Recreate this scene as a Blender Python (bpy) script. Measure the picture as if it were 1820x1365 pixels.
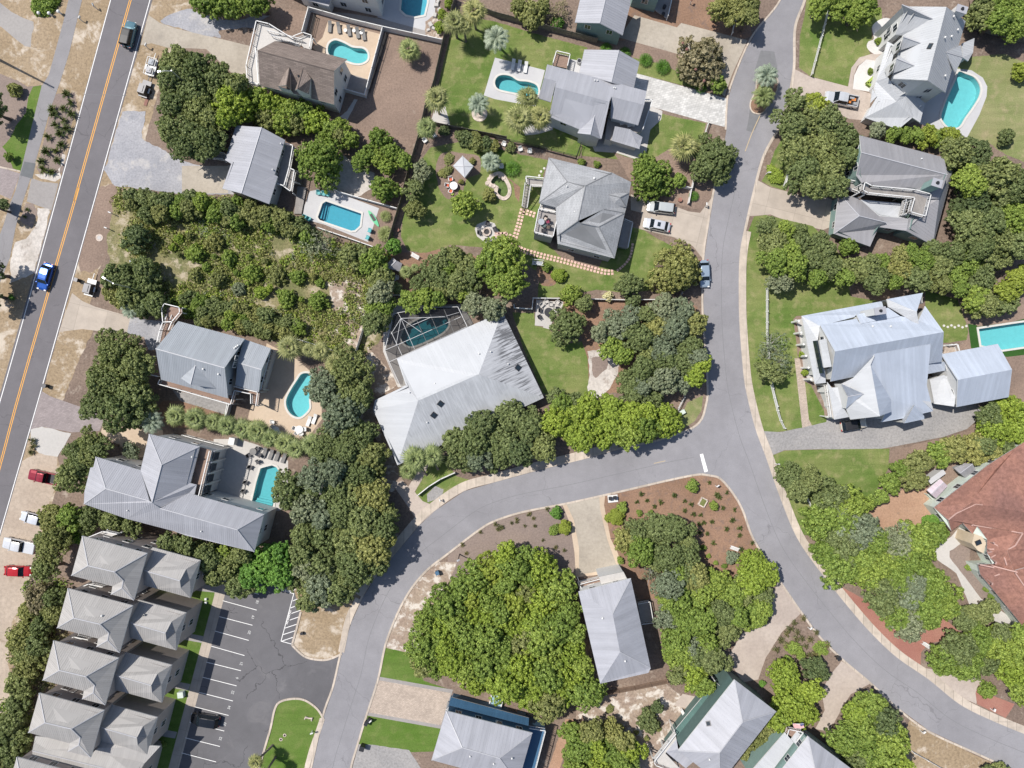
import bpy, math, random
from mathutils import Vector, Matrix, noise
from mathutils.geometry import tessellate_polygon
# ---------------------------------------------------------------- camera, sky, sun, exposure
SC = bpy.context.scene
for o in list(bpy.data.objects): bpy.data.objects.remove(o)
CAMH = 120.0
cam = bpy.data.cameras.new('camera'); cam.lens = 23.74; cam.sensor_width = 36; cam.clip_end = 3000; cam.clip_start = 1
camo = bpy.data.objects.new('camera', cam); SC.collection.objects.link(camo)
camo.location = (0, 0, CAMH); camo.rotation_euler = (0, 0, 0); SC.camera = camo
SUN_EL, SUN_AZ = math.radians(57), math.radians(27)      # shadows run right and a little down
world = bpy.data.worlds.new('World'); SC.world = world; world.use_nodes = True
wn = world.node_tree.nodes; wn.clear()
sky = wn.new('ShaderNodeTexSky'); sky.sky_type = 'NISHITA'; sky.sun_disc = False
sky.sun_elevation = SUN_EL; sky.sun_rotation = math.radians(-63)
bg = wn.new('ShaderNodeBackground'); bg.inputs['Strength'].default_value = 0.09
wo = wn.new('ShaderNodeOutputWorld')
world.node_tree.links.new(sky.outputs[0], bg.inputs[0]); world.node_tree.links.new(bg.outputs[0], wo.inputs[0])
sl = bpy.data.lights.new('sun', 'SUN'); sl.energy = 4.0; sl.angle = math.radians(0.5); sl.color = (1, 0.955, 0.89)
so = bpy.data.objects.new('sun', sl); SC.collection.objects.link(so)
d = Vector((math.cos(SUN_AZ)*math.cos(SUN_EL), -math.sin(SUN_AZ)*math.cos(SUN_EL), -math.sin(SUN_EL)))
so.rotation_euler = d.to_track_quat('-Z', 'Y').to_euler(); so.location = (-60, 40, 150)
SC.view_settings.view_transform = 'Standard'; SC.view_settings.look = 'None'
SC.view_settings.exposure = 0.44; SC.view_settings.gamma = 1.0
SC.render.engine = 'CYCLES'
try:
    SC.cycles.max_bounces = 6; SC.cycles.diffuse_bounces = 3; SC.cycles.transparent_max_bounces = 12
    SC.cycles.use_denoising = True
except Exception: pass
# ---------------------------------------------------------------- helpers
COL = SC.collection
R0 = random.Random(7)
def W(px, py, h=0.0):                  # plan position of something seen at this spot of the survey picture at height h
    f = (1-h/CAMH)*0.1
    return Vector(((px-910)*f, (682.5-py)*f, h))
class Z:
    def __init__(s, x0, y0, k): s.x0, s.y0, s.k = x0, y0, k
    def __call__(s, x, y): return (s.x0+x/s.k, s.y0+y/s.k)
    def p(s, t): return [s(*map(float, q.split(','))) for q in t.split()]
G0 = Z(0, 0, 1)
T11, T12, T13, T14 = Z(0,0,3.9), Z(440,0,3.9), Z(880,0,3.9), Z(1320,0,3.64)
T21, T22, T23, T24 = Z(0,340,3.9), Z(440,340,3.9), Z(880,340,3.9), Z(1320,340,3.64)
T31, T32, T33, T34 = Z(0,680,3.9), Z(440,680,3.9), Z(880,680,3.9), Z(1320,680,3.64)
T41, T42, T43, T44 = Z(0,1015,3.9), Z(440,1015,3.9), Z(880,1015,3.9), Z(1320,1015,3.64)
A1, A2, A3, A4 = Z(940,60,5.6875), Z(930,270,6.5), Z(1520,0,5.6875), Z(1460,230,6.204)
A5, A6, A7, A8 = Z(1400,510,5.057), Z(1640,780,4.0167), Z(380,200,7.583), Z(260,530,6.5)
B1, B2, B3, B4 = Z(140,760,4.919), Z(90,940,5.686), Z(650,530,4.5515), Z(1150,1180,7.28)
B5, B6, B7, B8 = Z(1340,1270,9.1), Z(740,1210,6.5), Z(1700,560,6.208), Z(1010,0,7.583)
C1, C2, C3, C4 = Z(500,0,6.067), Z(470,1020,9.756), Z(330,1040,4.2), Z(230,90,12.417)
C5, C7, C8 = Z(120,470,17.06), Z(0,0,12.41), Z(0,240,5.683)
def tag(o, label=None, cat=None, group=None, kind=None):
    if label: o['label'] = label
    if cat: o['category'] = cat
    if group: o['group'] = group
    if kind: o['kind'] = kind
    return o
def empty(name, loc=(0,0,0), rz=0, label=None, cat=None, group=None):
    o = bpy.data.objects.new(name, None); COL.objects.link(o); o.empty_display_size = 0.3
    o.location = loc; o.rotation_euler = (0, 0, rz); return tag(o, label, cat, group)
class MB:
    def __init__(s): s.v, s.f, s.m, s.uv = [], [], [], []
    def face(s, pts, m=0, uv=None):
        i = len(s.v); s.v += [tuple(p) for p in pts]; s.f.append(tuple(range(i, i+len(pts)))); s.m.append(m)
        s.uv += (uv if uv else [(0, 0)]*len(pts))
    def box(s, c, size, rz=0, m=0, top=1.0):
        x, y, z = size[0]/2, size[1]/2, size[2]/2; cs, sn = math.cos(rz), math.sin(rz); P = []
        for dz in (-1, 1):
            k = top if dz > 0 else 1
            for dx, dy in ((-1,-1),(1,-1),(1,1),(-1,1)):
                a, b = dx*x*k, dy*y*k
                P.append((c[0]+a*cs-b*sn, c[1]+a*sn+b*cs, c[2]+dz*z))
        for q in ((3,2,1,0),(4,5,6,7),(0,1,5,4),(1,2,6,5),(2,3,7,6),(3,0,4,7)): s.face([P[i] for i in q], m)
    def bar(s, a, b, w, h=None, m=0):            # square bar between two points
        a, b = Vector(a), Vector(b); dd = b-a
        if dd.length < 1e-4: return
        h = h or w; t = dd.normalized(); up = Vector((0,0,1)) if abs(t.z) < .9 else Vector((1,0,0))
        u = t.cross(up).normalized()*w/2; v = u.normalized().cross(t)*h/2
        P = [a-u-v, a+u-v, a+u+v, a-u+v, b-u-v, b+u-v, b+u+v, b-u+v]
        for q in ((3,2,1,0),(4,5,6,7),(0,1,5,4),(1,2,6,5),(2,3,7,6),(3,0,4,7)): s.face([P[i] for i in q], m)
    def tube(s, pts, rad, n=8, m=0, cap=True):
        rings = []
        for i, p in enumerate(pts):
            p = Vector(p); a = Vector(pts[max(i-1,0)]); b = Vector(pts[min(i+1,len(pts)-1)]); t = (b-a)
            t = t.normalized() if t.length > 1e-6 else Vector((0,0,1))
            u = t.cross(Vector((0.31,0.95,0.05))).normalized() if abs(t.z) > .5 else t.cross(Vector((0,0,1))).normalized()
            v = t.cross(u); r = rad[i] if isinstance(rad, (list, tuple)) else rad
            rings.append([p+u*math.cos(2*math.pi*k/n)*r+v*math.sin(2*math.pi*k/n)*r for k in range(n)])
        for i in range(len(rings)-1):
            for k in range(n): s.face([rings[i][k], rings[i][(k+1)%n], rings[i+1][(k+1)%n], rings[i+1][k]], m)
        if cap: s.face(rings[0][::-1], m); s.face(rings[-1], m)
    def prism(s, pts, z0, z1, m=0, mt=None, bottom=False):      # pts = ordered xy, any outline
        P = [Vector((p[0], p[1], 0)) for p in pts]
        if area(P) < 0: P = P[::-1]
        n = len(P)
        s.face([(p.x, p.y, z1) for p in P], m if mt is None else mt)
        if bottom: s.face([(p.x, p.y, z0) for p in P][::-1], m)
        for i in range(n):
            a, b = P[i], P[(i+1)%n]; s.face([(a.x,a.y,z0),(b.x,b.y,z0),(b.x,b.y,z1),(a.x,a.y,z1)], m)
    def cyl(s, c, r, h, n=16, m=0, r2=None):
        r2 = r if r2 is None else r2
        A = [(c[0]+math.cos(2*math.pi*k/n)*r, c[1]+math.sin(2*math.pi*k/n)*r, c[2]) for k in range(n)]
        B = [(c[0]+math.cos(2*math.pi*k/n)*r2, c[1]+math.sin(2*math.pi*k/n)*r2, c[2]+h) for k in range(n)]
        s.face(A[::-1], m); s.face(B, m)
        for k in range(n): s.face([A[k], A[(k+1)%n], B[(k+1)%n], B[k]], m)
    def mesh(s, name, mats, smooth=False):
        me = bpy.data.meshes.new(name); me.from_pydata(s.v, [], s.f)
        ul = me.uv_layers.new(name='UVMap'); k = 0
        flat = [c for uv in s.uv for c in uv]; ul.data.foreach_set('uv', flat)
        if not isinstance(mats, (list, tuple)): mats = [mats]
        for m in mats: me.materials.append(m)
        me.polygons.foreach_set('material_index', s.m)
        if smooth: me.polygons.foreach_set('use_smooth', [True]*len(me.polygons))
        me.update(); return me
    def build(s, name, mats, parent=None, smooth=False, loc=None, rz=None):
        o = bpy.data.objects.new(name, s.mesh(name, mats, smooth)); COL.objects.link(o)
        if parent: o.parent = parent
        if loc is not None: o.location = loc
        if rz is not None: o.rotation_euler = (0,0,rz)
        return o
def area(P): return sum(P[i][0]*P[(i+1)%len(P)][1]-P[(i+1)%len(P)][0]*P[i][1] for i in range(len(P)))/2
def dup(root, loc, rz=0, scale=1.0, label=None, group=None, parent=None):
    r = root.copy(); COL.objects.link(r); r.location = loc; r.rotation_euler = (0,0,rz); r.scale = (scale,)*3 if not isinstance(scale, tuple) else scale
    if parent: r.parent = parent
    if label: r['label'] = label
    if group: r['group'] = group
    for ch in list(root.children):
        c = ch.copy(); COL.objects.link(c); c.parent = r
        for g in ch.children:
            e = g.copy(); COL.objects.link(e); e.parent = c
    return r
def link(name, me, parent=None, loc=(0,0,0), rz=0, scale=1.0, mat=None):
    o = bpy.data.objects.new(name, me); COL.objects.link(o); o.parent = parent
    o.location = loc; o.rotation_euler = (0,0,rz); o.scale = (scale,)*3 if not isinstance(scale, tuple) else scale
    if mat: o.material_slots[0].link = 'OBJECT'; o.material_slots[0].material = mat
    return o
# ---------------------------------------------------------------- materials
class NT:
    def __init__(s, name):
        s.mat = bpy.data.materials.new(name); s.mat.use_nodes = True; s.t = s.mat.node_tree; s.n = s.t.nodes; s.n.clear()
        s.out = s.n.new('ShaderNodeOutputMaterial'); s.b = s.n.new('ShaderNodeBsdfPrincipled'); s.l(s.b.outputs[0], s.out.inputs[0])
        s.pos = s.n.new('ShaderNodeNewGeometry').outputs['Position']
    def l(s, a, b): s.t.links.new(a, b)
    def noise(s, scale, detail=3, rough=.6, vec=None, dist=0):
        n = s.n.new('ShaderNodeTexNoise'); n.inputs['Scale'].default_value = scale; n.inputs['Detail'].default_value = detail
        n.inputs['Roughness'].default_value = rough; n.inputs['Distortion'].default_value = dist; s.l(vec or s.pos, n.inputs['Vector']); return n.outputs['Fac']
    def ramp(s, fac, stops):
        r = s.n.new('ShaderNodeValToRGB'); s.l(fac, r.inputs[0]); e = r.color_ramp.elements
        e[0].position, e[0].color = stops[0][0], (*stops[0][1], 1); e[1].position, e[1].color = stops[-1][0], (*stops[-1][1], 1)
        for p, c in stops[1:-1]: x = e.new(p); x.color = (*c, 1)
        return r.outputs[0]
    def mix(s, fac, a, b, mode='MIX'):
        m = s.n.new('ShaderNodeMix'); m.data_type = 'RGBA'; m.blend_type = mode; m.clamp_factor = True
        for v, i in ((fac, 0), (a, 6), (b, 7)):
            if isinstance(v, (int, float)): m.inputs[i].default_value = v
            elif isinstance(v, tuple): m.inputs[i].default_value = (*v, 1)
            else: s.l(v, m.inputs[i])
        return m.outputs[2]
    def math(s, op, a, b=0.0, c=None):
        m = s.n.new('ShaderNodeMath'); m.operation = op
        for i, v in enumerate((a, b) if c is None else (a, b, c)):
            if isinstance(v, (int, float)): m.inputs[i].default_value = v
            else: s.l(v, m.inputs[i])
        return m.outputs[0]
    def map(s, sc=(1,1,1), rz=0, vec=None):
        m = s.n.new('ShaderNodeMapping'); m.inputs['Scale'].default_value = sc; m.inputs['Rotation'].default_value = (0,0,rz); s.l(vec or s.pos, m.inputs[0]); return m.outputs[0]
    def bump(s, h, st=.3, dist=.05):
        b = s.n.new('ShaderNodeBump'); b.inputs['Strength'].default_value = st; b.inputs['Distance'].default_value = dist; s.l(h, b.inputs['Height']); s.l(b.outputs[0], s.b.inputs['Normal'])
    def fin(s, col, rough=.85, metal=0, spec=.3):
        if isinstance(col, tuple): s.b.inputs['Base Color'].default_value = (*col, 1)
        else: s.l(col, s.b.inputs['Base Color'])
        s.b.inputs['Roughness'].default_value = rough; s.b.inputs['Metallic'].default_value = metal
        s.b.inputs['Specular IOR Level'].default_value = spec; return s.mat
def sc3(c, k): return tuple(min(1, x*k) for x in c)
def mground(name, c1, c2, c3=None, big=.12, fine=2.2, ft=.5, bump=.6, rough=.95, c3t=(.60,.68), c3s=.5):
    n = NT(name); a = n.noise(big, 4, .6, dist=.4); base = n.mix(n.ramp(a, [(.38,(0,0,0)),(.62,(1,1,1))]), c1, c2)
    f = n.noise(fine, 5, .75); base = n.mix(1.0, base, n.ramp(f, [(.2,(1-ft,)*3),(.5,(1,1,1)),(.8,(1+ft*.8,)*3)]), 'MULTIPLY')
    if c3:
        q = n.noise(c3s, 6, .72, dist=.3); base = n.mix(n.ramp(q, [(c3t[0],(0,0,0)),(c3t[1],(1,1,1))]), base, c3)
    n.bump(f, bump, .08); return n.fin(base, rough)
def mplain(name, c, rough=.6, metal=0, var=.08, scale=1.5, spec=.4):
    n = NT(name); f = n.noise(scale, 3); return n.fin(n.mix(1.0, c, n.ramp(f, [(.3,(1-var,)*3),(.7,(1+var,)*3)]), 'MULTIPLY'), rough, metal, spec)
def mroof(name, c, sp=.42, rough=.55, stain=0.0, var=.05, streak=.08):
    n = NT(name); uv = n.n.new('ShaderNodeUVMap').outputs[0]; s = n.n.new('ShaderNodeSeparateXYZ'); n.l(uv, s.inputs[0])
    k = n.math('FLOOR', n.math('DIVIDE', s.outputs[0], sp)); w = n.n.new('ShaderNodeTexWhiteNoise'); w.noise_dimensions = '1D'; n.l(k, w.inputs['W'])
    col = n.mix(1.0, c, n.ramp(w.outputs['Value'], [(0,(1-var,)*3),(1,(1+var,)*3)]), 'MULTIPLY')
    st = n.noise(1.0, 5, .7, n.map((1.1, .12, 1), vec=uv)); col = n.mix(1.0, col, n.ramp(st, [(.3,(1-streak,)*3),(.7,(1+streak,)*3)]), 'MULTIPLY')
    bn = n.noise(.25, 3); col = n.mix(1.0, col, n.ramp(bn, [(.3,(.95,.95,.95)),(.7,(1.04,1.04,1.04))]), 'MULTIPLY')
    if stain:
        sn = n.noise(1.0, 4, .65, n.map((3.2, .28, 1), vec=uv)); bg = n.noise(.16, 2)
        msk = n.math('MULTIPLY', n.math('MULTIPLY', n.math('SUBTRACT', sn, .46), 9.0), n.math('MULTIPLY', n.math('SUBTRACT', bg, .40), 5.0))
        col = n.mix(n.math('MINIMUM', n.math('MAXIMUM', msk, 0.0), stain), col, (.09,.09,.095))
    return n.fin(col, rough, 0.0, .3)
def mshingle(name, c, var=.18, rough=.9):
    n = NT(name); uv = n.n.new('ShaderNodeUVMap').outputs[0]
    br = n.n.new('ShaderNodeTexBrick'); n.l(uv, br.inputs['Vector']); br.inputs['Scale'].default_value = 1
    br.inputs['Brick Width'].default_value = .9; br.inputs['Row Height'].default_value = .28; br.inputs['Mortar Size'].default_value = .02
    br.inputs['Color1'].default_value = (*sc3(c, 1-var), 1); br.inputs['Color2'].default_value = (*sc3(c, 1+var), 1); br.inputs['Mortar'].default_value = (*sc3(c, .6), 1)
    f = n.noise(.3, 4); col = n.mix(1.0, br.outputs[0], n.ramp(f, [(.3,(.88,)*3),(.7,(1.1,)*3)]), 'MULTIPLY'); return n.fin(col, rough, 0, .2)
def mtile(name, c):
    n = NT(name); uv = n.n.new('ShaderNodeUVMap').outputs[0]
    w = n.n.new('ShaderNodeTexWave'); w.inputs['Scale'].default_value = 1.6; n.l(uv, w.inputs['Vector']); w.bands_direction = 'X'
    f = n.noise(1.6, 4, .7); col = n.mix(n.ramp(f, [(.35,(0,0,0)),(.7,(1,1,1))]), sc3(c,.72), sc3(c,1.2))
    g = n.noise(.12, 2); col = n.mix(1.0, col, n.ramp(g, [(.35,(.85,.85,.9)),(.65,(1.12,1.08,1.05))]), 'MULTIPLY')
    n.bump(w.outputs['Fac'], .6, .06); return n.fin(col, .8)
def mpave(name, c, bw, bh, mort=.02, rz=0, var=.15, mc=.55, off=.5, nz=.15):
    n = NT(name); br = n.n.new('ShaderNodeTexBrick'); n.l(n.map((1,1,1), rz), br.inputs['Vector']); br.inputs['Scale'].default_value = 1
    br.offset = off; br.inputs['Brick Width'].default_value = bw; br.inputs['Row Height'].default_value = bh; br.inputs['Mortar Size'].default_value = mort
    br.inputs['Color1'].default_value = (*sc3(c, 1-var), 1); br.inputs['Color2'].default_value = (*sc3(c, 1+var), 1); br.inputs['Mortar'].default_value = (*sc3(c, mc), 1)
    f = n.noise(.5, 5, .7); col = n.mix(1.0, br.outputs[0], n.ramp(f, [(.3,(1-nz,)*3),(.7,(1+nz,)*3)]), 'MULTIPLY'); return n.fin(col, .9)
def mleaf(name, c, c2, var=.35):
    n = NT(name); g = n.n.new('ShaderNodeNewGeometry'); oi = n.n.new('ShaderNodeObjectInfo')
    f = n.noise(.95, 3, .6); r = n.math('ADD', n.math('MULTIPLY', g.outputs['Random Per Island'], .75), n.math('MULTIPLY', f, .55))
    col = n.mix(n.ramp(r, [(.25,(0,0,0)),(1.0,(1,1,1))]), sc3(c,.8), sc3(c2,1.2))
    col = n.mix(1.0, col, n.ramp(oi.outputs['Random'], [(0,(1-var*.6,1-var*.5,1-var*.6)),(.5,(1,1,1)),(1,(1+var*.7,1+var*.45,1+var*.2))]), 'MULTIPLY')
    n.fin(col, .55, 0, .25); tr = n.n.new('ShaderNodeBsdfTranslucent'); n.l(n.mix(1.0, col, (1.3,1.5,.6), 'MULTIPLY'), tr.inputs[0])
    ms = n.n.new('ShaderNodeMixShader'); ms.inputs[0].default_value = .22; n.l(n.b.outputs[0], ms.inputs[1]); n.l(tr.outputs[0], ms.inputs[2]); n.l(ms.outputs[0], n.out.inputs[0])
    return n.mat
def mlawn(name, c1, c2, c3):
    n = NT(name); a = n.noise(.14, 4, .6, dist=.5); b = n.noise(.6, 3, .6); f = n.noise(5, 4, .75)
    col = n.mix(n.ramp(a, [(.36,(0,0,0)),(.64,(1,1,1))]), c1, c2); col = n.mix(n.ramp(b, [(.5,(0,0,0)),(.75,(.75,)*3)]), col, c3)
    mw = n.noise(1.0, 2, .5, n.map((.08, 1.1, 1), -.25)); col = n.mix(1.0, col, n.ramp(mw, [(.35,(.93,)*3),(.65,(1.07,)*3)]), 'MULTIPLY')
    col = n.mix(1.0, col, n.ramp(f, [(.25,(.68,)*3),(.75,(1.3,)*3)]), 'MULTIPLY'); n.bump(f, .6, .06); return n.fin(col, .95, 0, .15)
def masphalt(name, c, dark=.85, crack=False):
    n = NT(name); a = n.noise(.06, 4, .6, dist=.6); f = n.noise(9, 4, .8); s = n.noise(1.0, 4, .65, n.map((.5,.5,1)))
    col = n.mix(n.ramp(a, [(.38,(0,0,0)),(.62,(1,1,1))]), sc3(c, dark), c)
    col = n.mix(1.0, col, n.ramp(f, [(.25,(.86,)*3),(.75,(1.14,)*3)]), 'MULTIPLY'); col = n.mix(1.0, col, n.ramp(s, [(.3,(.94,)*3),(.7,(1.06,)*3)]), 'MULTIPLY')
    d2 = n.noise(.45, 5, .75, dist=.8); col = n.mix(n.ramp(d2, [(.62,(0,0,0)),(.70,(.35,)*3)]), col, sc3(c,.55))
    v0 = n.n.new('ShaderNodeTexVoronoi'); v0.feature = 'DISTANCE_TO_EDGE'; v0.inputs['Scale'].default_value = .07; w0 = n.n.new('ShaderNodeTexNoise'); w0.inputs['Scale'].default_value = .35; w0.inputs['Detail'].default_value = 6; n.l(n.pos, w0.inputs['Vector'])
    a0 = n.n.new('ShaderNodeVectorMath'); a0.operation = 'MULTIPLY_ADD'; a0.inputs[1].default_value = (4,4,0); n.l(w0.outputs['Color'], a0.inputs[0]); n.l(n.pos, a0.inputs[2]); n.l(a0.outputs[0], v0.inputs['Vector'])
    if not crack: col = n.mix(n.math('MULTIPLY', n.math('LESS_THAN', v0.outputs['Distance'], .0022), .45), col, sc3(c,.5))
    if crack:
        v = n.n.new('ShaderNodeTexVoronoi'); v.feature = 'DISTANCE_TO_EDGE'; v.inputs['Scale'].default_value = .11
        wv = n.n.new('ShaderNodeTexNoise'); wv.inputs['Scale'].default_value = .5; wv.inputs['Detail'].default_value = 5; n.l(n.pos, wv.inputs['Vector'])
        ad = n.n.new('ShaderNodeVectorMath'); ad.operation = 'MULTIPLY_ADD'; ad.inputs[1].default_value = (3,3,0); n.l(wv.outputs['Color'], ad.inputs[0]); n.l(n.pos, ad.inputs[2]); n.l(ad.outputs[0], v.inputs['Vector'])
        m2 = n.noise(.09, 2); ck = n.math('MULTIPLY', n.math('LESS_THAN', v.outputs['Distance'], .0055), n.math('GREATER_THAN', m2, .46)); ck = n.math('MULTIPLY', ck, .45)
        col = n.mix(ck, col, (.012,.012,.014))
        w2 = n.noise(.16, 5, .7, dist=1.2); col = n.mix(n.ramp(w2, [(.56,(0,0,0)),(.75,(.38,)*3)]), col, (.22,.21,.21))
    return n.fin(col, .88, 0, .25)
def mwater(name, tint):
    n = NT(name); n.n.remove(n.b)
    tr = n.n.new('ShaderNodeBsdfTransparent'); tr.inputs[0].default_value = (*tint, 1)
    gl = n.n.new('ShaderNodeBsdfGlossy'); gl.inputs['Roughness'].default_value = .04; gl.inputs[0].default_value = (.85,.95,1,1)
    fr = n.n.new('ShaderNodeFresnel'); fr.inputs[0].default_value = 1.33; f = n.noise(2.5, 3)
    b = n.n.new('ShaderNodeBump'); b.inputs['Strength'].default_value = .25; b.inputs['Distance'].default_value = .03; n.l(f, b.inputs['Height']); n.l(b.outputs[0], gl.inputs['Normal']); n.l(b.outputs[0], fr.inputs['Normal'])
    ms = n.n.new('ShaderNodeMixShader'); n.l(fr.outputs[0], ms.inputs[0]); n.l(tr.outputs[0], ms.inputs[1]); n.l(gl.outputs[0], ms.inputs[2]); n.l(ms.outputs[0], n.out.inputs[0]); return n.mat
def mglass(name, c=(.02,.03,.04)):
    n = NT(name); return n.fin(c, .08, 0, .6)
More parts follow.
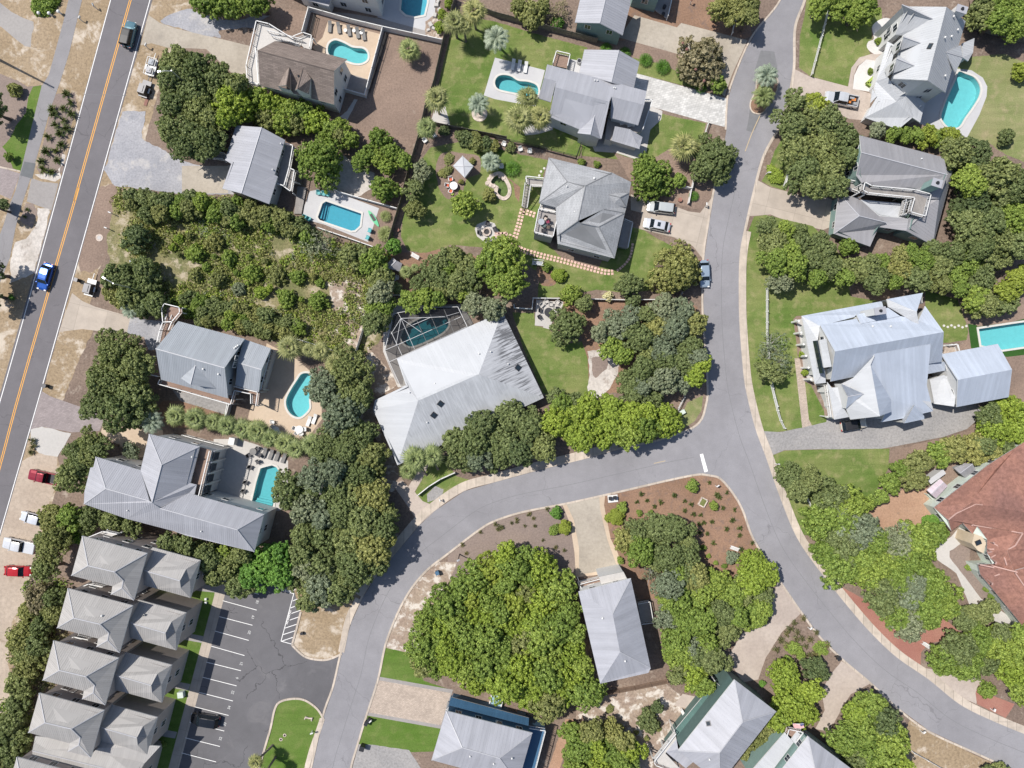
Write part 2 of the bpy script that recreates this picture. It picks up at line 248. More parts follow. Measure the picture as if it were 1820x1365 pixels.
M = dict(
 litter=mground('leaf litter', (.17,.125,.10), (.215,.16,.125), (.36,.30,.245), .1, 2.6, .6, c3t=(.57,.72)),
 mulch=mground('brown mulch', (.20,.145,.115), (.255,.185,.145), (.34,.28,.23), .12, 3.2, .45, c3t=(.62,.8), c3s=.6),
 mulchred=mground('red brown pine straw', (.22,.135,.09), (.275,.17,.115), (.18,.125,.10), .15, 3.5, .5, c3t=(.52,.66), c3s=.8),
 mulchgrey=mground('grey brown mulch', (.21,.165,.145), (.25,.195,.165), None, .12, 3.2, .35),
 straw=mground('orange pine straw', (.34,.21,.14), (.39,.25,.17), (.26,.18,.13), .2, 3, .35),
 redgravel=mground('red gravel', (.30,.135,.105), (.34,.17,.13), None, .2, 5, .35),
 verge=mground('dry grass verge', (.27,.2,.125), (.31,.235,.155), (.50,.43,.35), .1, 2.2, .55, c3t=(.52,.64), c3s=.28),
 scrubg=mground('scrubby ground', (.14,.145,.06), (.24,.205,.11), (.40,.34,.25), .25, 3.0, .8, c3t=(.52,.62), c3s=.5),
 rocky=mground('sandy stony soil', (.28,.21,.165), (.33,.26,.2), (.58,.53,.47), .2, 2.4, .55, c3t=(.5,.6), c3s=.5),
 dirt=mground('tan dirt', (.36,.29,.23), (.42,.345,.275), (.27,.21,.15), .1, 1.6, .3, c3t=(.6,.72), c3s=.3),
 sand=mground('pale sand', (.42,.38,.34), (.54,.5,.46), (.25,.2,.17), .2, 1.6, .4, c3t=(.56,.68)),
 gravel=mground('lavender grey gravel', (.28,.28,.30), (.35,.345,.36), (.46,.435,.41), .2, 3.0, .4, c3t=(.54,.68), c3s=.3),
 cobble=mground('grey stone drive', (.265,.255,.25), (.31,.295,.285), (.36,.335,.31), .15, 2.5, .42, c3t=(.6,.7)),
 gravelw=mground('white gravel', (.53,.51,.49), (.6,.58,.55), None, .2, 5, .18),
 conc=mpave('concrete drive', (.40,.345,.29), 5.2, 4.6, .035, .24, .05, .75, 0, .12),
 concold=mground('weathered concrete', (.325,.285,.235), (.40,.355,.295), (.27,.24,.205), .12, 1.8, .22, .1, .9, (.58,.72), .35),
 concgrey=mground('grey concrete', (.27,.25,.24), (.315,.295,.28), None, .1, 2, .18, .1),
 concpale=mground('pale concrete', (.44,.42,.395), (.50,.475,.445), None, .15, 2, .12, .1),
 concpink=mground('pinkish concrete', (.37,.31,.27), (.44,.375,.325), (.33,.28,.24), .15, 1.8, .2, .1, .9, (.6,.72)),
 mauve=mpave('mauve pavers', (.275,.235,.23), .5, .25, .02, -.25, .1, .8, .5, .12),
 pavew=mpave('white pavers', (.50,.49,.47), .6, .4, .03, -.25, .14, .8, .5, .18),
 pavet=mpave('tan pavers', (.42,.345,.285), .35, .2, .02, -.2, .14, .72, .5, .15),
 decktan=mground('tan pool deck', (.46,.36,.27), (.51,.41,.31), None, .2, 2.2, .12, .1),
 deckw=mground('white pool deck', (.44,.435,.44), (.48,.475,.475), None, .2, 2.2, .06, .1),
 kerb=mpave('kerb concrete', (.46,.395,.33), 1.6, 30, .04, 0, .1, .6, 0, .2),
 path=masphalt('asphalt path', (.245,.235,.24), .93),
 road1=masphalt('main road asphalt', (.155,.146,.154), .9), road2=masphalt('side road asphalt', (.262,.255,.268), .86),
 lot=masphalt('dark car park asphalt', (.135,.131,.138), .8, True),
 patch=mplain('dark asphalt patch', (.13,.135,.14), .9), tar=mplain('asphalt repair', (.17,.17,.175), .9),
 white=mplain('white road paint', (.74,.73,.71), .7, 0, .14, 4), yellow=mplain('yellow road paint', (.70,.34,.05), .7, 0, .12, 5), faded=mplain('faded yellow paint', (.48,.37,.22), .8),
 lawn=mlawn('lawn', (.10,.155,.035), (.18,.205,.07), (.28,.255,.125)), lawnd=mlawn('dry lawn', (.18,.205,.08), (.235,.235,.11), (.32,.27,.16)),
 lawng=mlawn('lush lawn', (.085,.15,.025), (.115,.17,.04), (.16,.19,.06)), turf=mlawn('artificial turf', (.03,.085,.018), (.035,.092,.02), (.04,.095,.022)),
 stone=mplain('pink stone', (.62,.42,.35), .85, 0, .15, 2), rock=mplain('pale rock', (.5,.42,.36), .9, 0, .3, 2),
 metal=mroof('grey seam metal', (.335,.338,.365)), metaldk=mroof('dark grey seam metal', (.265,.26,.272)), metalwm=mroof('warm grey seam metal', (.36,.345,.33)),
 metalbl=mroof('pale blue seam metal', (.39,.43,.50)), metalw=mroof('white seam metal', (.435,.445,.46), var=.03, streak=.04), metalws=mroof('white seam metal mildewed', (.43,.435,.45), .42, .4, .85, .03),
 metalws2=mroof('white seam metal faintly stained', (.43,.44,.455), .42, .4, .16, .03), metalpk=mroof('pink slats', (.5,.42,.46)),
 metalgb=mroof('blue grey seam metal', (.315,.335,.36)), navyroof=mroof('navy metal', (.05,.12,.21), .5), metallt=mroof('galvanised panels', (.335,.338,.368), .6, .5, 0, .07, .1),
 shbrown=mshingle('brown shingle', (.235,.19,.165)), shgrey=mshingle('pale grey shingle', (.33,.335,.345), .1), tile=mtile('red clay tile', (.27,.14,.108)),
 wwhite=mplain('white siding', (.58,.58,.57), .7, 0, .04), wtaupe=mplain('taupe siding', (.40,.345,.31), .8, 0, .06), wteal=mplain('sage green siding', (.19,.28,.26), .8, 0, .06),
 wlilac=mplain('pale stucco', (.52,.5,.52), .8, 0, .05), wgrey=mplain('grey siding', (.34,.36,.37), .8, 0, .05), wnavy=mplain('navy siding', (.055,.125,.21), .7, 0, .06), wgreen=mplain('dark green siding', (.085,.135,.125), .7, 0, .08),
 wmint=mplain('pale mint stucco', (.52,.58,.52), .8), wsand=mplain('sand stucco', (.52,.43,.31), .8),
 cap=mplain('ridge cap metal', (.40,.40,.42), .5, 0, .05), greenroof=mroof('dark green metal', (.075,.14,.125), .45), tilecap=mplain('ridge tile', (.44,.28,.24), .8), numw=mplain('worn white paint', (.5,.5,.49), .8), cage=mplain('painted aluminium', (.5,.5,.5), .5), trim=mplain('white trim', (.64,.635,.62), .5, 0, .05), wood=mpave('brown deck boards', (.27,.185,.145), 30, .16, .02, -.25, .1, .6), woodgrey=mpave('grey deck boards', (.27,.25,.235), 30, .16, .02, 1.3, .1, .6),
 fencew=mplain('weathered fence wood', (.17,.15,.125), .9, 0, .25, 3), fencebr=mplain('brown fence wood', (.25,.175,.13), .9, 0, .2, 3), glass=mglass('window glass'), dark=mplain('black plastic', (.02,.02,.023), .5), darkm=mplain('dark metal', (.05,.05,.055), .4, .5),
 coping=mplain('pool coping', (.55,.53,.49), .8, 0, .06), plaster=mplain('pool plaster', (.42,.52,.52), .8, 0, .05, 2), plaster2=mplain('blue pool plaster', (.27,.42,.50), .8, 0, .05, 2), plasterd=mplain('teal pool plaster', (.10,.30,.34), .8, 0, .08, 2), silt=mplain('mossy pond bed', (.30,.33,.2), .9, 0, .3, 2),
 water=mwater('pool water', (.52,.90,.93)), watert=mwater('teal pool water', (.45,.82,.86)), pondw=mwater('pond water', (.6,.68,.5)),
 bark=mplain('bark', (.12,.095,.075), .95, 0, .25, 4), barkgrey=mplain('pale bark', (.26,.24,.225), .95, 0, .2, 4), palmbark=mplain('palm trunk', (.19,.16,.13), .95, 0, .25, 6),
 l_oak=mleaf('live oak leaves', (.078,.112,.036), (.245,.285,.115)), l_dark=mleaf('dark evergreen leaves', (.055,.092,.036), (.175,.215,.09)),
 l_green=mleaf('green leaves', (.09,.155,.026), (.275,.355,.08)), l_lime=mleaf('bright lime leaves', (.125,.195,.022), (.325,.405,.07), .15), l_olive=mleaf('olive leaves', (.12,.145,.04), (.31,.32,.12)),
 l_grey=mleaf('grey green leaves', (.115,.15,.09), (.26,.295,.19)), l_brown=mleaf('bronze leaves', (.16,.15,.075), (.33,.28,.17), .12), l_yell=mleaf('yellow green leaves', (.17,.22,.03), (.33,.38,.07), .12), l_fol=mleaf('vivid leaves', (.08,.19,.03), (.17,.31,.065)),
 p_blue=mleaf('blue grey fronds', (.20,.25,.18), (.36,.41,.32), .15), p_green=mleaf('palm fronds', (.11,.15,.05), (.26,.30,.12), .2), p_yel=mleaf('yellowing fronds', (.13,.155,.05), (.31,.31,.13), .2), p_sago=mleaf('sago fronds', (.04,.11,.015), (.11,.22,.03), .2),
 flower=mleaf('white yellow flowers', (.5,.45,.2), (.7,.66,.45), .1), pinkf=mleaf('pink blossom', (.42,.20,.18), (.5,.3,.26), .1), tuft=mleaf('grass blades', (.10,.10,.04), (.18,.17,.08)), tuftg=mleaf('green grass blades', (.05,.075,.02), (.11,.135,.04)),
 teal=mplain('teal plastic', (.05,.30,.32), .5), boardg=mplain('green foam board', (.08,.42,.20), .5), redc=mplain('orange red cushion', (.55,.12,.06), .8), maroon=mplain('maroon cushion', (.22,.03,.07), .8), purple=mplain('purple plastic', (.22,.08,.35), .5), wgrey2=mplain('grey sling fabric', (.19,.185,.18), .8),
)
# ---------------------------------------------------------------- ground sheets
def smooth(P, k=4):
    n = len(P); out = []
    for i in range(n):
        p0, p1, p2, p3 = [Vector(P[(i+j-1) % n]) for j in range(4)]
        for q in range(k):
            t = q/k; out.append(0.5*((2*p1)+(-p0+p2)*t+(2*p0-5*p1+4*p2-p3)*t*t+(-p0+3*p1-3*p2+p3)*t*t*t))
    return out
def smooth_open(P, k=6):
    P = [Vector(p) for p in P]; Q = [2*P[0]-P[1]]+P+[2*P[-1]-P[-2]]; out = []
    for i in range(1, len(Q)-2):
        p0, p1, p2, p3 = Q[i-1], Q[i], Q[i+1], Q[i+2]
        for q in range(k):
            t = q/k; out.append(0.5*((2*p1)+(-p0+p2)*t+(2*p0-5*p1+4*p2-p3)*t*t+(-p0+3*p1-3*p2+p3)*t*t*t))
    return out+[P[-1]]
def rough_edge(P, amp, step=.5):
    out = []; n = len(P)
    for i in range(n):
        a, b = P[i], P[(i+1) % n]; L = (b-a).length; m = max(1, int(L/step)); nn = Vector((-(b-a).y, (b-a).x, 0)).normalized() if L > 1e-5 else Vector((0,0,0))
        for j in range(m):
            p = a.lerp(b, j/m); q = noise.noise(Vector((p.x*.9, p.y*.9, 3)))+.6*noise.noise(Vector((p.x*2.7, p.y*2.7, 9)))
            out.append(p+nn*q*amp)
    return out
POOLH = []          # outlines of every pool, cut out of the sheets they lie in
def inside(p, P):
    c = False; n = len(P)
    for i in range(n):
        a, b = P[i], P[(i+1) % n]
        if (a[1] > p[1]) != (b[1] > p[1]) and p[0] < (b[0]-a[0])*(p[1]-a[1])/(b[1]-a[1])+a[0]: c = not c
    return c
def sheet_mesh(P, z, holes=()):
    loops = [[Vector((p[0], p[1], 0)) for p in P]]+[[Vector((p[0], p[1], 0)) for p in h] for h in holes]
    flat = [v for l in loops for v in l]; tris = tessellate_polygon(loops); mb = MB()
    mb.v = [(v.x, v.y, z) for v in flat]
    for t in tris:
        a, b, c = [flat[i] for i in t]
        if (b-a).cross(c-a).z < 0: t = (t[0], t[2], t[1])
        mb.f.append(tuple(t)); mb.m.append(0); mb.uv += [(0,0)]*3
    return mb
NZ = [0]
SHEETS = []
def crosses(A, B):
    if any(inside(p, B) for p in A) or any(inside(p, A) for p in B): return True
    for i in range(len(A)):
        a, b = A[i-1], A[i]
        for j in range(len(B)):
            c, e = B[j-1], B[j]; f = lambda p, q, r: (q[0]-p[0])*(r[1]-p[1])-(q[1]-p[1])*(r[0]-p[0])
            if (f(a,b,c) > 0) != (f(a,b,e) > 0) and (f(c,e,a) > 0) != (f(c,e,b) > 0): return True
    return False
def level(P):                       # one sheet step above whatever this outline lies on
    P = [(p.x, p.y) for p in P]; bb = (min(p[0] for p in P)-.6, max(p[0] for p in P)+.6, min(p[1] for p in P)-.6, max(p[1] for p in P)+.6); lv = 0
    for Q, b, l in SHEETS:
        if l > lv and b[0] < bb[1] and b[1] > bb[0] and b[2] < bb[3] and b[3] > bb[2] and crosses(P, Q): lv = l
    SHEETS.append((P, bb, lv+1)); NZ[0] = max(NZ[0], lv+1); return .004*(lv+1)
def patch(name, mat, P, edge=0.0, curve=False, z=None):
    P = [W(*p) for p in P]; P = [Vector((p.x, p.y, 0)) for p in P]
    if z is None: z = level([Vector(q) for q in grow(P, edge*1.3)] if edge else P)
    if curve: P = smooth(P, 5)
    if edge: P = rough_edge(P, edge)
    holes = [h for h in POOLH if all(inside(q, P) for q in h)]
    return tag(sheet_mesh(P, z, holes).build(name, M[mat]), kind='structure')
def band(name, mat, P, w, off=0.0, h=None, top=0.0, curve=True, closed=False, z=None):
    """a strip w wide that follows a line; h raises it as a kerb"""
    L = [W(*p) for p in P]; L = [Vector((p.x, p.y, 0)) for p in L]
    if curve: L = smooth(L, 5) if closed else smooth_open(L, 6)
    n = len(L); mb = MB(); A, B = [], []
    for i in range(n):
        a = L[(i-1) % n] if closed else L[max(i-1, 0)]; b = L[(i+1) % n] if closed else L[min(i+1, n-1)]
        t = (b-a).normalized(); nn = Vector((-t.y, t.x, 0)); A.append(L[i]+nn*(off+w/2)); B.append(L[i]+nn*(off-w/2))
    zz = h if h else (level(A+B[::-1]) if z is None else z)
    for i in range(n if closed else n-1):
        j = (i+1) % n; q = [(B[i].x,B[i].y,zz),(B[j].x,B[j].y,zz),(A[j].x,A[j].y,zz),(A[i].x,A[i].y,zz)]
        mb.face(q)
        if h:
            mb.face([(A[i].x,A[i].y,zz),(A[j].x,A[j].y,zz),(A[j].x,A[j].y,0),(A[i].x,A[i].y,0)])
            mb.face([(B[j].x,B[j].y,zz),(B[i].x,B[i].y,zz),(B[i].x,B[i].y,0),(B[j].x,B[j].y,0)])
    return tag(mb.build(name, M[mat]), kind='structure')
def grow(P, dd):
    """offset a closed outline outwards by dd (plan)"""
    if area(P) < 0: P = P[::-1]
    n = len(P); out = []
    for i in range(n):
        a, b, c = Vector(P[i-1][:2]), Vector(P[i][:2]), Vector(P[(i+1) % n][:2])
        e1 = (b-a); e2 = (c-b)
        if e1.length < 1e-6 or e2.length < 1e-6: out.append(Vector((b.x, b.y, 0))); continue
        e1.normalize(); e2.normalize(); n1 = Vector((e1.y, -e1.x)); n2 = Vector((e2.y, -e2.x)); s = n1+n2
        k = max(.35, 1+n1.dot(n2)); m = s/k; q = b+m*dd; out.append(Vector((q.x, q.y, 0)))
    return out
def pool_outline(P, curve): 
    L = [Vector((W(*p).x, W(*p).y, 0)) for p in P]; L = smooth(L, 5) if curve else L
    return L if area(L) > 0 else L[::-1]
def pool(label, L, plaster='plaster', water='water', depth=1.15, cop='coping', cw=.32, name='swimming_pool', steps=None, cat='swimming pool'):
    r = empty(name, sum(L, Vector())/len(L), 0, label, cat); c = r.location.copy(); L = [p-c for p in L]; n = len(L)
    bas = MB(); bas.face([(p.x, p.y, -depth) for p in L])
    for i in range(n): a, b = L[i], L[(i+1) % n]; bas.face([(b.x,b.y,-depth),(a.x,a.y,-depth),(a.x,a.y,.05),(b.x,b.y,.05)])
    bas.build('basin', M[plaster], r)
    wt = MB(); wt.face([(p.x, p.y, -.12) for p in L]); wt.build('water', M[water], r)
    O = grow(L, cw); L2 = grow(L, -.03); cp = MB(); z1 = .16 if cat == 'pond' else .11
    for i in range(n):
        j = (i+1) % n; cp.face([(L2[i].x,L2[i].y,z1),(O[i].x,O[i].y,z1),(O[j].x,O[j].y,z1),(L2[j].x,L2[j].y,z1)])
        cp.face([(O[i].x,O[i].y,z1),(O[i].x,O[i].y,0),(O[j].x,O[j].y,0),(O[j].x,O[j].y,z1)]); cp.face([(L2[j].x,L2[j].y,z1),(L2[j].x,L2[j].y,-.1),(L2[i].x,L2[i].y,-.1),(L2[i].x,L2[i].y,z1)])
    cp.build('coping', M[cop], r)
    if steps:
        (ax, ay), (bx, by), inw = steps; a = W(ax, ay)-c; b = W(bx, by)-c; t = (b-a).normalized(); nn = Vector((-t.y, t.x, 0))
        if not inside(((a+b)/2+nn*.4)[:2], [q[:2] for q in L]): nn = -nn
        st = MB()
        for k in range(3):
            p = (a+b)/2+nn*(.2+inw*k); st.box((p.x, p.y, -.35-.35*k-.4), ((b-a).length*.92, inw*1.0, .8), math.atan2(t.y, t.x))
        st.build('step', M[plaster], r)
    return r
# ---------------------------------------------------------------- houses
SURF = {}
def ontop(r, p):
    best = None
    for P in SURF.get(r.name, []):
        if inside((p.x, p.y), P):
            n, c = plane_of(P)
            if n.z > .2:
                z = c.z-(n.x*(p.x-c.x)+n.y*(p.y-c.y))/n.z
                if best is None or z > best[0]: best = (z, n)
    return best or (p.z, Vector((0,0,1)))
wf = MB()
for q in (((0,0,.66),(1.16,.06,.08)),((0,0,-.66),(1.16,.06,.08)),((.54,0,0),(.08,.06,1.24)),((-.54,0,0),(.08,.06,1.24)),((0,0,0),(.05,.05,1.24))): wf.box(*q)
WF = wf.mesh('window', M['trim'])
wp = MB(); wp.box((0, 0, 0), (1.0, .03, 1.24)); WP = wp.mesh('pane', M['glass'])
def add_window(par, p, rz, s=1.0, sz=1.0):
    w = link('window', WF, par, p, rz, (s, 1, sz)); link('pane', WP, w, (0, 0, 0)); return w
def plane_of(P):
    n = Vector((0,0,0)); c = Vector((0,0,0))
    for i in range(len(P)):
        a, b = P[i], P[(i+1) % len(P)]; n += Vector(((a.y-b.y)*(a.z+b.z), (a.z-b.z)*(a.x+b.x), (a.x-b.x)*(a.y+b.y))); c += a
    n.normalize(); n = n if n.z > 0 else -n
    return n, c/len(P)
def roof_faces(mb, F, edge, ribs, mi=0, ribm=None, cap=None):
    nc, cc = plane_of(F)
    if nc.z < .05: return
    P = F if area(F) > 0 else F[::-1]
    u = Vector((nc.y, -nc.x, 0))
    if u.length < .05:
        L = max(range(len(P)), key=lambda i: (P[i]-P[i-1]).length); e = P[L]-P[L-1]; u = Vector((e.y, -e.x, 0))
    u.normalize(); v = nc.cross(u).normalized()
    tris = tessellate_polygon([[Vector((p.x, p.y, 0)) for p in P]])
    for t in tris:
        T = [P[i] for i in t]
        if area(T) < 0: T = T[::-1]
        if area(T) < 1e-4: continue
        mb.face(T, mi, [((p-cc).dot(u)+50, (p-cc).dot(v)+50) for p in T])
        if not ribs: continue
        nt = plane_of(T)[0]; U = [(p-cc).dot(u) for p in T]; k = math.ceil(min(U)/ribs)
        while k*ribs < max(U):
            x = k*ribs; hits = []
            for i in range(3):
                a, b = U[i], U[(i+1) % 3]
                if (a > x) != (b > x): hits.append(T[i].lerp(T[(i+1) % 3], (x-a)/(b-a)))
            if len(hits) == 2 and (hits[1]-hits[0]).length > .12:
                A, B = hits; hw, hh = u*.02, nt*.02
                lo, hi = [A-hw, A+hw, B+hw, B-hw], [A-hw*.8+hh, A+hw*.8+hh, B+hw*.8+hh, B-hw*.8+hh]; w = [(x+50.001, 50)]*4
                for q in (hi, [lo[1],lo[2],hi[2],hi[1]], [lo[3],lo[0],hi[0],hi[3]]): mb.face(q, mi, w)
            k += 1
def zat(F, x, y):
    best = None
    for P in F:
        if inside((x, y), P):
            n, c = plane_of(P)
            if n.z < .05: continue
            z = c.z-(n.x*(x-c.x)+n.y*(y-c.y))/n.z; best = z if best is None else min(best, z)
    return best
def house(name, label, blocks, roofm, wallm, ribs=.42, ov=.4, win=True, cat='house', group=None, capm='cap', dz=0, maxwin=22, off=(0,0)):
    allp = []; B = []
    for bl in blocks:
        z, ps, fs, ft = bl[:4]; opt = bl[4] if len(bl) > 4 else {}
        D = {}
        for q in ps.split():
            k, t = q.split(':'); a = [float(w) for w in t.split(',')]; px = z(a[0], a[1]); D[k] = W(px[0]+off[0], px[1]+off[1], a[2])
            if opt.get('ground'): g = W(px[0]+off[0], px[1]+off[1], 0); D[k] = Vector((g.x, g.y, a[2]))
        B.append((D, [[D[k] for k in f] for f in fs.split()], [D[k] for k in ft], opt)); allp += D.values()
    c = sum(allp, Vector())/len(allp); c.z = 0; r = empty(name, c, 0, label, cat, group); nw = 0; wins = []
    roofs = {}; wl = {}; tm = MB(); tmn = 0
    for D, F, foot, opt in B:
        F = [[p-c for p in f] for f in F]; foot = [p-c for p in foot]; rm = opt.get('roof', roofm); wm = opt.get('wall', wallm)
        hid = opt.get('caps') is False and not opt.get('ribs', ribs) and not opt.get('flat')       # wall tops only: its roof is another block
        mb = roofs.setdefault((rm, len(roofs)), MB()) if F else MB(); es = {}
        for f in ([] if hid else F):
            roof_faces(mb, f, None, opt.get('ribs', ribs)); Pn = f if area(f) > 0 else f[::-1]
            mb.face([p-Vector((0,0,.18)) for p in Pn][::-1])
            for i in range(len(Pn)): a, b = Pn[i], Pn[(i+1) % len(Pn)]; ky = tuple(sorted([tuple(round(q, 3) for q in a), tuple(round(q, 3) for q in b)])); es.setdefault(ky, []).append((a, b))
        for ky, l in es.items():
            a, b = l[0]
            if len(l) == 1:
                s = Vector((0,0,.2)); tm.face([a-s, b-s, b+Vector((0,0,.012)), a+Vector((0,0,.012))], 0)
            elif opt.get('caps', True) and (a-b).length > .5:
                tm.bar(a+Vector((0,0,.03)), b+Vector((0,0,.03)), .13, .05, 1)
        if foot:
            mw = wl.setdefault(wm, MB()); I = grow([Vector((p.x, p.y, 0)) for p in foot], -opt.get('ov', ov)); n = len(I); b0 = opt.get('z0', 0)
            for i in range(n):
                a, b = I[i], I[(i+1) % n]; L = (b-a).length; m = max(1, int(L/.35)); prev = None; tops = []
                for j in range(m+1):
                    q = a.lerp(b, j/m); qq = a.lerp(b, min(max(j/m, .02), .98)); z = zat(F, qq.x, qq.y)
                    if z is None: z = min(p.z for p in foot)
                    z -= .08; tops.append(z)
                    if prev: mw.face([(prev[0].x,prev[0].y,b0),(q.x,q.y,b0),(q.x,q.y,z),(prev[0].x,prev[0].y,prev[1])], 0)
                    prev = (q, z)
                nn = Vector((b.y-a.y, a.x-b.x, 0)); mid = (a+b)/2+c
                if win and opt.get('win', True) and L > 2.2 and nn.normalized().dot(-mid.normalized() if mid.length > 1 else nn) > .05 and (not opt.get('wdir') or nn.normalized().dot(Vector(opt['wdir'])) > .7):
                    zt = min(tops[len(tops)//5:-len(tops)//5] or tops); lv = max(1, int((zt-b0+.3)//2.8)); k = max(1, int(L/3.1))
                    for l in range(lv):
                        for j in range(k):
                            p = a.lerp(b, (j+.5)/k)+nn.normalized()*.04; zz = zt-1.35-2.8*l
                            if zz > b0+.8: wins.append((p, zz, math.atan2((b-a).y, (b-a).x)))
    SURF[r.name] = [f for D, F, foot, opt in B for f in [[p-c for p in q] for q in F]]
    for (rm, i), mb in roofs.items():
        if mb.f: mb.build('roof', M[rm], r)
    if tm.f: tm.build('trim', [M['trim'], M[capm] if capm != 'roof' else M[roofm]], r)
    for wm, mb in wl.items(): mb.build('wall', M[wm], r)
    R0.shuffle(wins)
    for p, z, a in wins[:maxwin]: add_window(r, (p.x, p.y, z), a)
    return r
def loc(r, v): return v-r.location
def railing(mb, pts, h=1.0, closed=False, bal=.5, z=None, w=.09):
    n = len(pts)
    for i in range(n if closed else n-1):
        a, b = pts[i], pts[(i+1) % n]; L = (b-a).length; up = Vector((0,0,h)); mb.bar(a+up, b+up, .13, .07); mb.bar(a+up*.12, b+up*.12, .05)
        m = max(1, round(L/1.8))
        for j in range(m+1): q = a.lerp(b, j/m); mb.bar(q, q+up*1.06, w)
        m = max(1, round(L/bal))
        for j in range(1, m): q = a.lerp(b, j/m); mb.bar(q+up*.12, q+up, .035)
def deck(r, z, pts, h, mat='wood', rails=None, posts=True, off=(0,0), thick=.2, skirt=False, wall=None, railh=1.0, bal=.3):
    """raised deck: rails = indices of the edges that carry a railing ('all' for every edge)"""
    P = [W(z(*p)[0]+off[0], z(*p)[1]+off[1], h)-r.location for p in pts]; P = [Vector((p.x, p.y, h)) for p in P]
    mb = MB(); mb.prism(P, h-thick, h, 0, bottom=True); dk = mb.build('deck', M[mat], r)
    if skirt or wall:
        s = MB(); Q = grow(P, -.06); s.prism([(p.x, p.y) for p in Q], 0, h-thick-.01); s.build('wall', M[wall or 'trim'], r)
    rb = MB(); n = len(P)
    ed = list(range(n)) if rails == 'all' else sorted(rails or [])
    for i in ed:
        railing(rb, [P[i], P[(i+1) % n]], railh, bal=bal)
        if i+1 not in ed: rb.build('railing', M['trim'], dk); rb = MB()
    if posts and not skirt and not wall and h > .5:
        for p in P: rb = MB(); rb.bar((p.x, p.y, 0), (p.x, p.y, h-thick), .16); rb.build('support', M['trim'], dk)
    return dk
def stair(r, z, a1, a2, b1, b2, h1, h0=.0, n=10, mat='wood', off=(0,0), rail=True):
    A1, A2, B1_, B2_ = [W(z(*p)[0]+off[0], z(*p)[1]+off[1], h)-r.location for p, h in ((a1,h1),(a2,h1),(b1,h0),(b2,h0))]
    mb = MB()
    for i in range(n):
        t0, t1 = i/n, (i+.92)/n; zz = h1+(h0-h1)*(i+1)/(n+1)
        q = [A1.lerp(B1_, t0), A2.lerp(B2_, t0), A2.lerp(B2_, t1), A1.lerp(B1_, t1)]; mb.prism([(p.x, p.y) for p in q], zz-.08, zz, bottom=True)
    mb.bar(A1-Vector((0,0,.15)), B1_-Vector((0,0,.15)), .06, .25); mb.bar(A2-Vector((0,0,.15)), B2_-Vector((0,0,.15)), .06, .25)
    st = mb.build('stair', M[mat], r)
    if rail:
        rb = MB(); railing(rb, [A1, B1_]); railing(rb, [A2, B2_]); rb.build('railing', M['trim'], st)
    return st
def chimney(r, z, x, y, h0, h1, w, dd, rz=-.25, mat='wwhite', name='chimney'):
    p = W(*z(x, y), h1)-r.location; mb = MB(); mb.box((p.x, p.y, (h0+h1)/2), (w, dd, h1-h0), rz, 0); mb.box((p.x, p.y, h1+.06), (w*1.12, dd*1.12, .12), rz, 1); mb.cyl((p.x, p.y, h1+.1), min(w,dd)*.22, .25, 10, 2)
    return mb.build(name, [M[mat], M['metal'], M['dark']], r)
def roofbox(r, z, x, y, h, w, dd, rz, name='skylight', th=.14):
    p = W(*z(x, y), h)-r.location; zz, n = ontop(r, p); mb = MB(); mb.box((0, 0, .02), (w, dd, th), rz, 0); mb.box((0, 0, th*.5+.03), (w*.72, dd*.72, .03), rz, 1)
    o = mb.build(name, [M['darkm'], M['glass']], r, loc=(p.x, p.y, zz+.02)); o.rotation_euler = n.to_track_quat('Z', 'Y').to_euler(); return o
def vent(r, z, x, y, h, s=.14):
    p = W(*z(x, y), h)-r.location; h = ontop(r, p)[0]; mb = MB(); mb.cyl((p.x, p.y, h-.2), s*.6, .45, 8); mb.cyl((p.x, p.y, h+.25), s, .1, 8, r2=s*.5); return mb.build('vent', M['trim'], r)
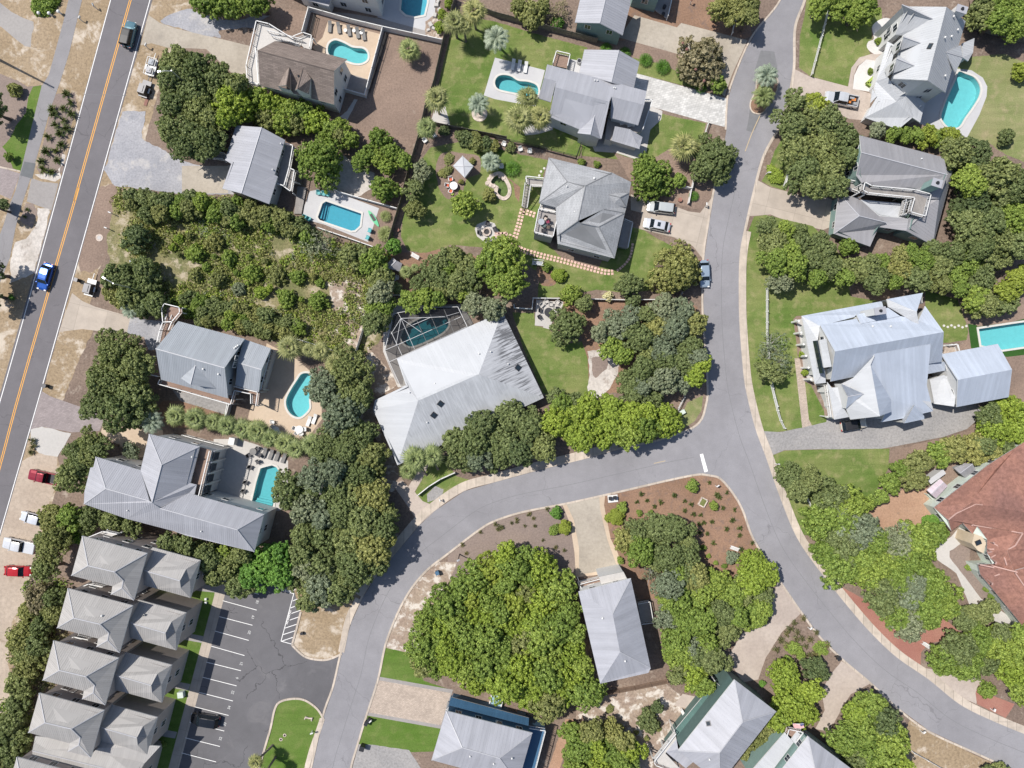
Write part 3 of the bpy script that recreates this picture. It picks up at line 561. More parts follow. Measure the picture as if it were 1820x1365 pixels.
# ---------------------------------------------------------------- fences
PM = {}
def fence(label, z, pts, h=1.6, style='board', mat='fencew', group=None, step=2.4, name='fence', cat='fence', off=(0,0)):
    P = [W(*z(*p)) for p in pts]; r = empty(name, P[0], 0, label, cat, group); P = [p-P[0] for p in P]; mb = MB()
    k = (style, mat, h)
    if k not in PM:
        q = MB(); w = .14 if style != 'rail' else .1; q.box((0,0,h/2+.04), (w, w, h+.08)); q.cyl((0,0,h+.08), w*.75, .06, 4, r2=.02); PM[k] = q.mesh('post', M[mat])
    for i in range(len(P)-1):
        a, b = P[i], P[i+1]; L = (b-a).length; t = (b-a).normalized(); rz = math.atan2(t.y, t.x); m = max(1, round(L/step)); up = Vector((0,0,1))
        if style == 'board':
            nb = max(1, int(L/.2))
            for j in range(nb): q = a.lerp(b, (j+.5)/nb); mb.box((q.x, q.y, h/2-.02+R0.uniform(-.015,.015)), (L/nb*.93, .03, h-.06), rz)
            for zz in (.35, h-.3): q = (a+b)/2; mb.box((q.x, q.y, zz), (L, .08, .09), rz)
        elif style == 'vinyl':
            q = (a+b)/2; mb.box((q.x, q.y, h/2), (L, .05, h-.1), rz); mb.box((q.x, q.y, h-.03), (L, .12, .1), rz); mb.box((q.x, q.y, .1), (L, .1, .12), rz)
        elif style == 'picket':
            q = (a+b)/2
            for zz in (.25, h-.22): mb.box((q.x, q.y, zz), (L, .07, .1), rz)
            nb = max(1, int(L/.22))
            for j in range(nb): q = a.lerp(b, (j+.5)/nb); mb.box((q.x, q.y, h/2), (.1, .03, h-.05), rz)
        else:
            q = (a+b)/2
            for zz in (.15, h*.5, h-.05): mb.box((q.x, q.y, zz), (L, .06, .06), rz)
            nb = max(1, int(L/.18))
            for j in range(nb): q = a.lerp(b, (j+.5)/nb); mb.box((q.x, q.y, h/2), (.02, .02, h-.1), rz)
        for j in range(m+(1 if i == len(P)-2 else 0)): q = a.lerp(b, j/m); link('post', PM[k], r, (q.x, q.y, 0), rz)
    mb.build('panel', M[mat], r); return r
# ---------------------------------------------------------------- plants
def rnd_dir(rr): 
    z = rr.uniform(-1, 1); a = rr.uniform(0, 2*math.pi); s = math.sqrt(1-z*z); return Vector((s*math.cos(a), s*math.sin(a), z))
def leafq(mb, c, nrm, s, rr, ln=1.35):
    t = nrm.cross(rnd_dir(rr)); t = t.normalized() if t.length > .01 else Vector((1,0,0)); u = nrm.cross(t).normalized()
    a, b = t*s*ln*.5, u*s*.5
    mb.face([c-a, c+b*.9-a*.1, c+a, c-b*.9-a*.1])
def crown_mesh(name, R, seed, nl=8, flat=.62, leaf=.30, clump=.5, dens=1.0, mat='l_oak', sparse=0.0):
    """foliage in lobes of leaf clumps; unit size R metres, centred on the middle of the crown"""
    rr = random.Random(seed); lobes = []; n_out = nl
    for i in range(n_out):
        a = 2*math.pi*(i+rr.uniform(-.4,.4))/n_out; q = R*rr.uniform(.42,.78); lr = R*rr.uniform(.22,.44)
        lobes.append((Vector((math.cos(a)*q, math.sin(a)*q, R*flat*rr.uniform(-.35,.15))), lr))
    for i in range(max(3, nl//2+1)):
        a = rr.uniform(0, 6.28); q = R*rr.uniform(0,.42); lobes.append((Vector((math.cos(a)*q, math.sin(a)*q, R*flat*rr.uniform(.15,.6))), R*rr.uniform(.36,.5)))
    mb = MB(); clumps = []
    for c, lr in lobes:
        m = int(dens*4.2*lr*lr/(clump*clump))+3
        for k in range(m):
            dr = rnd_dir(rr)
            if dr.z < -.45: dr.z = -dr.z
            p = c+Vector((dr.x*lr, dr.y*lr, dr.z*lr*.8))*rr.uniform(.80, 1.2)
            if any((p-c2).length < l2*.8 for c2, l2 in lobes if c2 is not c): continue
            if rr.random() < sparse+.1: continue
            clumps.append((p, clump*rr.uniform(.55,1.25), (p-c).normalized()))
    for p, cr, out in clumps:
        for k in range(int(26*cr/clump*dens)+6):
            dd = rnd_dir(rr); dd = (dd+out*.55+Vector((0,0,.35))).normalized(); q = p+dd*cr*rr.uniform(.55,1.0)
            leafq(mb, q, (dd+rnd_dir(rr)*.55).normalized(), leaf*rr.uniform(.65,1.25), rr)
    for c, lr in lobes:                                   # inner shell of bigger leaves closes the crown
        for k in range(int(120*dens*(1-sparse))):
            dd = rnd_dir(rr); q = c+Vector((dd.x, dd.y, dd.z*.8))*lr*rr.uniform(.55,.8); leafq(mb, q, (dd+rnd_dir(rr)*.4).normalized(), lr*.22, rr)
    return mb.mesh(name, M[mat])
def trunk_mesh(name, R, H, seed, mat='bark'):
    rr = random.Random(seed); mb = MB(); t = .055*R+.05
    mb.tube([(0,0,-.1),(t*.6,0,H*.25),(0,t*.8,H*.5),(-t*.3,0,H*.7)], [t*1.5,t,t*.8,t*.55], 8)
    for k in range(5):
        a = 2*math.pi*k/5+rr.uniform(-.4,.4); e = R*rr.uniform(.5,.8); z0 = H*rr.uniform(.35,.55)
        mb.tube([(0,0,z0),(math.cos(a)*e*.45,math.sin(a)*e*.45,z0+H*.16),(math.cos(a)*e,math.sin(a)*e,z0+H*rr.uniform(.2,.35))], [t*.6,t*.38,t*.14], 6)
    return mb.mesh(name, M[mat], True)
SIZES = (1.1, 2.0, 3.2, 4.8)
CROWN = {}; TRUNK = {}
def get_crown(kind, R, v):
    i = min(range(4), key=lambda k: abs(math.log(R/SIZES[k]))); key = (kind, i, v % 3)
    if key not in CROWN:
        s = SIZES[i]; a = dict(oak=dict(nl=8, flat=.62, leaf=.25, clump=.41), broad=dict(nl=10, flat=.72, leaf=.28, clump=.48, dens=.9),
            shrub=dict(nl=6, flat=.6, leaf=.2, clump=.3), bare=dict(nl=7, flat=.6, leaf=.16, clump=.4, dens=.55, sparse=.55), topiary=dict(nl=9, flat=.8, leaf=.14, clump=.16, dens=1.3), pine=dict(nl=12, flat=.7, leaf=.3, clump=.6, dens=.8))[kind]
        a = dict(a); a['leaf'] *= (.7, .78, .86, .94)[i]; a['clump'] *= (.52, .68, .84, .94)[i]
        CROWN[key] = crown_mesh('crown', s, 11*i+7*(v % 3)+len(kind), mat='l_oak', **a)
    return CROWN[key], R/SIZES[i]
NT_ = [0]
def tree(px, py, rp, h, kind='oak', mat='l_oak', label=None, group=None, name='tree', cat='tree', hc=.68, bark='bark', flat=None):
    """px,py,rp: crown centre and radius in the survey picture, h: height of the tree top"""
    NT_[0] += 1; i = NT_[0]; w = W(px, py, h*hc); R = rp*.1*(1-h*hc/CAMH); me, s = get_crown(kind, R, i)
    half = R*.62*1.05; zc = max(h-half-.15*R, R*.35)
    r = empty(name, (w.x, w.y, 0), 0, label, cat, group)
    ky = (round(math.log(max(R,.5))*2), bark)
    if ky not in TRUNK: TRUNK[ky] = (trunk_mesh('trunk', R, 4.0, i, bark))
    link('trunk', TRUNK[ky], r, (0,0,0), R0.uniform(0,6), (1, 1, max(zc, 1)/3.2))
    link('crown', me, r, (0,0,zc), R0.uniform(0,6.28), (s*R0.uniform(.94,1.1), s*R0.uniform(.88,1.08), s*(flat or 1)), M[mat]); return r
def trees(z, kind, mat, h, label, items, group=None, name='tree', cat='tree', **k):
    out = []
    for q in items.split():
        a = [float(x) for x in q.split(',')]; px, py = z(a[0], a[1])
        out.append(tree(px, py, a[2]/z.k, a[3] if len(a) > 3 else h*R0.uniform(.9,1.1), kind, mat, label, group if group else None, name, cat, **k))
    return out
def grove(z, poly, label, group, mix, rr=(18, 30), h=(5, 7.5), sp=.86, seed=1, name='tree', cat='tree', kind='oak', fill=900):
    """packs crowns into an outline of the survey picture"""
    rnd = random.Random(seed); P = [z(*p) for p in poly]; xs = [p[0] for p in P]; ys = [p[1] for p in P]; got = []
    A = P if area(P) > 0 else P[::-1]; out = []
    def dist(x, y):
        b = 1e9
        for i in range(len(P)):
            a, c = Vector(P[i]), Vector(P[(i+1) % len(P)]); p = Vector((x, y)); t = max(0, min(1, (p-a).dot(c-a)/max((c-a).length_squared, 1e-6))); b = min(b, (p-a.lerp(c, t)).length)
        return b
    for k in range(fill):
        r = rr[1]-(rr[1]-rr[0])*min(1, k/fill*1.3); x, y = rnd.uniform(min(xs), max(xs)), rnd.uniform(min(ys), max(ys))
        if not inside((x, y), P) or dist(x, y) < r*.72: continue
        if any(math.hypot(x-a, y-b) < (r+c)*.5*sp*1.25 for a, b, c in got): continue
        got.append((x, y, r))
    for x, y, r in got:
        m = rnd.choices([q[0] for q in mix], [q[1] for q in mix])[0]; hh = rnd.uniform(*h)*(.75+.25*r/rr[1])
        out.append(tree(x, y, r*1.08, hh, kind, m, label, group, name, cat))
    return out
def shrub(z, items, mat, label, group=None, kind='shrub', name='shrub', cat='shrub', h=None, flat=1.0, zc=None):
    for q in items.split():
        a = [float(x) for x in q.split(',')]; px, py = z(a[0], a[1]); NT_[0] += 1; R = a[2]/z.k*.1; hh = h or R*1.3; w = W(px, py, hh*.6); me, s = get_crown(kind, R, NT_[0])
        if zc: w = W(px, py, zc); hh = R*1.3
        o = link(name, me, None, (w.x, w.y, zc or max(hh-R*.65, .15*R)), R0.uniform(0,6), (s, s, s*flat*hh/(R*1.3)), M[mat]); tag(o, label, cat, group)
def tufts_mesh(R, seed, n=46, ln=1.0, w=.05):
    rr = random.Random(seed); mb = MB()
    for k in range(n):
        a = rr.uniform(0, 6.28); e = rr.uniform(.25, 1)*R; hh = ln*rr.uniform(.5,1)*R; b = Vector((math.cos(a), math.sin(a), 0)); s = Vector((-b.y, b.x, 0))*w
        p0 = b*.08*R; p1 = b*e*.5+Vector((0,0,hh*.75)); p2 = b*e+Vector((0,0,hh*.55)); mb.face([p0-s, p0+s, p1+s*.8, p1-s*.8]); mb.face([p1-s*.8, p1+s*.8, p2])
    return mb.mesh('grass_tuft', M['tuft'])
TU = [tufts_mesh(.6, k) for k in range(3)]
def tufts(z, items, label, group, mat='tuft', r=6):
    for i, q in enumerate(items.split()):
        a = [float(x) for x in q.split(',')]; w = W(*z(a[0], a[1])); s = (a[2] if len(a) > 2 else r)/z.k*.1/.6*R0.uniform(.85,1.15)
        tag(link('grass_tuft', TU[i % 3], None, (w.x, w.y, 0), R0.uniform(0,6), s, M[mat]), label, 'grass clump', group)
def frond(mb, a, L, rise, droop, wd, nl, rr, fan=False, z0=0.0):
    b = Vector((math.cos(a), math.sin(a), 0)); s = Vector((-b.y, b.x, 0)); pts = []
    for i in range(7):
        t = i/6; pts.append(b*L*t*(1-.12*t)+Vector((0,0,z0+rise*math.sin(t*1.6)-droop*t*t)))
    if fan:                                               # stalk, then a fan of blades
        st = pts[1].lerp(pts[2], .5); mb.bar(pts[0], st, .05, .04); n = 9; up = Vector((0,0,1)); dirn = (pts[5]-pts[2]).normalized()
        for k in range(n):
            t = (k/(n-1)-.5)*2; dd = (dirn*math.cos(t*.95)+s*math.sin(t*.95)).normalized(); q = L*.78*(1-.22*abs(t))*rr.uniform(.85,1.08); sd = dd.cross(up).normalized()*wd
            m = st+dd*q*.6; e = st+dd*q+Vector((0,0,-q*.22)); mb.face([st-sd*.4, st+sd*.4, m+sd, m-sd]); mb.face([m-sd, m+sd, e])
    else:
        for i in range(6): mb.bar(pts[i], pts[i+1], .045*(1-i/7), .03)
        for k in range(nl):
            t = .1+.9*k/nl; i = min(5, int(t*6)); p = pts[i].lerp(pts[i+1], t*6-i); tn = (pts[i+1]-pts[i]).normalized()
            for sg in (-1, 1):
                dd = (s*sg*.85+tn*.6+Vector((0,0,.1))).normalized(); q = L*.3*math.sin(math.pi*(.15+.8*t))*rr.uniform(.85,1.1); e = p+dd*q+Vector((0,0,-q*.3)); w = tn*wd
                mb.face([p-w*.5, p+w*.5, e])
def palm_crown(kind, R, seed):
    rr = random.Random(seed); mb = MB()
    if kind == 'fan':
        for lv, (n, ri, dr, sc) in enumerate(((5,1.0,.1,.5),(7,.7,.2,.8),(8,.3,.6,1.0),(8,.0,1.0,.95))):
            for k in range(n): frond(mb, 2*math.pi*(k+rr.uniform(-.3,.3)+lv*.4)/n, R*sc*rr.uniform(.9,1.05), ri*R*.5, dr*R*.35, .07, 0, rr, True)
    elif kind == 'feather':
        for lv, (n, ri, dr, sc) in enumerate(((8,1.1,.3,.6),(13,.8,.6,.95),(13,.35,.8,1.0))):
            for k in range(n): frond(mb, 2*math.pi*(k+rr.uniform(-.3,.3)+lv*.4)/n, R*sc*rr.uniform(.88,1.08), ri*R*.5, dr*R*.5, .075, 22, rr)
    else:
        for lv, (n, ri, dr, sc) in enumerate(((10,.9,.2,.6),(16,.6,.3,.9),(16,.25,.3,1.0))):
            for k in range(n): frond(mb, 2*math.pi*(k+rr.uniform(-.2,.2)+lv*.5)/n, R*sc*rr.uniform(.93,1.05), ri*R*.4, dr*R*.4, .06, 16, rr)
    return mb.mesh('crown', M['p_green'])
PC = {k: [palm_crown(k, 2.0, s+len(k)) for s in (1, 2)] for k in ('fan', 'feather', 'sago')}
def palm_trunk(h, r=.17):
    mb = MB(); mb.tube([(0,0,-.1),(.04,.02,h*.3),(0,.05,h*.65),(0,0,h)], [r*1.35, r, r*.95, r*1.15], 9)
    if h > 1: 
        for k in range(int(h*2.5)): mb.cyl((0, 0, .3+k*.4), r*1.12, .1, 9, r2=r*1.25)
    return mb.mesh('trunk', M['palmbark'], False)
PT = palm_trunk(4.0); PTs = palm_trunk(.5, .22)
def palm(z, x, y, rp, h, kind='fan', mat='p_green', label=None, group=None, name='palm_tree', cat='palm tree', base=None):
    """x,y: centre of the crown; base: where the trunk meets the ground, when it leans"""
    NT_[0] += 1; w = W(*z(x, y), h); R = rp/z.k*.1*(1-h/CAMH); g = W(*z(*base)) if base else Vector((w.x, w.y, 0)); r = empty(name, (g.x, g.y, 0), 0, label, cat, group)
    if kind == 'sago': link('trunk', PTs, r, (0,0,0), 0, (1,1,1))
    else:
        t = link('trunk', PT, r, (0,0,0), 0, (1,1,1)); v = Vector((w.x-g.x, w.y-g.y, h)); t.rotation_euler = v.to_track_quat('Z', 'Y').to_euler(); t.scale = (1, 1, v.length/4.0)
    link('crown', PC[kind][NT_[0] % 2], r, (w.x-g.x, w.y-g.y, h if kind != 'sago' else .45), R0.uniform(0,6), R/2.0*(1.18 if kind != 'fan' else 1.32), M[mat]); return r
def palms(z, items, kind, mat, h, label, group=None, **k):
    for q in items.split(): a = [float(x) for x in q.split(',')]; palm(z, a[0], a[1], a[2], h*R0.uniform(.92,1.08), kind, mat, label, group, **k)
def undergrowth(name, label, z, poly, n, mats, seed=5, leaf=.3, hmax=1.1, rr=(.5, 1.3), cat='scrub', kd='stuff'):
    """low brush nobody could count: leaf mounds scattered in an outline, one object"""
    rnd = random.Random(seed); P = [W(*z(*p)) for p in poly]; xs = [p.x for p in P]; ys = [p.y for p in P]; mb = MB()
    for k in range(n):
        x, y = rnd.uniform(min(xs), max(xs)), rnd.uniform(min(ys), max(ys))
        if not inside((x, y), P): continue
        if noise.noise(Vector((x*.16, y*.16, seed))) < -.18: continue
        R = rnd.uniform(*rr); hh = rnd.uniform(.4, 1)*hmax; mi = min(len(mats)-1, int((noise.noise(Vector((x*.11, y*.11, 4.4+seed)))+.5+rnd.uniform(-.35,.35))*len(mats))); mi = max(0, mi)
        for q in range(int(40*R)):
            dd = rnd_dir(rnd); dd.z = abs(dd.z); leafq(mb, Vector((x+dd.x*R, y+dd.y*R, dd.z*hh*.9)), (dd+rnd_dir(rnd)*.8).normalized(), leaf*rnd.uniform(.6,1.3), rnd); mb.m[-1] = mi
    return tag(mb.build(name, [M[m] for m in mats]), label, cat, None, kd)
# ---------------------------------------------------------------- vehicles
def carmat(name, c, metal=.35):
    if name not in M: n = NT(name); M[name] = n.fin(c, .22, metal, .6); n.b.inputs['Coat Weight'].default_value = .5
    return M[name]
wm = MB(); wm.tube([(0,-.12,0),(0,.12,0)], .33, 16); WHEEL = wm.mesh('tyre', M['dark']); rm_ = MB(); rm_.tube([(0,-.13,0),(0,.13,0)], .2, 10); RIM = rm_.mesh('rim', mplain('alloy', (.5,.5,.52), .3, .8))
def loft(mb, st, prof, m=0):
    """st: (x, halfwidth, zbase, ztop); prof: list of (y factor, z factor)"""
    rings = [[Vector((x, w*py, z0+(z1-z0)*pz)) for py, pz in prof] for x, w, z0, z1 in st]
    for i in range(len(rings)-1):
        for k in range(len(prof)-1): mb.face([rings[i][k], rings[i+1][k], rings[i+1][k+1], rings[i][k+1]], m)
    mb.face(rings[0][::-1], m); mb.face(rings[-1], m)
def car(z, x, y, heading, label, kind='sedan', col=(.6,.6,.6), L=4.7, Wd=1.85, H=1.5, roofc=None, group=None, cat='car', name=None, cname=None, extras=None):
    """heading: (dx,dy) in picture direction of the bonnet"""
    w = W(*z(x, y), .9); rz = math.atan2(-heading[1], heading[0]); r = empty(name or {'pickup':'pickup_truck','suv':'suv','jeep':'off_road_car'}.get(kind, 'car'), (w.x, w.y, 0), rz, label, cat, group)
    cm = carmat(cname or 'paint_%02d%02d%02d' % tuple(int(q*99) for q in col), col); hw = Wd/2; x0, x1 = -L/2, L/2
    prof = [(-.93,0),(-1,.3),(-1,.62),(-.965,.86),(-.86,.98),(-.4,1.03),(.4,1.03),(.86,.98),(.965,.86),(1,.62),(1,.3),(.93,0)]
    bl = dict(sedan=.93, suv=1.05, pickup=1.12, jeep=1.12)[kind]; ht = bl-.06; tb = bl-.03
    if kind == 'pickup': st = [(x1,.72*hw,.4,ht-.28),(x1-.12,.9*hw,.32,ht-.1),(x1-.5,.99*hw,.28,ht),(x1-1.5,hw,.28,bl),(x0+2.0,hw,.28,bl)]
    else: st = [(x1,.62*hw,.42,ht-.3),(x1-.1,.82*hw,.34,ht-.17),(x1-.38,.96*hw,.28,ht-.06),(x1-1.2,hw,.28,bl),(0,hw,.26,bl+.02),(x0+.8,hw,.28,tb),(x0+.25,.94*hw,.3,tb-.06),(x0,.78*hw,.38,tb-.22)]
    bm = MB(); loft(bm, st, prof)
    if kind == 'pickup':
        bx0, bx1 = x0, x0+2.0; bm.box(((bx0+bx1)/2, 0, .5), (bx1-bx0, Wd*.98, .34))
        for sg in (-1, 1): bm.box(((bx0+bx1)/2, sg*(hw-.07), .85), (bx1-bx0, .13, .55))
        bm.box((x0+.05, 0, .85), (.1, Wd*.95, .55))
    bm.build('body', cm, r, True)
    if kind == 'pickup':
        q = MB(); q.box((x0+1.02, 0, .69), (1.9, Wd-.3, .04)); q.build('truck_bed', M['dark'], r); g0, g1, t0, t1 = x1-1.5, x0+2.02, x1-2.1, x0+2.2
    elif kind == 'sedan': g0, g1, t0, t1 = x1-1.15, x0+.5, x1-1.8, x0+1.1
    elif kind == 'jeep': g0, g1, t0, t1 = x1-1.45, x0+.12, x1-1.75, x0+.25
    else: g0, g1, t0, t1 = x1-1.2, x0+.12, x1-1.95, x0+.55
    b, t = hw*.93, hw*.80; rt = H
    gl = MB()
    def ww(n, q): m = MB(); m.face(q); m.face(q[::-1]); m.build(n, M['glass'], r)
    P = dict(a=(g0,-b,bl), b=(g0,b,bl), c=(t0,-t,rt-.05), d=(t0,t,rt-.05), e=(g1,-b,bl), f=(g1,b,bl), g=(t1,-t,rt-.05), h=(t1,t,rt-.05))
    ww('windscreen', [P['a'],P['b'],P['d'],P['c']]); ww('rear_window', [P['f'],P['e'],P['g'],P['h']]); ww('side_window', [P['e'],P['a'],P['c'],P['g']]); ww('side_window', [P['b'],P['f'],P['h'],P['d']])
    rf = MB(); loft(rf, [(t0+.02,t*.94,rt-.06,rt-.01),(t0-.3,t*1.01,rt-.06,rt+.02),((t0+t1)/2,t*1.03,rt-.06,rt+.05),(t1+.2,t*1.01,rt-.06,rt+.02),(t1-.03,t*.93,rt-.06,rt-.01)], [(-1,0),(-.97,.6),(-.8,1),(0,1.15),(.8,1),(.97,.6),(1,0)])
    for p, q in (('a','c'),('b','d'),('e','g'),('f','h')): rf.bar(P[p], P[q], .07)
    rf.build('roof', M[roofc] if roofc else cm, r, True)
    for sx in (x1-.85, x0+.85):
        for sg in (-1, 1):
            o = link('wheel', WHEEL, r, (sx, sg*(hw-.12), .33)); link('rim', RIM, o)
    for sg in (-1, 1):
        q = MB(); q.box((x1-.1, sg*hw*.68, .68), (.22, .34, .14), 0); q.build('headlight', M['trim'], r)
        q = MB(); q.box((x0+.04, sg*hw*.72, .78), (.12, .3, .14), 0); q.build('tail_light', M['tail'], r)
        q = MB(); q.box((t0+.62, sg*(hw+.08), bl+.06), (.16, .2, .13), 0, top=.8); q.build('wing_mirror', cm, r)
    if extras: extras(r, x0, x1, hw, H, t0, t1)
    return r
M['tail'] = mplain('tail light red', (.4,.02,.02), .3)
# ---------------------------------------------------------------- garden things
q = MB(); q.box((0,0,0), (.6,.1,.05)); ARM = q.mesh('armrest', M['trim']); q = MB(); q.bar((0,0,0), (0,0,.58), .05); LEG = q.mesh('leg', M['trim'])
def thing(name, label, cat, z, x, y, rz=0, group=None, h=0):
    w = W(*z(x, y), h); return empty(name, (w.x, w.y, 0), rz, label, cat, group)
def lounger(z, x, y, rz, label, mat='trim', group=None):
    r = thing('sun_lounger', label, 'sun lounger', z, x, y, rz, group)
    q = MB(); q.box((-.35,0,.34), (1.25,.62,.07)); q.build('seat', M[mat], r)
    q = MB(); q.bar((.27,0,.36), (.9,0,.72), .62, .06); q.build('backrest', M[mat], r)
    q = MB()
    for a in (-.85,.2,.6):
        for b in (-.26,.26): q.bar((a,b,0), (a,b,.33), .05)
    q.build('frame', M['dark'] if mat != 'trim' else M['trim'], r); return r
def chair(z, x, y, rz, label, mat='trim', group=None, h0=0, seatm=None, name='garden_chair', cat='chair'):
    w = W(*z(x, y), h0+.5); r = empty(name, (w.x, w.y, h0), rz, label, cat, group)
    q = MB(); q.box((0,0,.42), (.55,.6,.08)); q.build('seat', M[seatm or mat], r); q = MB(); q.bar((.25,0,.42), (.42,0,.98), .6, .06); q.build('backrest', M[mat], r)
    [link('armrest', ARM, r, (.02,s*.34,.6), mat=M[mat]) for s in (-1,1)]
    [link('leg', LEG, r, (a,s*.27,0), mat=M[mat]) for a in (-.24,.26) for s in (-1,1)]; return r
def table(z, x, y, R, label, mat='trim', h0=0, hh=.74, group=None, name='garden_table', rz=0, rect=None):
    w = W(*z(x, y), h0+hh); r = empty(name, (w.x, w.y, h0), rz, label, 'table', group); q = MB()
    if rect: q.box((0,0,hh), (rect[0], rect[1], .05))
    else: q.cyl((0,0,hh-.03), R, .05, 20)
    q.build('tabletop', M[mat], r); q = MB(); q.cyl((0,0,0), R*.5, .04, 12); q.cyl((0,0,.04), .05, hh-.08, 8); q.build('pedestal', M[mat], r); return r
def mailbox(z, x, y, rz, label, mat='trim', group=None, h=1.15):
    r = thing('mailbox', label, 'mailbox', z, x, y, rz, group); q = MB(); q.bar((0,0,0), (0,0,h), .11); q.bar((-.1,0,h-.25),(.45,0,h-.25),.08); q.build('post', M['trim'], r)
    q = MB(); q.box((.2,0,h-.05), (.52,.2,.18)); q.tube([(-.06,0,h+.04),(.46,0,h+.04)], .1, 10); q.build('box', M[mat], r); return r
def bin_(z, x, y, rz, label, mat='darkm', group=None, s=1.0):
    r = thing('wheelie_bin', label, 'bin', z, x, y, rz, group, h=1); q = MB(); q.box((0,0,.52*s), (.5*s,.55*s,.95*s), top=1.15); q.build('body', M[mat], r)
    q = MB(); q.box((0,0,1.04*s), (.62*s,.66*s,.07*s)); q.bar((-.34*s,-.25*s,1.0*s),(-.34*s,.25*s,1.0*s),.05); q.build('lid', M[mat], r)
    for t in (-1,1): link('wheel', WHEEL, r, (-.25*s, t*.28*s, .12*s), 0, .36*s)
    return r
def pole(z, x, y, h, label, name='street_lamp', arm=(1.0,0), cat='street lamp', rad=.08, mat='darkm', lamp=True):
    r = thing(name, label, cat, z, x, y); q = MB(); q.tube([(0,0,0),(0,0,h*.5),(0,0,h)], [rad*1.4, rad, rad*.7], 10); q.build('pole', M[mat], r)
    if arm: q = MB(); q.tube([(0,0,h-.3),(arm[0]*.5,arm[1]*.5,h+.05),(arm[0],arm[1],h)], rad*.5, 8); q.build('arm', M['metal2'], r)
    if lamp: q = MB(); ax = arm or (0,0); q.box((ax[0],ax[1],h), (.55,.28,.14), math.atan2(ax[1], ax[0]) if arm else 0); q.cyl((ax[0],ax[1],h+.05), .12, .15, 8); q.build('lamp_head', M['metal2'], r)
    return r
M['metal2'] = mplain('galvanised steel', (.5,.5,.5), .4, .6)
def text(name, body, p, size, rz, mat, par=None, ext=.0):
    cu = bpy.data.curves.new(name, 'FONT'); cu.body = body; cu.size = size; cu.align_x = 'CENTER'; cu.align_y = 'CENTER'; cu.offset = .012
    o = bpy.data.objects.new(name+'_t', cu); COL.objects.link(o); dg = bpy.context.evaluated_depsgraph_get(); me = bpy.data.meshes.new_from_object(o.evaluated_get(dg)); bpy.data.objects.remove(o)
    me.materials.clear(); me.materials.append(M[mat]); q = bpy.data.objects.new(name, me); COL.objects.link(q); q.location = p; q.rotation_euler = (0,0,rz)
    if par: q.parent = par
    return q
# ================================================================ the setting
def PO(z, t, curve): L = pool_outline(z.p(t), curve); POOLH.append(L); return L
o1 = PO(T12, '556,340 570,300 610,280 670,300 730,330 800,338 832,370 830,415 790,440 740,440 680,420 600,390 565,378', True)
o2 = PO(T12, '1075,-140 1250,-140 1245,20 1225,105 1160,118 1100,105 1062,70 1070,-20', False)
o3 = PO(T13, '0,560 20,530 60,520 110,530 160,560 230,568 285,590 300,625 290,668 250,690 200,678 150,650 80,635 25,620 2,595', True)
o4 = PO(T22, '520,85 545,70 790,155 780,240 745,272 720,275 500,200 487,180', False)
o5 = PO(B3, '330,230 470,155 640,155 670,190 660,240 590,300 400,385 330,380 285,330 300,270', True)
o6 = PO(T32, '345,-20 300,50 268,120 275,180 310,225 360,240 400,215 430,175 428,120 440,60 455,0 450,-40 420,-65 375,-60', True)
o7 = PO(B1, '1590,355 1640,340 1690,328 1730,345 1755,385 1795,410 1740,470 1700,690 1620,680 1515,640 1555,470', False)
o8 = PO(T14, '1395,465 1440,478 1500,505 1535,560 1530,620 1490,690 1440,760 1400,820 1340,830 1295,790 1283,745 1320,640 1375,520', True)
o9 = PO(B7, '240,152 620,95 900,55 900,330 745,350 500,385 268,335', False)
opd = PO(A2.__class__(790,260,15.167), '1310,860 1380,800 1480,780 1560,830 1600,900 1650,990 1700,1100 1715,1220 1680,1320 1600,1370 1500,1330 1430,1250 1440,1160 1450,1100 1390,1060 1290,1020 1250,960', True)
g = [Vector((x, y, 0)) for x, y in ((-260,-220),(260,-220),(260,220),(-260,220))]
tag(sheet_mesh(g, 0, POOLH).build('ground', M['litter']), kind='structure')
# west of the main road
patch('verge', 'verge', G0.p('-300,-300 250,-300 214,-60 104,350 8,690 -96,1030 -200,1400 -400,1400'))
patch('driveway', 'concgrey', C7.p('-900,-300 0,60 250,260 500,390 740,480 750,620 700,760 680,1040 550,1020 330,850 50,610 -200,450 -900,0'))
patch('garden_bed', 'mulchgrey', T11.p('-200,480 0,510 120,560 190,600 290,590 285,700 240,880 150,1190 0,1155 -200,1100'), .1)
patch('lawn', 'lawng', T11.p('230,600 285,590 286,640 235,880 145,1190 90,1165 60,1070 20,1020 70,960 120,860 180,780 195,680'), .12)
patch('driveway', 'mauve', C8.p('-300,260 0,325 205,388 110,650 0,600 -300,500'))
patch('driveway', 'concgrey', C8.p('320,435 420,470 590,490 520,760 400,720 270,672'))
patch('garden_bed', 'mulchgrey', T11.p('390,650 520,640 535,740 500,850 440,1050 455,1160 400,1235 300,1235 255,1170 310,950 350,760'), .1)
patch('garden_bed', 'mulchgrey', C8.p('265,690 330,690 385,780 345,880 330,940 240,900 200,860 240,760'), .12)
patch('sand', 'sand', C8.p('350,400 420,440 560,470 620,430 590,350 640,300 660,200 630,190 600,380'), .12)
patch('sand', 'sand', C8.p('380,730 500,750 480,900 400,1180 340,1400 100,1500 110,1250 160,1080 260,1050 380,900'), .25)
patch('bike_path', 'path', G0.p('160,-80 121.8,0 112.8,38.5 87,133 74,154 37,304 28,338 17.6,363 7,398 -20,470 -50,560 -15,540 18,458 28,404 37,370 54.5,317 63,289 89.7,195 107.7,143.6 123,95 146,0 185,-80'))
patch('bike_path_joint', 'patch', C8.p('247,268 362,288 328,442 205,408'))
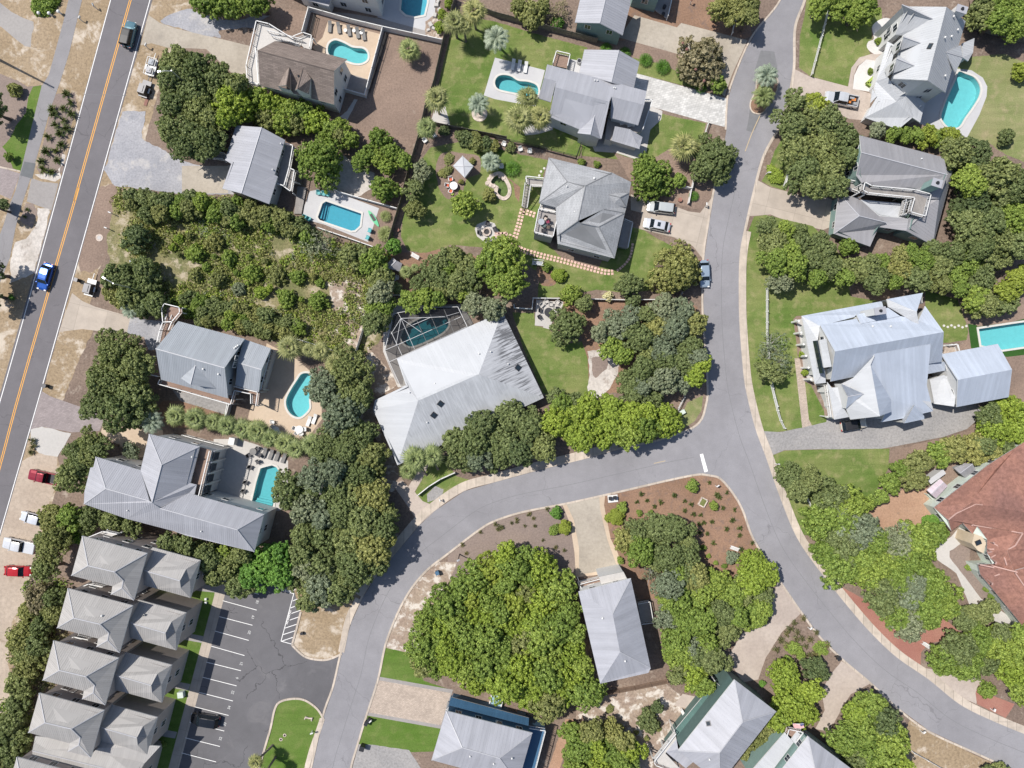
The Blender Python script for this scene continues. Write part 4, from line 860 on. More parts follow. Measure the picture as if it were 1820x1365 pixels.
# main road
EL = [(213,-60),(196,0),(99,350),(3,690),(-98,1030),(-180,1300)]; ER = [(288,-60),(271,0),(173,345),(79,682),(1,952),(-38,1090),(-110,1340)]
patch('verge', 'verge', ER+[(-60,1500),(20,1400),(20,1290),(20,1200),(60,1000),(110,840),(90,770),(140,640),(180,560),(160,540),(175,480),(220,400),(235,340),(255,260),(290,130),(345,0),(345,-80)], .2)
patch('car_park_dirt', 'dirt', T31.p('150,545 270,488 400,515 385,720 330,860 280,1040 225,1300 180,1500 80,1660 60,1950 90,2200 0,2500 -400,2500 -300,1500 0,1040'), .25)
patch('dry_verge', 'mulch', T21.p('650,0 790,-60 880,0 900,130 820,350 700,520 640,560 560,560 540,520 560,420'), .5)
patch('main_road', 'road1', EL+ER[::-1])
def line(P, w, mat='white', off=0.0, name='road_line', curve=True): return band(name, mat, P, w, off, curve=curve)
line([(199,0-8),(103,345),(10,680),(-88,1010)], .13); line([(269,0-8),(171,345),(76.5,682),(-1,952),(-30,1060)], .13)
YC = [(245,-45),(232,0),(137,340),(135,350),(40,680),(0,829),(-40,975)]
line(YC, .13, 'yellow', .15); line(YC, .13, 'yellow', -.15)
band('road_seam', 'tar', [(150,168),(225,170)], .08, curve=False)
patch('scrub_ground', 'scrubg', G0.p('205,345 300,350 420,355 520,388 600,432 680,455 690,520 680,600 640,640 560,630 470,600 380,575 300,560 250,560 200,500 190,430'), .4)
patch('sand', 'rocky', G0.p('590,490 640,500 645,560 635,620 600,590 590,540'), .5, True)
# drives east of the main road
patch('driveway', 'concold', T11.p('1030,105 1110,160 1210,195 1510,265 1780,330 1900,420 1850,620 1740,590 1600,500 1430,340 1160,330 1050,300 975,315'), .03)
patch('gravel', 'gravel', T11.p('1110,145 1200,95 1320,60 1400,100 1600,140 1794,110 1940,115 2030,140 2055,190 1990,240 1870,215 1700,190 1640,200 1520,212 1510,262 1210,190'), .25, True)
patch('gravel', 'gravel', T11.p('848,772 1010,772 980,960 1110,1030 1250,1110 1480,1170 1680,1130 1620,1345 1250,1345 900,1300 790,1290 725,1180 740,1140 790,960'), .25)
patch('driveway', 'concold', T11.p('1262,1150 1610,1150 1580,1340 1262,1342'))
patch('driveway', 'conc', T21.p('500,705 570,760 660,800 880,862 905,870 880,985 750,980 680,968 570,955 410,975')); patch('gravel', 'gravel', T21.p('905,870 1130,905 1110,1100 1030,1100 1000,1010 880,985'), .1)
patch('gravel', 'cobble', A8.p('300,1060 400,1080 1000,1220 960,1360 700,1280 400,1190'), .1)
patch('driveway', 'mauve', T31.p('290,58 350,95 450,130 620,190 730,250 690,335 500,345 290,305 215,325'))
patch('forecourt', 'concpale', T31.p('213,325 290,305 495,352 450,430 400,515 270,490 215,420'), .15)
patch('driveway', 'decktan', T31.p('730,245 960,235 1130,330 1130,500 960,520 830,440 700,345'))
patch('garden_bed', 'mulchred', A8.p('60,1330 200,1180 400,1190 700,1280 980,1370 900,1480 300,1500'), .1)
# north yards
patch('yard', 'mulch', T12.p('250,60 450,80 560,110 930,200 1370,350 1290,590 1230,760 1190,960 1080,1070 780,950 640,830 400,700 100,600 0,400 60,160'), .15)
patch('pool_deck', 'decktan', T12.p('560,140 930,240 840,560 640,520 450,330 520,260'))
patch('patio', 'concgrey', T12.p('665,500 838,552 812,655 655,620'))
patch('gravel_strip', 'concpale', T12.p('740,690 762,690 730,760 690,835 640,810 690,770'), .1)
patch('driveway', 'concgrey', T12.p('560,80 720,95 960,140 1240,215 1230,275 900,180 600,115'))
patch('pool_deck', 'deckw', T12.p('960,-200 1310,-200 1300,90 1240,215 980,145 900,120')); patch('rocky_bed', 'rocky', T12.p('1230,150 1340,80 1370,230 1345,300 1235,270'), .15)
patch('lawn', 'lawn', T12.p('1400,260 1440,180 1540,120')+T13.p('0,150 300,240 640,330 620,600 590,1080 560,1085 0,950')+T12.p('1290,860 1320,600'), .08)
patch('pool_deck', 'deckw', T12.p('1715,400')+T13.p('345,487 280,740 0,688')+T12.p('1637,662'))
patch('rock_bed', 'concpale', T12.p('1300,750 1370,740 1410,885 1270,850'), .12)
patch('patio', 'deckw', T13.p('500,405 620,430 600,520 470,480')); patch('patio', 'concpale', T13.p('190,900 300,800 400,760 400,900 300,930 210,940'), .05)
patch('yard', 'mulchred', T13.p('720,-80 1700,-80 1790,250 1650,290 1290,160 1260,190 970,110 920,275 820,300 640,290'), .2)
patch('driveway', 'concold', T13.p('965,105 1260,190 1290,160 1750,280 1640,520 1590,670 1560,640 1300,385 920,278 860,260'))
patch('yard', 'mulch', T13.p('700,290 920,280 1300,385 1400,430 1300,560 1000,430 700,350'), .12)
patch('lawn', 'lawn', T13.p('960,400 1130,440 1400,550 1390,615 1040,525 900,500'), .08)
patch('driveway', 'pavew', T13.p('940,500 1040,525 1610,685 1590,880 1470,850 1080,740 960,700'))
patch('lawn', 'lawn', T13.p('1060,770 1460,855 1430,1000 1300,1110 1150,1100 1000,1120 700,1090 600,1080 600,950 900,1000'), .1)
patch('patio', 'concpale', T13.p('1060,730 1160,770 1150,830 1075,900 1045,1070 980,1105 840,1060 690,1050 650,960 850,900'), .03)
patch('lawn', 'lawn', G0.p('735,335 745,290 765,262 830,250 905,270 975,285 965,310 960,420 1000,460 1060,482 1110,400 1142,408 1197,440 1165,470 1160,515 1120,522 1060,515 1000,527 955,532 960,485 905,450 860,440 800,435 775,448 750,450 725,445 712,420 718,380'), .12)
patch('garden_bed', 'mulch', T12.p('1330,1080 1400,1050 1470,1060 1600,1085 1610,1200 1520,1240 1490,1340 1400,1380 1340,1330 1305,1200'), .15, True)
patch('garden_bed', 'mulch', T12.p('1180,960 1300,870 1480,910 1794,985 1990,1030 1990,1060 1794,1040 1480,960 1340,950 1260,1000 1180,1100'), .2)
patch('garden_bed', 'mulchred', T13.p('60,1215 120,1250 175,1300 165,1400 140,1365 125,1270'), .1); patch('garden_bed', 'mulchred', T23.p('290,520 400,560 420,640 320,650'), .15, True)
patch('yard', 'mulch', G0.p('1090,270 1145,290 1210,255 1245,290 1275,310 1270,340 1245,375 1160,350 1130,340 1120,320'), .2)
patch('driveway', 'conc', T23.p('1000,50 1260,110 1340,140 1420,150 1490,60 1530,0 1520,20 1470,250 1440,470 1370,380 1240,320 1000,262 1015,150 940,130 940,20'))
patch('fire_pit_terrace', 'concpale', T22.p('1590,230 1655,203 1712,222 1745,290 1720,340 1650,357 1590,312 1575,262'))
patch('yard', 'mulchred', T22.p('1050,420 1180,430 1260,420 1330,400 1794,500 1794,720 960,710 900,600 1000,420'), .2)
patch('yard', 'mulchred', T23.p('260,750 1300,760 1400,800 1390,1300 1250,1400 640,1400 600,1000 470,830'), .2)
patch('patio', 'concpale', T23.p('285,752 472,765 470,800 400,900 372,955 333,952 333,935 275,930'))
patch('lawn', 'lawn', T23.p('120,838 272,842 275,930 370,955 480,1060 600,1040 640,1150 655,1350 640,1420 560,1470 400,1420 330,1400 200,1100'), .12)
patch('sand', 'sand', T23.p('640,1110 760,1090 860,1200 850,1260 790,1365 700,1450 640,1400 650,1250'), .3)
patch('burnt_ground', 'mulchgrey', T23.p('680,1150 780,1160 770,1230 700,1290 670,1240'), .2, True)
patch('leafy_drive', 'rocky', T32.p('830,-250 1060,0 880,120 870,200 1040,590 1090,700 1000,760 930,700 900,400 780,250 780,0'), .2)
patch('sand', 'sand', T12.p('520,1200 660,1080 780,1150 880,1200 870,1300 700,1400 560,1330'), .3)
patch('pool_deck', 'deckw', T22.p('432,0 480,-10 650,20 912,118 850,340 835,352 530,230 380,190 395,100'))
patch('yard', 'mulch', T22.p('600,0 1040,130 890,395 500,250 835,355 912,118'), .05)
patch('pool_deck', 'decktan', G0.p('474,610 530,640 552,660 572,690 572,745 545,782 500,772 440,745 452,700 455,690'), .05)
patch('pool_deck', 'concpale', B1.p('1180,100 1400,100 1560,150 1830,290 1830,700 1700,740 1180,600'))
patch('grove_floor', 'concpale', B3.p('150,60 780,50 870,200 330,720 260,720 140,430'))
patch('lanai_floor', 'concgrey', B3.p('165,420 250,125 300,105 740,90 850,225 330,480 300,700 255,690 180,520'))
# screened-pool lot front
patch('lawn', 'lawn', T32.p('1200,560 1370,540 1450,650 1610,690 1400,805 1300,862 1240,845 1155,770 1200,680'), .05)
patch('path', 'concpink', T32.p('1190,590 1260,565 1205,680 1158,757 1215,822 1330,868 1190,985 1140,900 1065,790 1000,700 1072,682 1115,722'))
patch('gravel', 'cobble', T32.p('1245,775 1300,715 1360,740 1340,800 1250,830'), .1)
patch('corner_lawn', 'lawnd', T33.p('1300,220 1330,140 1440,90 1430,190 1380,270 1300,325 1240,330'), .08)
# east of the side road
patch('lawn', 'lawn', T14.p('420,-60 560,-60 900,60 900,130 830,180 840,250 800,290 830,360 740,385 700,450 680,560 440,495 365,440 370,230 400,100'))
patch('driveway', 'concpink', T14.p('322,440 430,495 680,560 840,610 800,780 690,770 640,745 560,710 430,650 285,645'))
patch('garden_path', 'concpink', T14.p('682,560 702,440 755,372 830,350 905,343 900,460 868,400 800,385 740,430 715,500 712,575'))
patch('gravel_bed', 'gravelw', T14.p('840,165 930,115 1000,180 960,330 905,345 850,350 805,310 812,270 848,250'), .03, True); patch('gravel_bed', 'gravelw', T14.p('800,385 868,395 880,460 850,600 712,575 720,490 752,425'), .03)
patch('lawn', 'lawnd', T14.p('1440,370 1700,350 1860,420 1860,1060 1700,1000 1600,930 1450,890 1200,850 1180,600 1330,420'), .2)
patch('pool_deck', 'deckw', T14.p('1350,440 1480,455 1553,503 1582,560 1577,625 1530,745 1450,892 1380,870 1140,800 1180,600'))
patch('lawn', 'lawn', T14.p('262,880 205,980 160,1110 122,1172 180,1205 280,1235 320,1080 320,950'), .05)
patch('driveway', 'conc', T24.p('68,-10 60,-60')+T14.p('95,1165 180,1213 380,1262')+T24.p('500,20 590,60 570,230 520,250 300,200 180,150 60,160 40,160'))
patch('lawn', 'lawn', G0.p('1330,410 1340,385 1360,382 1445,402 1500,460 1512,527 1560,535 1570,560 1430,560 1413,572 1418,640 1475,750 1400,766 1356,770 1342,740 1327,650 1322,560 1324,490'), .03)
patch('lawn', 'lawn', T24.p('1180,640 1390,700 1430,750 1460,920 1450,960 1340,980 1180,980'), .08); patch('yard', 'mulch', T24.p('1390,700 1500,770 1820,730 2300,700 2300,1500 1600,1400 1300,1100 1450,960 1460,900'), .1)
patch('garden_bed', 'mulch', A5.p('50,290 80,260 130,260 340,860 370,1190 330,1150 300,930 150,850 90,600'), .05)
patch('turf', 'turf', B7.p('125,95 225,112 225,128 620,75 745,40 950,20 950,400 745,440 555,462 160,365')); patch('garden_path', 'pavet', A5.p('60,640 105,640 155,860 190,1190 225,1260 130,1270 100,1000'))
patch('stone_drive', 'cobble', T34.p('92,312 240,320 380,292 540,255 560,150 1200,120 1530,140 1545,215 1450,300 1300,350 1050,400 850,436 500,430 270,437 160,482 140,475'), .04)
patch('lawn', 'lawn', T34.p('165,482 270,440 500,433 950,427 940,560 880,660 850,740 700,800 520,1000 395,985 262,740 190,600 150,500'), .04)
patch('yard', 'straw', T34.p('700,820 1000,720 1180,540 1250,760 1350,960 1250,1050 1000,1100 700,1000'), .2)
patch('yard', 'mulch', T34.p('950,440 1300,360 1560,280 1820,120 1900,500 1500,900 1200,740 1180,540 940,600'), .2)
patch('garden_path', 'concpale', A6.p('285,600 350,650 350,720 190,800 190,840 415,1140 560,1230 690,1310 723,1400 560,1330 330,1180 240,960 100,860 60,780 200,700'), .06)
patch('garden_bed', 'mulchgrey', A6.p('350,690 190,805 190,845 415,1135 560,1230 520,1100 330,880'), .05)
patch('red_gravel_bed', 'redgravel', T44.p('610,85 800,190 1300,300 1430,420 1200,470 1155,525 1150,622 985,522 860,405 700,235'), .05)
patch('verge_path', 'concpink', T44.p('1150,622 1310,650 1550,700 1510,860 1380,800 1200,685'), .06); patch('red_gravel_bed', 'redgravel', T44.p('1525,735 1600,800 1760,860 1700,950 1620,910 1515,860 1505,790'), .05)
patch('verge', 'verge', T44.p('1000,1100 1085,955 1300,1080 1480,1180 1720,1290 1900,1400 1000,1400'), .15)
patch('driveway', 'concpink', T44.p('240,45 380,268 250,400 150,560 100,700 0,720 -100,560 0,400 180,330 200,130'), .06); patch('driveway', 'concpink', T44.p('640,580 835,722 700,795 650,870 560,1040 470,1020 530,900 510,780 560,680'), .06)
# corner garden between the side roads
patch('garden_bed', 'mulchgrey', T33.p('-330,1200 -150,1040 0,958 460,850 530,970 560,1180 560,1500 -300,1500'), .08)
patch('garden_bed', 'mulchred', T33.p('740,760 1240,655 1450,635 1560,665 1650,770 1720,880 1790,1040 1920,1300 1900,1500 1000,1500 850,1290 780,1100 730,880'), .03)
patch('driveway_edge', 'decktan', T33.p('465,842 765,768 755,850 800,1080 850,1180 885,1310 560,1350 550,1180 520,980'), .03); patch('driveway', 'concold', T33.p('492,838 722,780 728,880 778,1090 852,1290 580,1330 583,1150 545,950'), .02)
patch('verge', 'rocky', T42.p('1300,-60 1450,-60 1350,200 1250,570 1150,580 955,535 975,440 1085,200 1220,10'), .2)
patch('lawn', 'lawng', T42.p('955,530 1150,575 1220,760 1400,820 1400,850 1320,810 893,730'), .04)
patch('driveway_edge', 'concgrey', T42.p('893,728 1425,822 1340,1095 822,1000')); patch('driveway', 'pavet', T42.p('888,752 1410,845 1340,1068 832,978'))
patch('lawn', 'lawng', T42.p('825,1000 1340,1092 1290,1250 1130,1255 840,1203 770,1203')); patch('gravel', 'cobble', T42.p('770,1200 840,1200 1120,1240 1290,1500 690,1500'), .08)
patch('sandy_ground', 'rocky', T43.p('600,800 900,820 1185,780 1290,870 1400,890 1230,1110 1100,1300 1100,1450 500,1450 560,1000'), .2); patch('garden_path', 'straw', B6.p('1720,440 1830,440 1640,1080 1500,1080'), .08)
patch('patio', 'concpink', T43.p('1300,850 1390,870 1360,960 1240,930'))
# car park
patch('car_park', 'lot', T41.p('1480,60 1600,60')+[(420,1020),(470,1035),(560,1050),(545,1090),(519,1143),(545,1168),(607,1164),(594,1220),(576,1272),(560,1300),(505,1360),(460,1440),(290,1440),(317,1365),(399,1061)])
patch('verge', 'verge', T42.p('300,60 520,60 800,100 730,340 650,570 570,607 500,612 400,590 318,515 310,480 365,280'), .03)
patch('lawn', 'lawng', T42.p('525,1020 480,950 400,895 320,883 230,903 190,955 160,1090 110,1260 70,1450 400,1450 450,1200 500,1110'))
patch('building_lawn', 'lawng', T41.p('1100,60 1560,60 1485,170 1170,1365 1100,1600 500,1600 700,1000'))
patch('sidewalk', 'conc', T41.p('1500,30 1590,60 1555,180 1240,1365 1190,1560 1110,1560 1168,1365 1486,170'))
for k in range(4):
    x, y = -92*k, 330*k*1.005; patch('sidewalk', 'concgrey', T41.p(f'{1380+x},{85+y} {1520+x},{110+y} {1510+x},{150+y} {1360+x},{135+y}') if k == 0 else T41.p(f'{1400+x},{100+y} {1505+x},{120+y} {1490+x},{165+y} {1290+x},{130+y}'))
PL = [((1640,120),(1794,160)),((1545,205),(1780,270)),((1520,315),(1750,375)),((1490,415),(1725,480)),((1465,520),(1695,585)),((1430,630),(1670,690)),((1405,735),(1640,795)),((1380,840),(1615,900)),((1350,940),(1585,1000)),((1315,1048),(1555,1108)),((1285,1155),(1525,1215)),((1260,1260),(1498,1322)),((1235,1370),(1470,1430))]
for a, b in PL: band('parking_line', 'white', [T41(*a), T41(*b)], .11, curve=False)
hz = [(C2(200,255),C2(515,345)),(C2(510,340),C2(288,1165)),(C2(288,1165),C2(470,1215)),(C2(490,468),C2(570,435)),(C2(455,590),C2(600,530)),(C2(470,685),C2(625,630)),(C2(440,800),C2(595,745)),(C2(360,938),C2(560,872)),(C2(325,1052),C2(530,985)),(C2(300,1165),C2(495,1098)),(C2(455,325),C2(540,260)),(C2(390,248),C2(490,172)),(C2(570,330),C2(720,275))]
for a, b in hz: band('parking_line', 'white', [a, b], .12, curve=False)
TZ = .004*NZ[0]+.008
for i, (t, p) in enumerate(zip(('18','19','20','21','6','22','34','33','32'), ('1785,215','1755,320','1730,425','1675,640','1645,740','1615,840','1590,945','1560,1060','1530,1160'))):
    w = W(*T41(*map(float, p.split(',')))); tag(text('parking_number', t, (w.x, w.y, TZ), .66, math.radians(72), 'numw'), kind='structure')
w = W(*C2(425,750)); tag(text('no_parking_lettering', 'NO PARKING', (w.x, w.y, TZ), .42, math.radians(-105+180), 'white'), kind='structure'); w = W(*C2(365,275)); tag(text('no_parking_lettering', 'NO PARKING', (w.x, w.y, TZ), .36, math.radians(-17), 'white'), kind='structure')
# side roads
EAST = G0.p('1440,-60 1428,0 1411,49 1409,121 1400,176 1386,220 1356,275 1338,340 1322,410 1315,450 1313,500 1314,571 1319,640 1325,690 1342,760 1361,812 1386,883 1416,955 1457,1015 1512,1084 1553,1130 1595,1169 1650,1207 1705,1251 1760,1279 1830,1308 1960,1360')
WESTN = G0.p('1400,-60 1388,0 1345,55 1325,90 1303,144 1294,177 1291,231 1283,280 1270,340 1260,400 1252,455 1250,540 1255,620 1259,680 1257,718 1239,757 1175,783 1100,799 1039,816 957,836 880,857 825,873 773,908 745,934 700,988 665,1030 645,1062 625,1105 607,1164 594,1220 576,1272 555,1365 535,1450')
SOUTHB = G0.p('1259,843 1239,842 1188,852 1111,870 1008,893 931,908 880,924 850,941 799,980 753,1017 717,1066 686,1138 671,1205 650,1271 632,1330 622,1365 605,1450')
SW = G0.p('1259,843 1280,849 1303,875 1321,906 1339,955 1369,1005 1389,1035 1424,1086 1457,1130 1496,1169 1548,1213 1595,1257 1650,1298 1732,1336 1792,1364 1900,1420')
patch('side_road', 'road2', EAST+SW[::-1][:-1]+SOUTHB+WESTN[::-1])
patch('road_repair', 'tar', G0.p('1341,125 1352,90 1376,92 1381,118 1378,150 1340,150')); patch('road_repair', 'tar', G0.p('1333,190 1352,208 1342,232 1328,228')); patch('road_repair', 'tar', G0.p('1333,203 1350,210 1336,235 1326,232'))
band('road_seam', 'tar', EAST[7:], .07, off=-3.1); band('road_seam', 'tar', SOUTHB[1:], .07, off=-3.0)
band('faded_road_line', 'faded', [T14(110,750), T14(60,860), T14(15,980)], .12); band('faded_road_line', 'faded', [T33(1100,560), T33(1180,542)], .1)
patch('stop_line', 'white', T33.p('1418,497 1440,492 1475,615 1450,622'))
def kerbs(P, w, off, h=.12, name='kerb', mat='kerb', **k): return band(name, mat, P, w, off, h=h, **k)
kerbs(EAST, .45, .2, .06)
band('sidewalk', 'kerb', EAST[8:], 1.0, .8, h=.09); kerbs(SW, .35, -.15, .1); kerbs(SOUTHB, .35, .15, .1)
band('sidewalk', 'kerb', WESTN[17:27], 1.35, -.9, h=.07); kerbs(WESTN[7:], .35, -.2, .1); kerbs(WESTN[:7], .3, -.15, .1)
kerbs(T42.p('318,505 318,520 400,592 500,614 570,608 655,572'), .35, 0, .12); kerbs(T42.p('370,280 340,400 312,500'), .35, 0, .12, curve=False); kerbs(T42.p('528,1022 480,950 400,895 320,883 230,903 190,955 160,1090 110,1260 60,1450'), .35, 0, .12)
band('sidewalk', 'kerb', T42.p('520,1020 490,1110 445,1240 410,1370'), .9, 0, h=.08); band('sidewalk', 'kerb', T42.p('770,190 700,330 650,560'), 1.1, 0, h=.08)
isl = T14.p('82,585 95,500 150,470 215,500 225,570 190,640 135,725 95,738 58,720 48,670')
patch('island_bed', 'mulchred', isl, 0, True); kerbs(isl, .22, 0, .13, closed=True)
patch('kerb_edge', 'kerb', T11.p('-20,1150 0,1152 142,1183 140,1192 0,1164 -20,1160'))
# stepping stones
def stones(name, pts, two=True, s=.42, sp=.62, off=.28):
    L = [Vector((W(*p).x, W(*p).y, 0)) for p in pts]; L = smooth_open(L, 12); mb = MB(); acc = 0; k = 0
    for i in range(len(L)-1):
        a, b = L[i], L[i+1]; t = (b-a); dl = t.length; rz = math.atan2(t.y, t.x); nn = Vector((-t.y, t.x, 0)).normalized()
        while acc < dl:
            p = a+t*(acc/max(dl,1e-6))
            for sg in ((-1, 1) if two else (0,)): q = p+nn*off*sg; mb.box((q.x, q.y, .05), (s, s, .09), rz+R0.uniform(-.08,.08))
            acc += sp
        acc -= dl
    return tag(mb.build(name, M['stone']), kind='structure')
ST = stones('stepping_stone_path', [T23(5,300), T23(100,315), T23(165,395), T23(300,440), T23(480,485), T23(640,530), T23(760,560), T23(830,560)])
stones('stepping_stone_path', [T23(190,130), T23(165,230), T23(125,360)]); stones('stepping_stone_path', [T23(200,140), T23(275,165)]); stones('stepping_stone_path', [T23(850,548), T23(905,500), T23(940,440), T23(955,350)], False, .4, .55); stones('stepping_stone_path', [T22(1740,305), T22(1794,300)], True)
for zz, l in ((T24, '1300,870 1325,878 1348,868 1370,880 1395,870 1420,880 1445,872'), (T13, '340,1168 318,1190 306,1218')):
    for q in l.split(): a = [float(v) for v in q.split(',')]; w = W(*zz(*a)); mb = MB(); mb.cyl((w.x, w.y, 0), .22, .1, 10); tag(mb.build('stepping_stone', M['coping']), kind='structure')
# pools
pool('kidney pool in the tan deck behind the brown shingled house', o1); pool('deep blue pool at the top edge beside the tall white house', o2, 'plaster2', steps=None)
pool('small kidney pool in the white deck beside the palm trees', o3, 'plaster', 'watert'); pool('rectangular pool with clipped corners beside the green paddleboard', o4, 'plaster2', 'watert', steps=((573.0,358.6),(566.5,388),.35))
pool('dark teal pool under the screened enclosure', o5, 'plasterd', 'watert'); pool('curved pool with round steps in the tan patio beside the grove', o6, steps=None)
pool('bright blue pool behind the large building with stacked balconies', o7, 'plaster', 'watert', steps=(B1(1530,655),B1(1690,690),.4)); pool('large free-form pool beside the white steep-roofed house', o8)
pool('long rectangular pool in artificial turf at the right edge', o9); pool('garden pond rimmed with pale rocks beside the stone path', opd, 'silt', 'pondw', .7, 'rock', .6, 'garden_pond', None, 'pond')

# ================================================================ houses
# brown shingled house
h = house('shingled_house', 'two-storey house with brown shingled roof and two front gable dormers beside the kidney pool', [
 (T12, 'a:190,285,4.9 b:690,410,4.9 c:600,492,9.0 d:600,725,4.9 e:85,590,4.9 f:70,350,9.0', 'abcf fcde', 'abcdef'),
 (T12, 'b:295,440,8.0 f:268,590,8.0 l:212,598,6.5 r:300,622,6.5', 'bfl brf', 'lfr', {'ov': .15, 'z0': 4.9, 'win': False}),
 (T12, 'b:385,465,8.3 f:345,618,8.3 l:330,624,6.6 r:425,655,6.6 q:440,545,7.7', 'bfl bqrf', 'lfrq', {'ov': .1, 'z0': 5, 'win': False})],
 'shbrown', 'wwhite', ribs=0, capm='roof')
deck(h, T12, [(75,165),(160,185),(330,290),(190,285),(70,350),(90,600),(15,580),(5,470)], 3.0, 'concpale', [0,1,4,5,6,7])
deck(h, T12, [(330,270),(395,245),(455,265),(440,345),(390,330)], 2.0, 'concpale', [0,1,2]); stair(h, T12, (150,230), (180,265), (385,290), (365,325), 3.0, 2.0, 14, 'concpale')
roofbox(h, T12, 340,505, 8.4, .3,.3, 0, 'vent', .2)
house('tall_white_house', 'tall white house cut by the top edge beside the deep blue pool', [
 (C1, 'a:20,-20,8.6 b:560,95,8.6 c:1110,215,8.6 d:1190,-330,8.6 e:120,-520,8.6 m:600,-210,10.5 n:700,-420,10.5', 'abcd ade', 'abcde', {'ground': 1}),
 (C1, 'a:560,170,3.0 b:600,60,3.0 c:250,-20,3.0 d:215,70,3.0', 'abcd', 'abcd', {'ground': 1})], 'metal', 'wwhite', maxwin=16)
# blue grey gabled cottage by the gravel drive
h = house('metal_roofed_cottage', 'grey metal gabled cottage between the gravel drive and the rectangular pool', [
 (A7, 'a:300,175,4.2 b:645,200,6.1 e:370,1090,6.1 f:115,1025,4.1 g:235,690,4.1 h:150,640,3.9 c:960,370,4.4 i:820,840,4.4 j:862,862,4.2 d:745,1235,4.2', 'abefgh bcijde', 'abcijdefgh')],
 'metal', 'wgrey')
deck(h, A7, [(962,430),(1090,470),(1040,760),(970,1010),(830,960),(870,860)], 2.4, 'concgrey', [0,1,2,3]); deck(h, A7, [(1040,770),(1110,800),(1060,1080),(970,1020)], 2.2, 'woodgrey', [0,1,2]); stair(h, A7, (1110,800), (1095,950), (1200,830), (1180,980), 2.2, .1, 8, 'woodgrey')
deck(h, A7, [(-120,530),(170,570),(150,650),(-100,620)], .9, 'concgrey', [0,2]); deck(h, A7, [(1130,990),(1250,1010),(1180,1365),(1080,1365)], .3, 'woodgrey')
vent(h, A7, 900,415, 4.9); vent(h, A7, 790,765, 4.9)
# grey metal house with garage wing
h = house('winged_metal_house', 'large grey metal-roofed house with white walls and garage wing beside the white drive', [
 (A1, 'a:185,310,5.4 b:1190,580,5.4 c:1165,720,7.1 d:835,637,7.1 e:815,690,7.7 f:265,540,7.7 g:275,480,7.1 h:150,450,7.1', 'abcdefgh', ''),
 (A1, 'f:265,540,7.7 e:815,690,7.7 d:735,1060,4.9 c:205,840,4.9', 'fedc', 'fedc'),
 (A1, 'a:835,637,7.1 b:1165,720,7.1 c:1105,925,5.2 d:826,850,5.2', 'abcd', 'abcd', {'win': False}),
 (A1, 'a:185,310,5.4 b:1190,580,5.4 c:1165,720,6.2 d:150,450,6.2', 'abcd', 'abcd', {'roof': 'metal', 'caps': False, 'ribs': 0, 'ov': .5}) ,
 (A1, 'a:150,450,7.1 b:275,480,7.1 c:222,692,5.2 d:95,652,5.2', 'abcd', ''),
 (A1, 'a:665,820,6.3 f:620,1020,6.3 l:490,1005,4.8 r:727,1066,4.8 m:530,925,4.9 s:742,960,4.9', 'aflm asrf', 'mlfrs', {'ov': .3}),
 (A1, 'a:870,935,4.1 b:1020,965,4.1 c:1148,1045,3.1 d:1116,1165,3.1 e:835,1080,3.1 g:1082,1112,3.3', 'abgde bcdg', 'acde', {'ov': .5, 'win': False}),
 (A1, 'a:560,160,4.3 b:910,166,6.2 c:1118,285,4.3 d:1058,560,4.3 e:833,490,6.2 f:508,400,4.3', 'abef bcde', 'abcdef')],
 'metal', 'wwhite')
deck(h, A1, [(770,1060),(800,848),(1110,925),(1160,690),(1238,690),(1140,985),(835,1080)], 3.0, 'concgrey', [3,4], wall='wwhite')
deck(h, A1, [(275,200),(412,232),(385,350),(240,318)], .9, 'wood', [0,1,3])
for x, y in ((668,464),(695,465),(860,545),(875,550)): vent(h, A1, x, y, 6.3)
for x, y in ((935,900),(1010,920)): chair(A1, x, y, .3, 'white patio chair %s on the blue roof terrace' % ('nearest the main gable' if x < 1000 else 'at the right corner'), 'trim', None, 3.0)
# pale grey shingled hip house
h = house('hip_roofed_house', 'pale grey shingled hip-roofed house with a railed balcony beside the two white cars', [
 (A2, 'a:295,65,6.3 b:1027,240,6.6 c:1247,350,5.6 d:1192,640,5.4 e:1173,706,6.0 f:1055,1230,5.9 g:397,1060,5.9 h:390,970,6.1 i:375,640,6.1 j:178,590,6.2 p:510,345,8.3 r:720,392,9.2 s:632,797,9.2 q:872,865,8.4 t:662,822,8.8 v:705,400,8.9 w:930,662,7.6',
  'abrvp apj pvij vrshi shgfqt qfe tqew rbcdews', 'abcdefghij'),
 (A2, 'a:965,487,7.1 b:1040,430,7.1 c:1228,472,6.0 e:1192,640,5.9 f:1035,612,6.4 d:1120,525,7.3', 'abcd adef dce', '')],
 'shgrey', 'wgrey', ribs=0, capm='shgrey')
deck(h, A2, [(178,672),(402,715),(340,992),(125,940)], 4.9, 'concgrey', 'all', wall='wgrey'); deck(h, A2, [(205,605),(370,650),(360,710),(185,672)], 4.9, 'concpale', [0,3], wall='wgrey')
deck(h, A2, [(30,300),(232,322),(215,405),(95,402),(35,368)], 2.3, 'concgrey', [0,2,4]); stair(h, A2, (20,375), (85,400), (-15,640), (45,655), 2.3, .1, 14, 'concgrey')
deck(h, A2, [(1160,790),(1255,830),(1200,1115),(1095,1090)], 1.2, 'concgrey', [0,1], wall='wgrey')
vent(h, A2, 822,300, 8.3, .2); vent(h, A2, 595,688, 8.6); vent(h, A2, 505,400, 8.2)
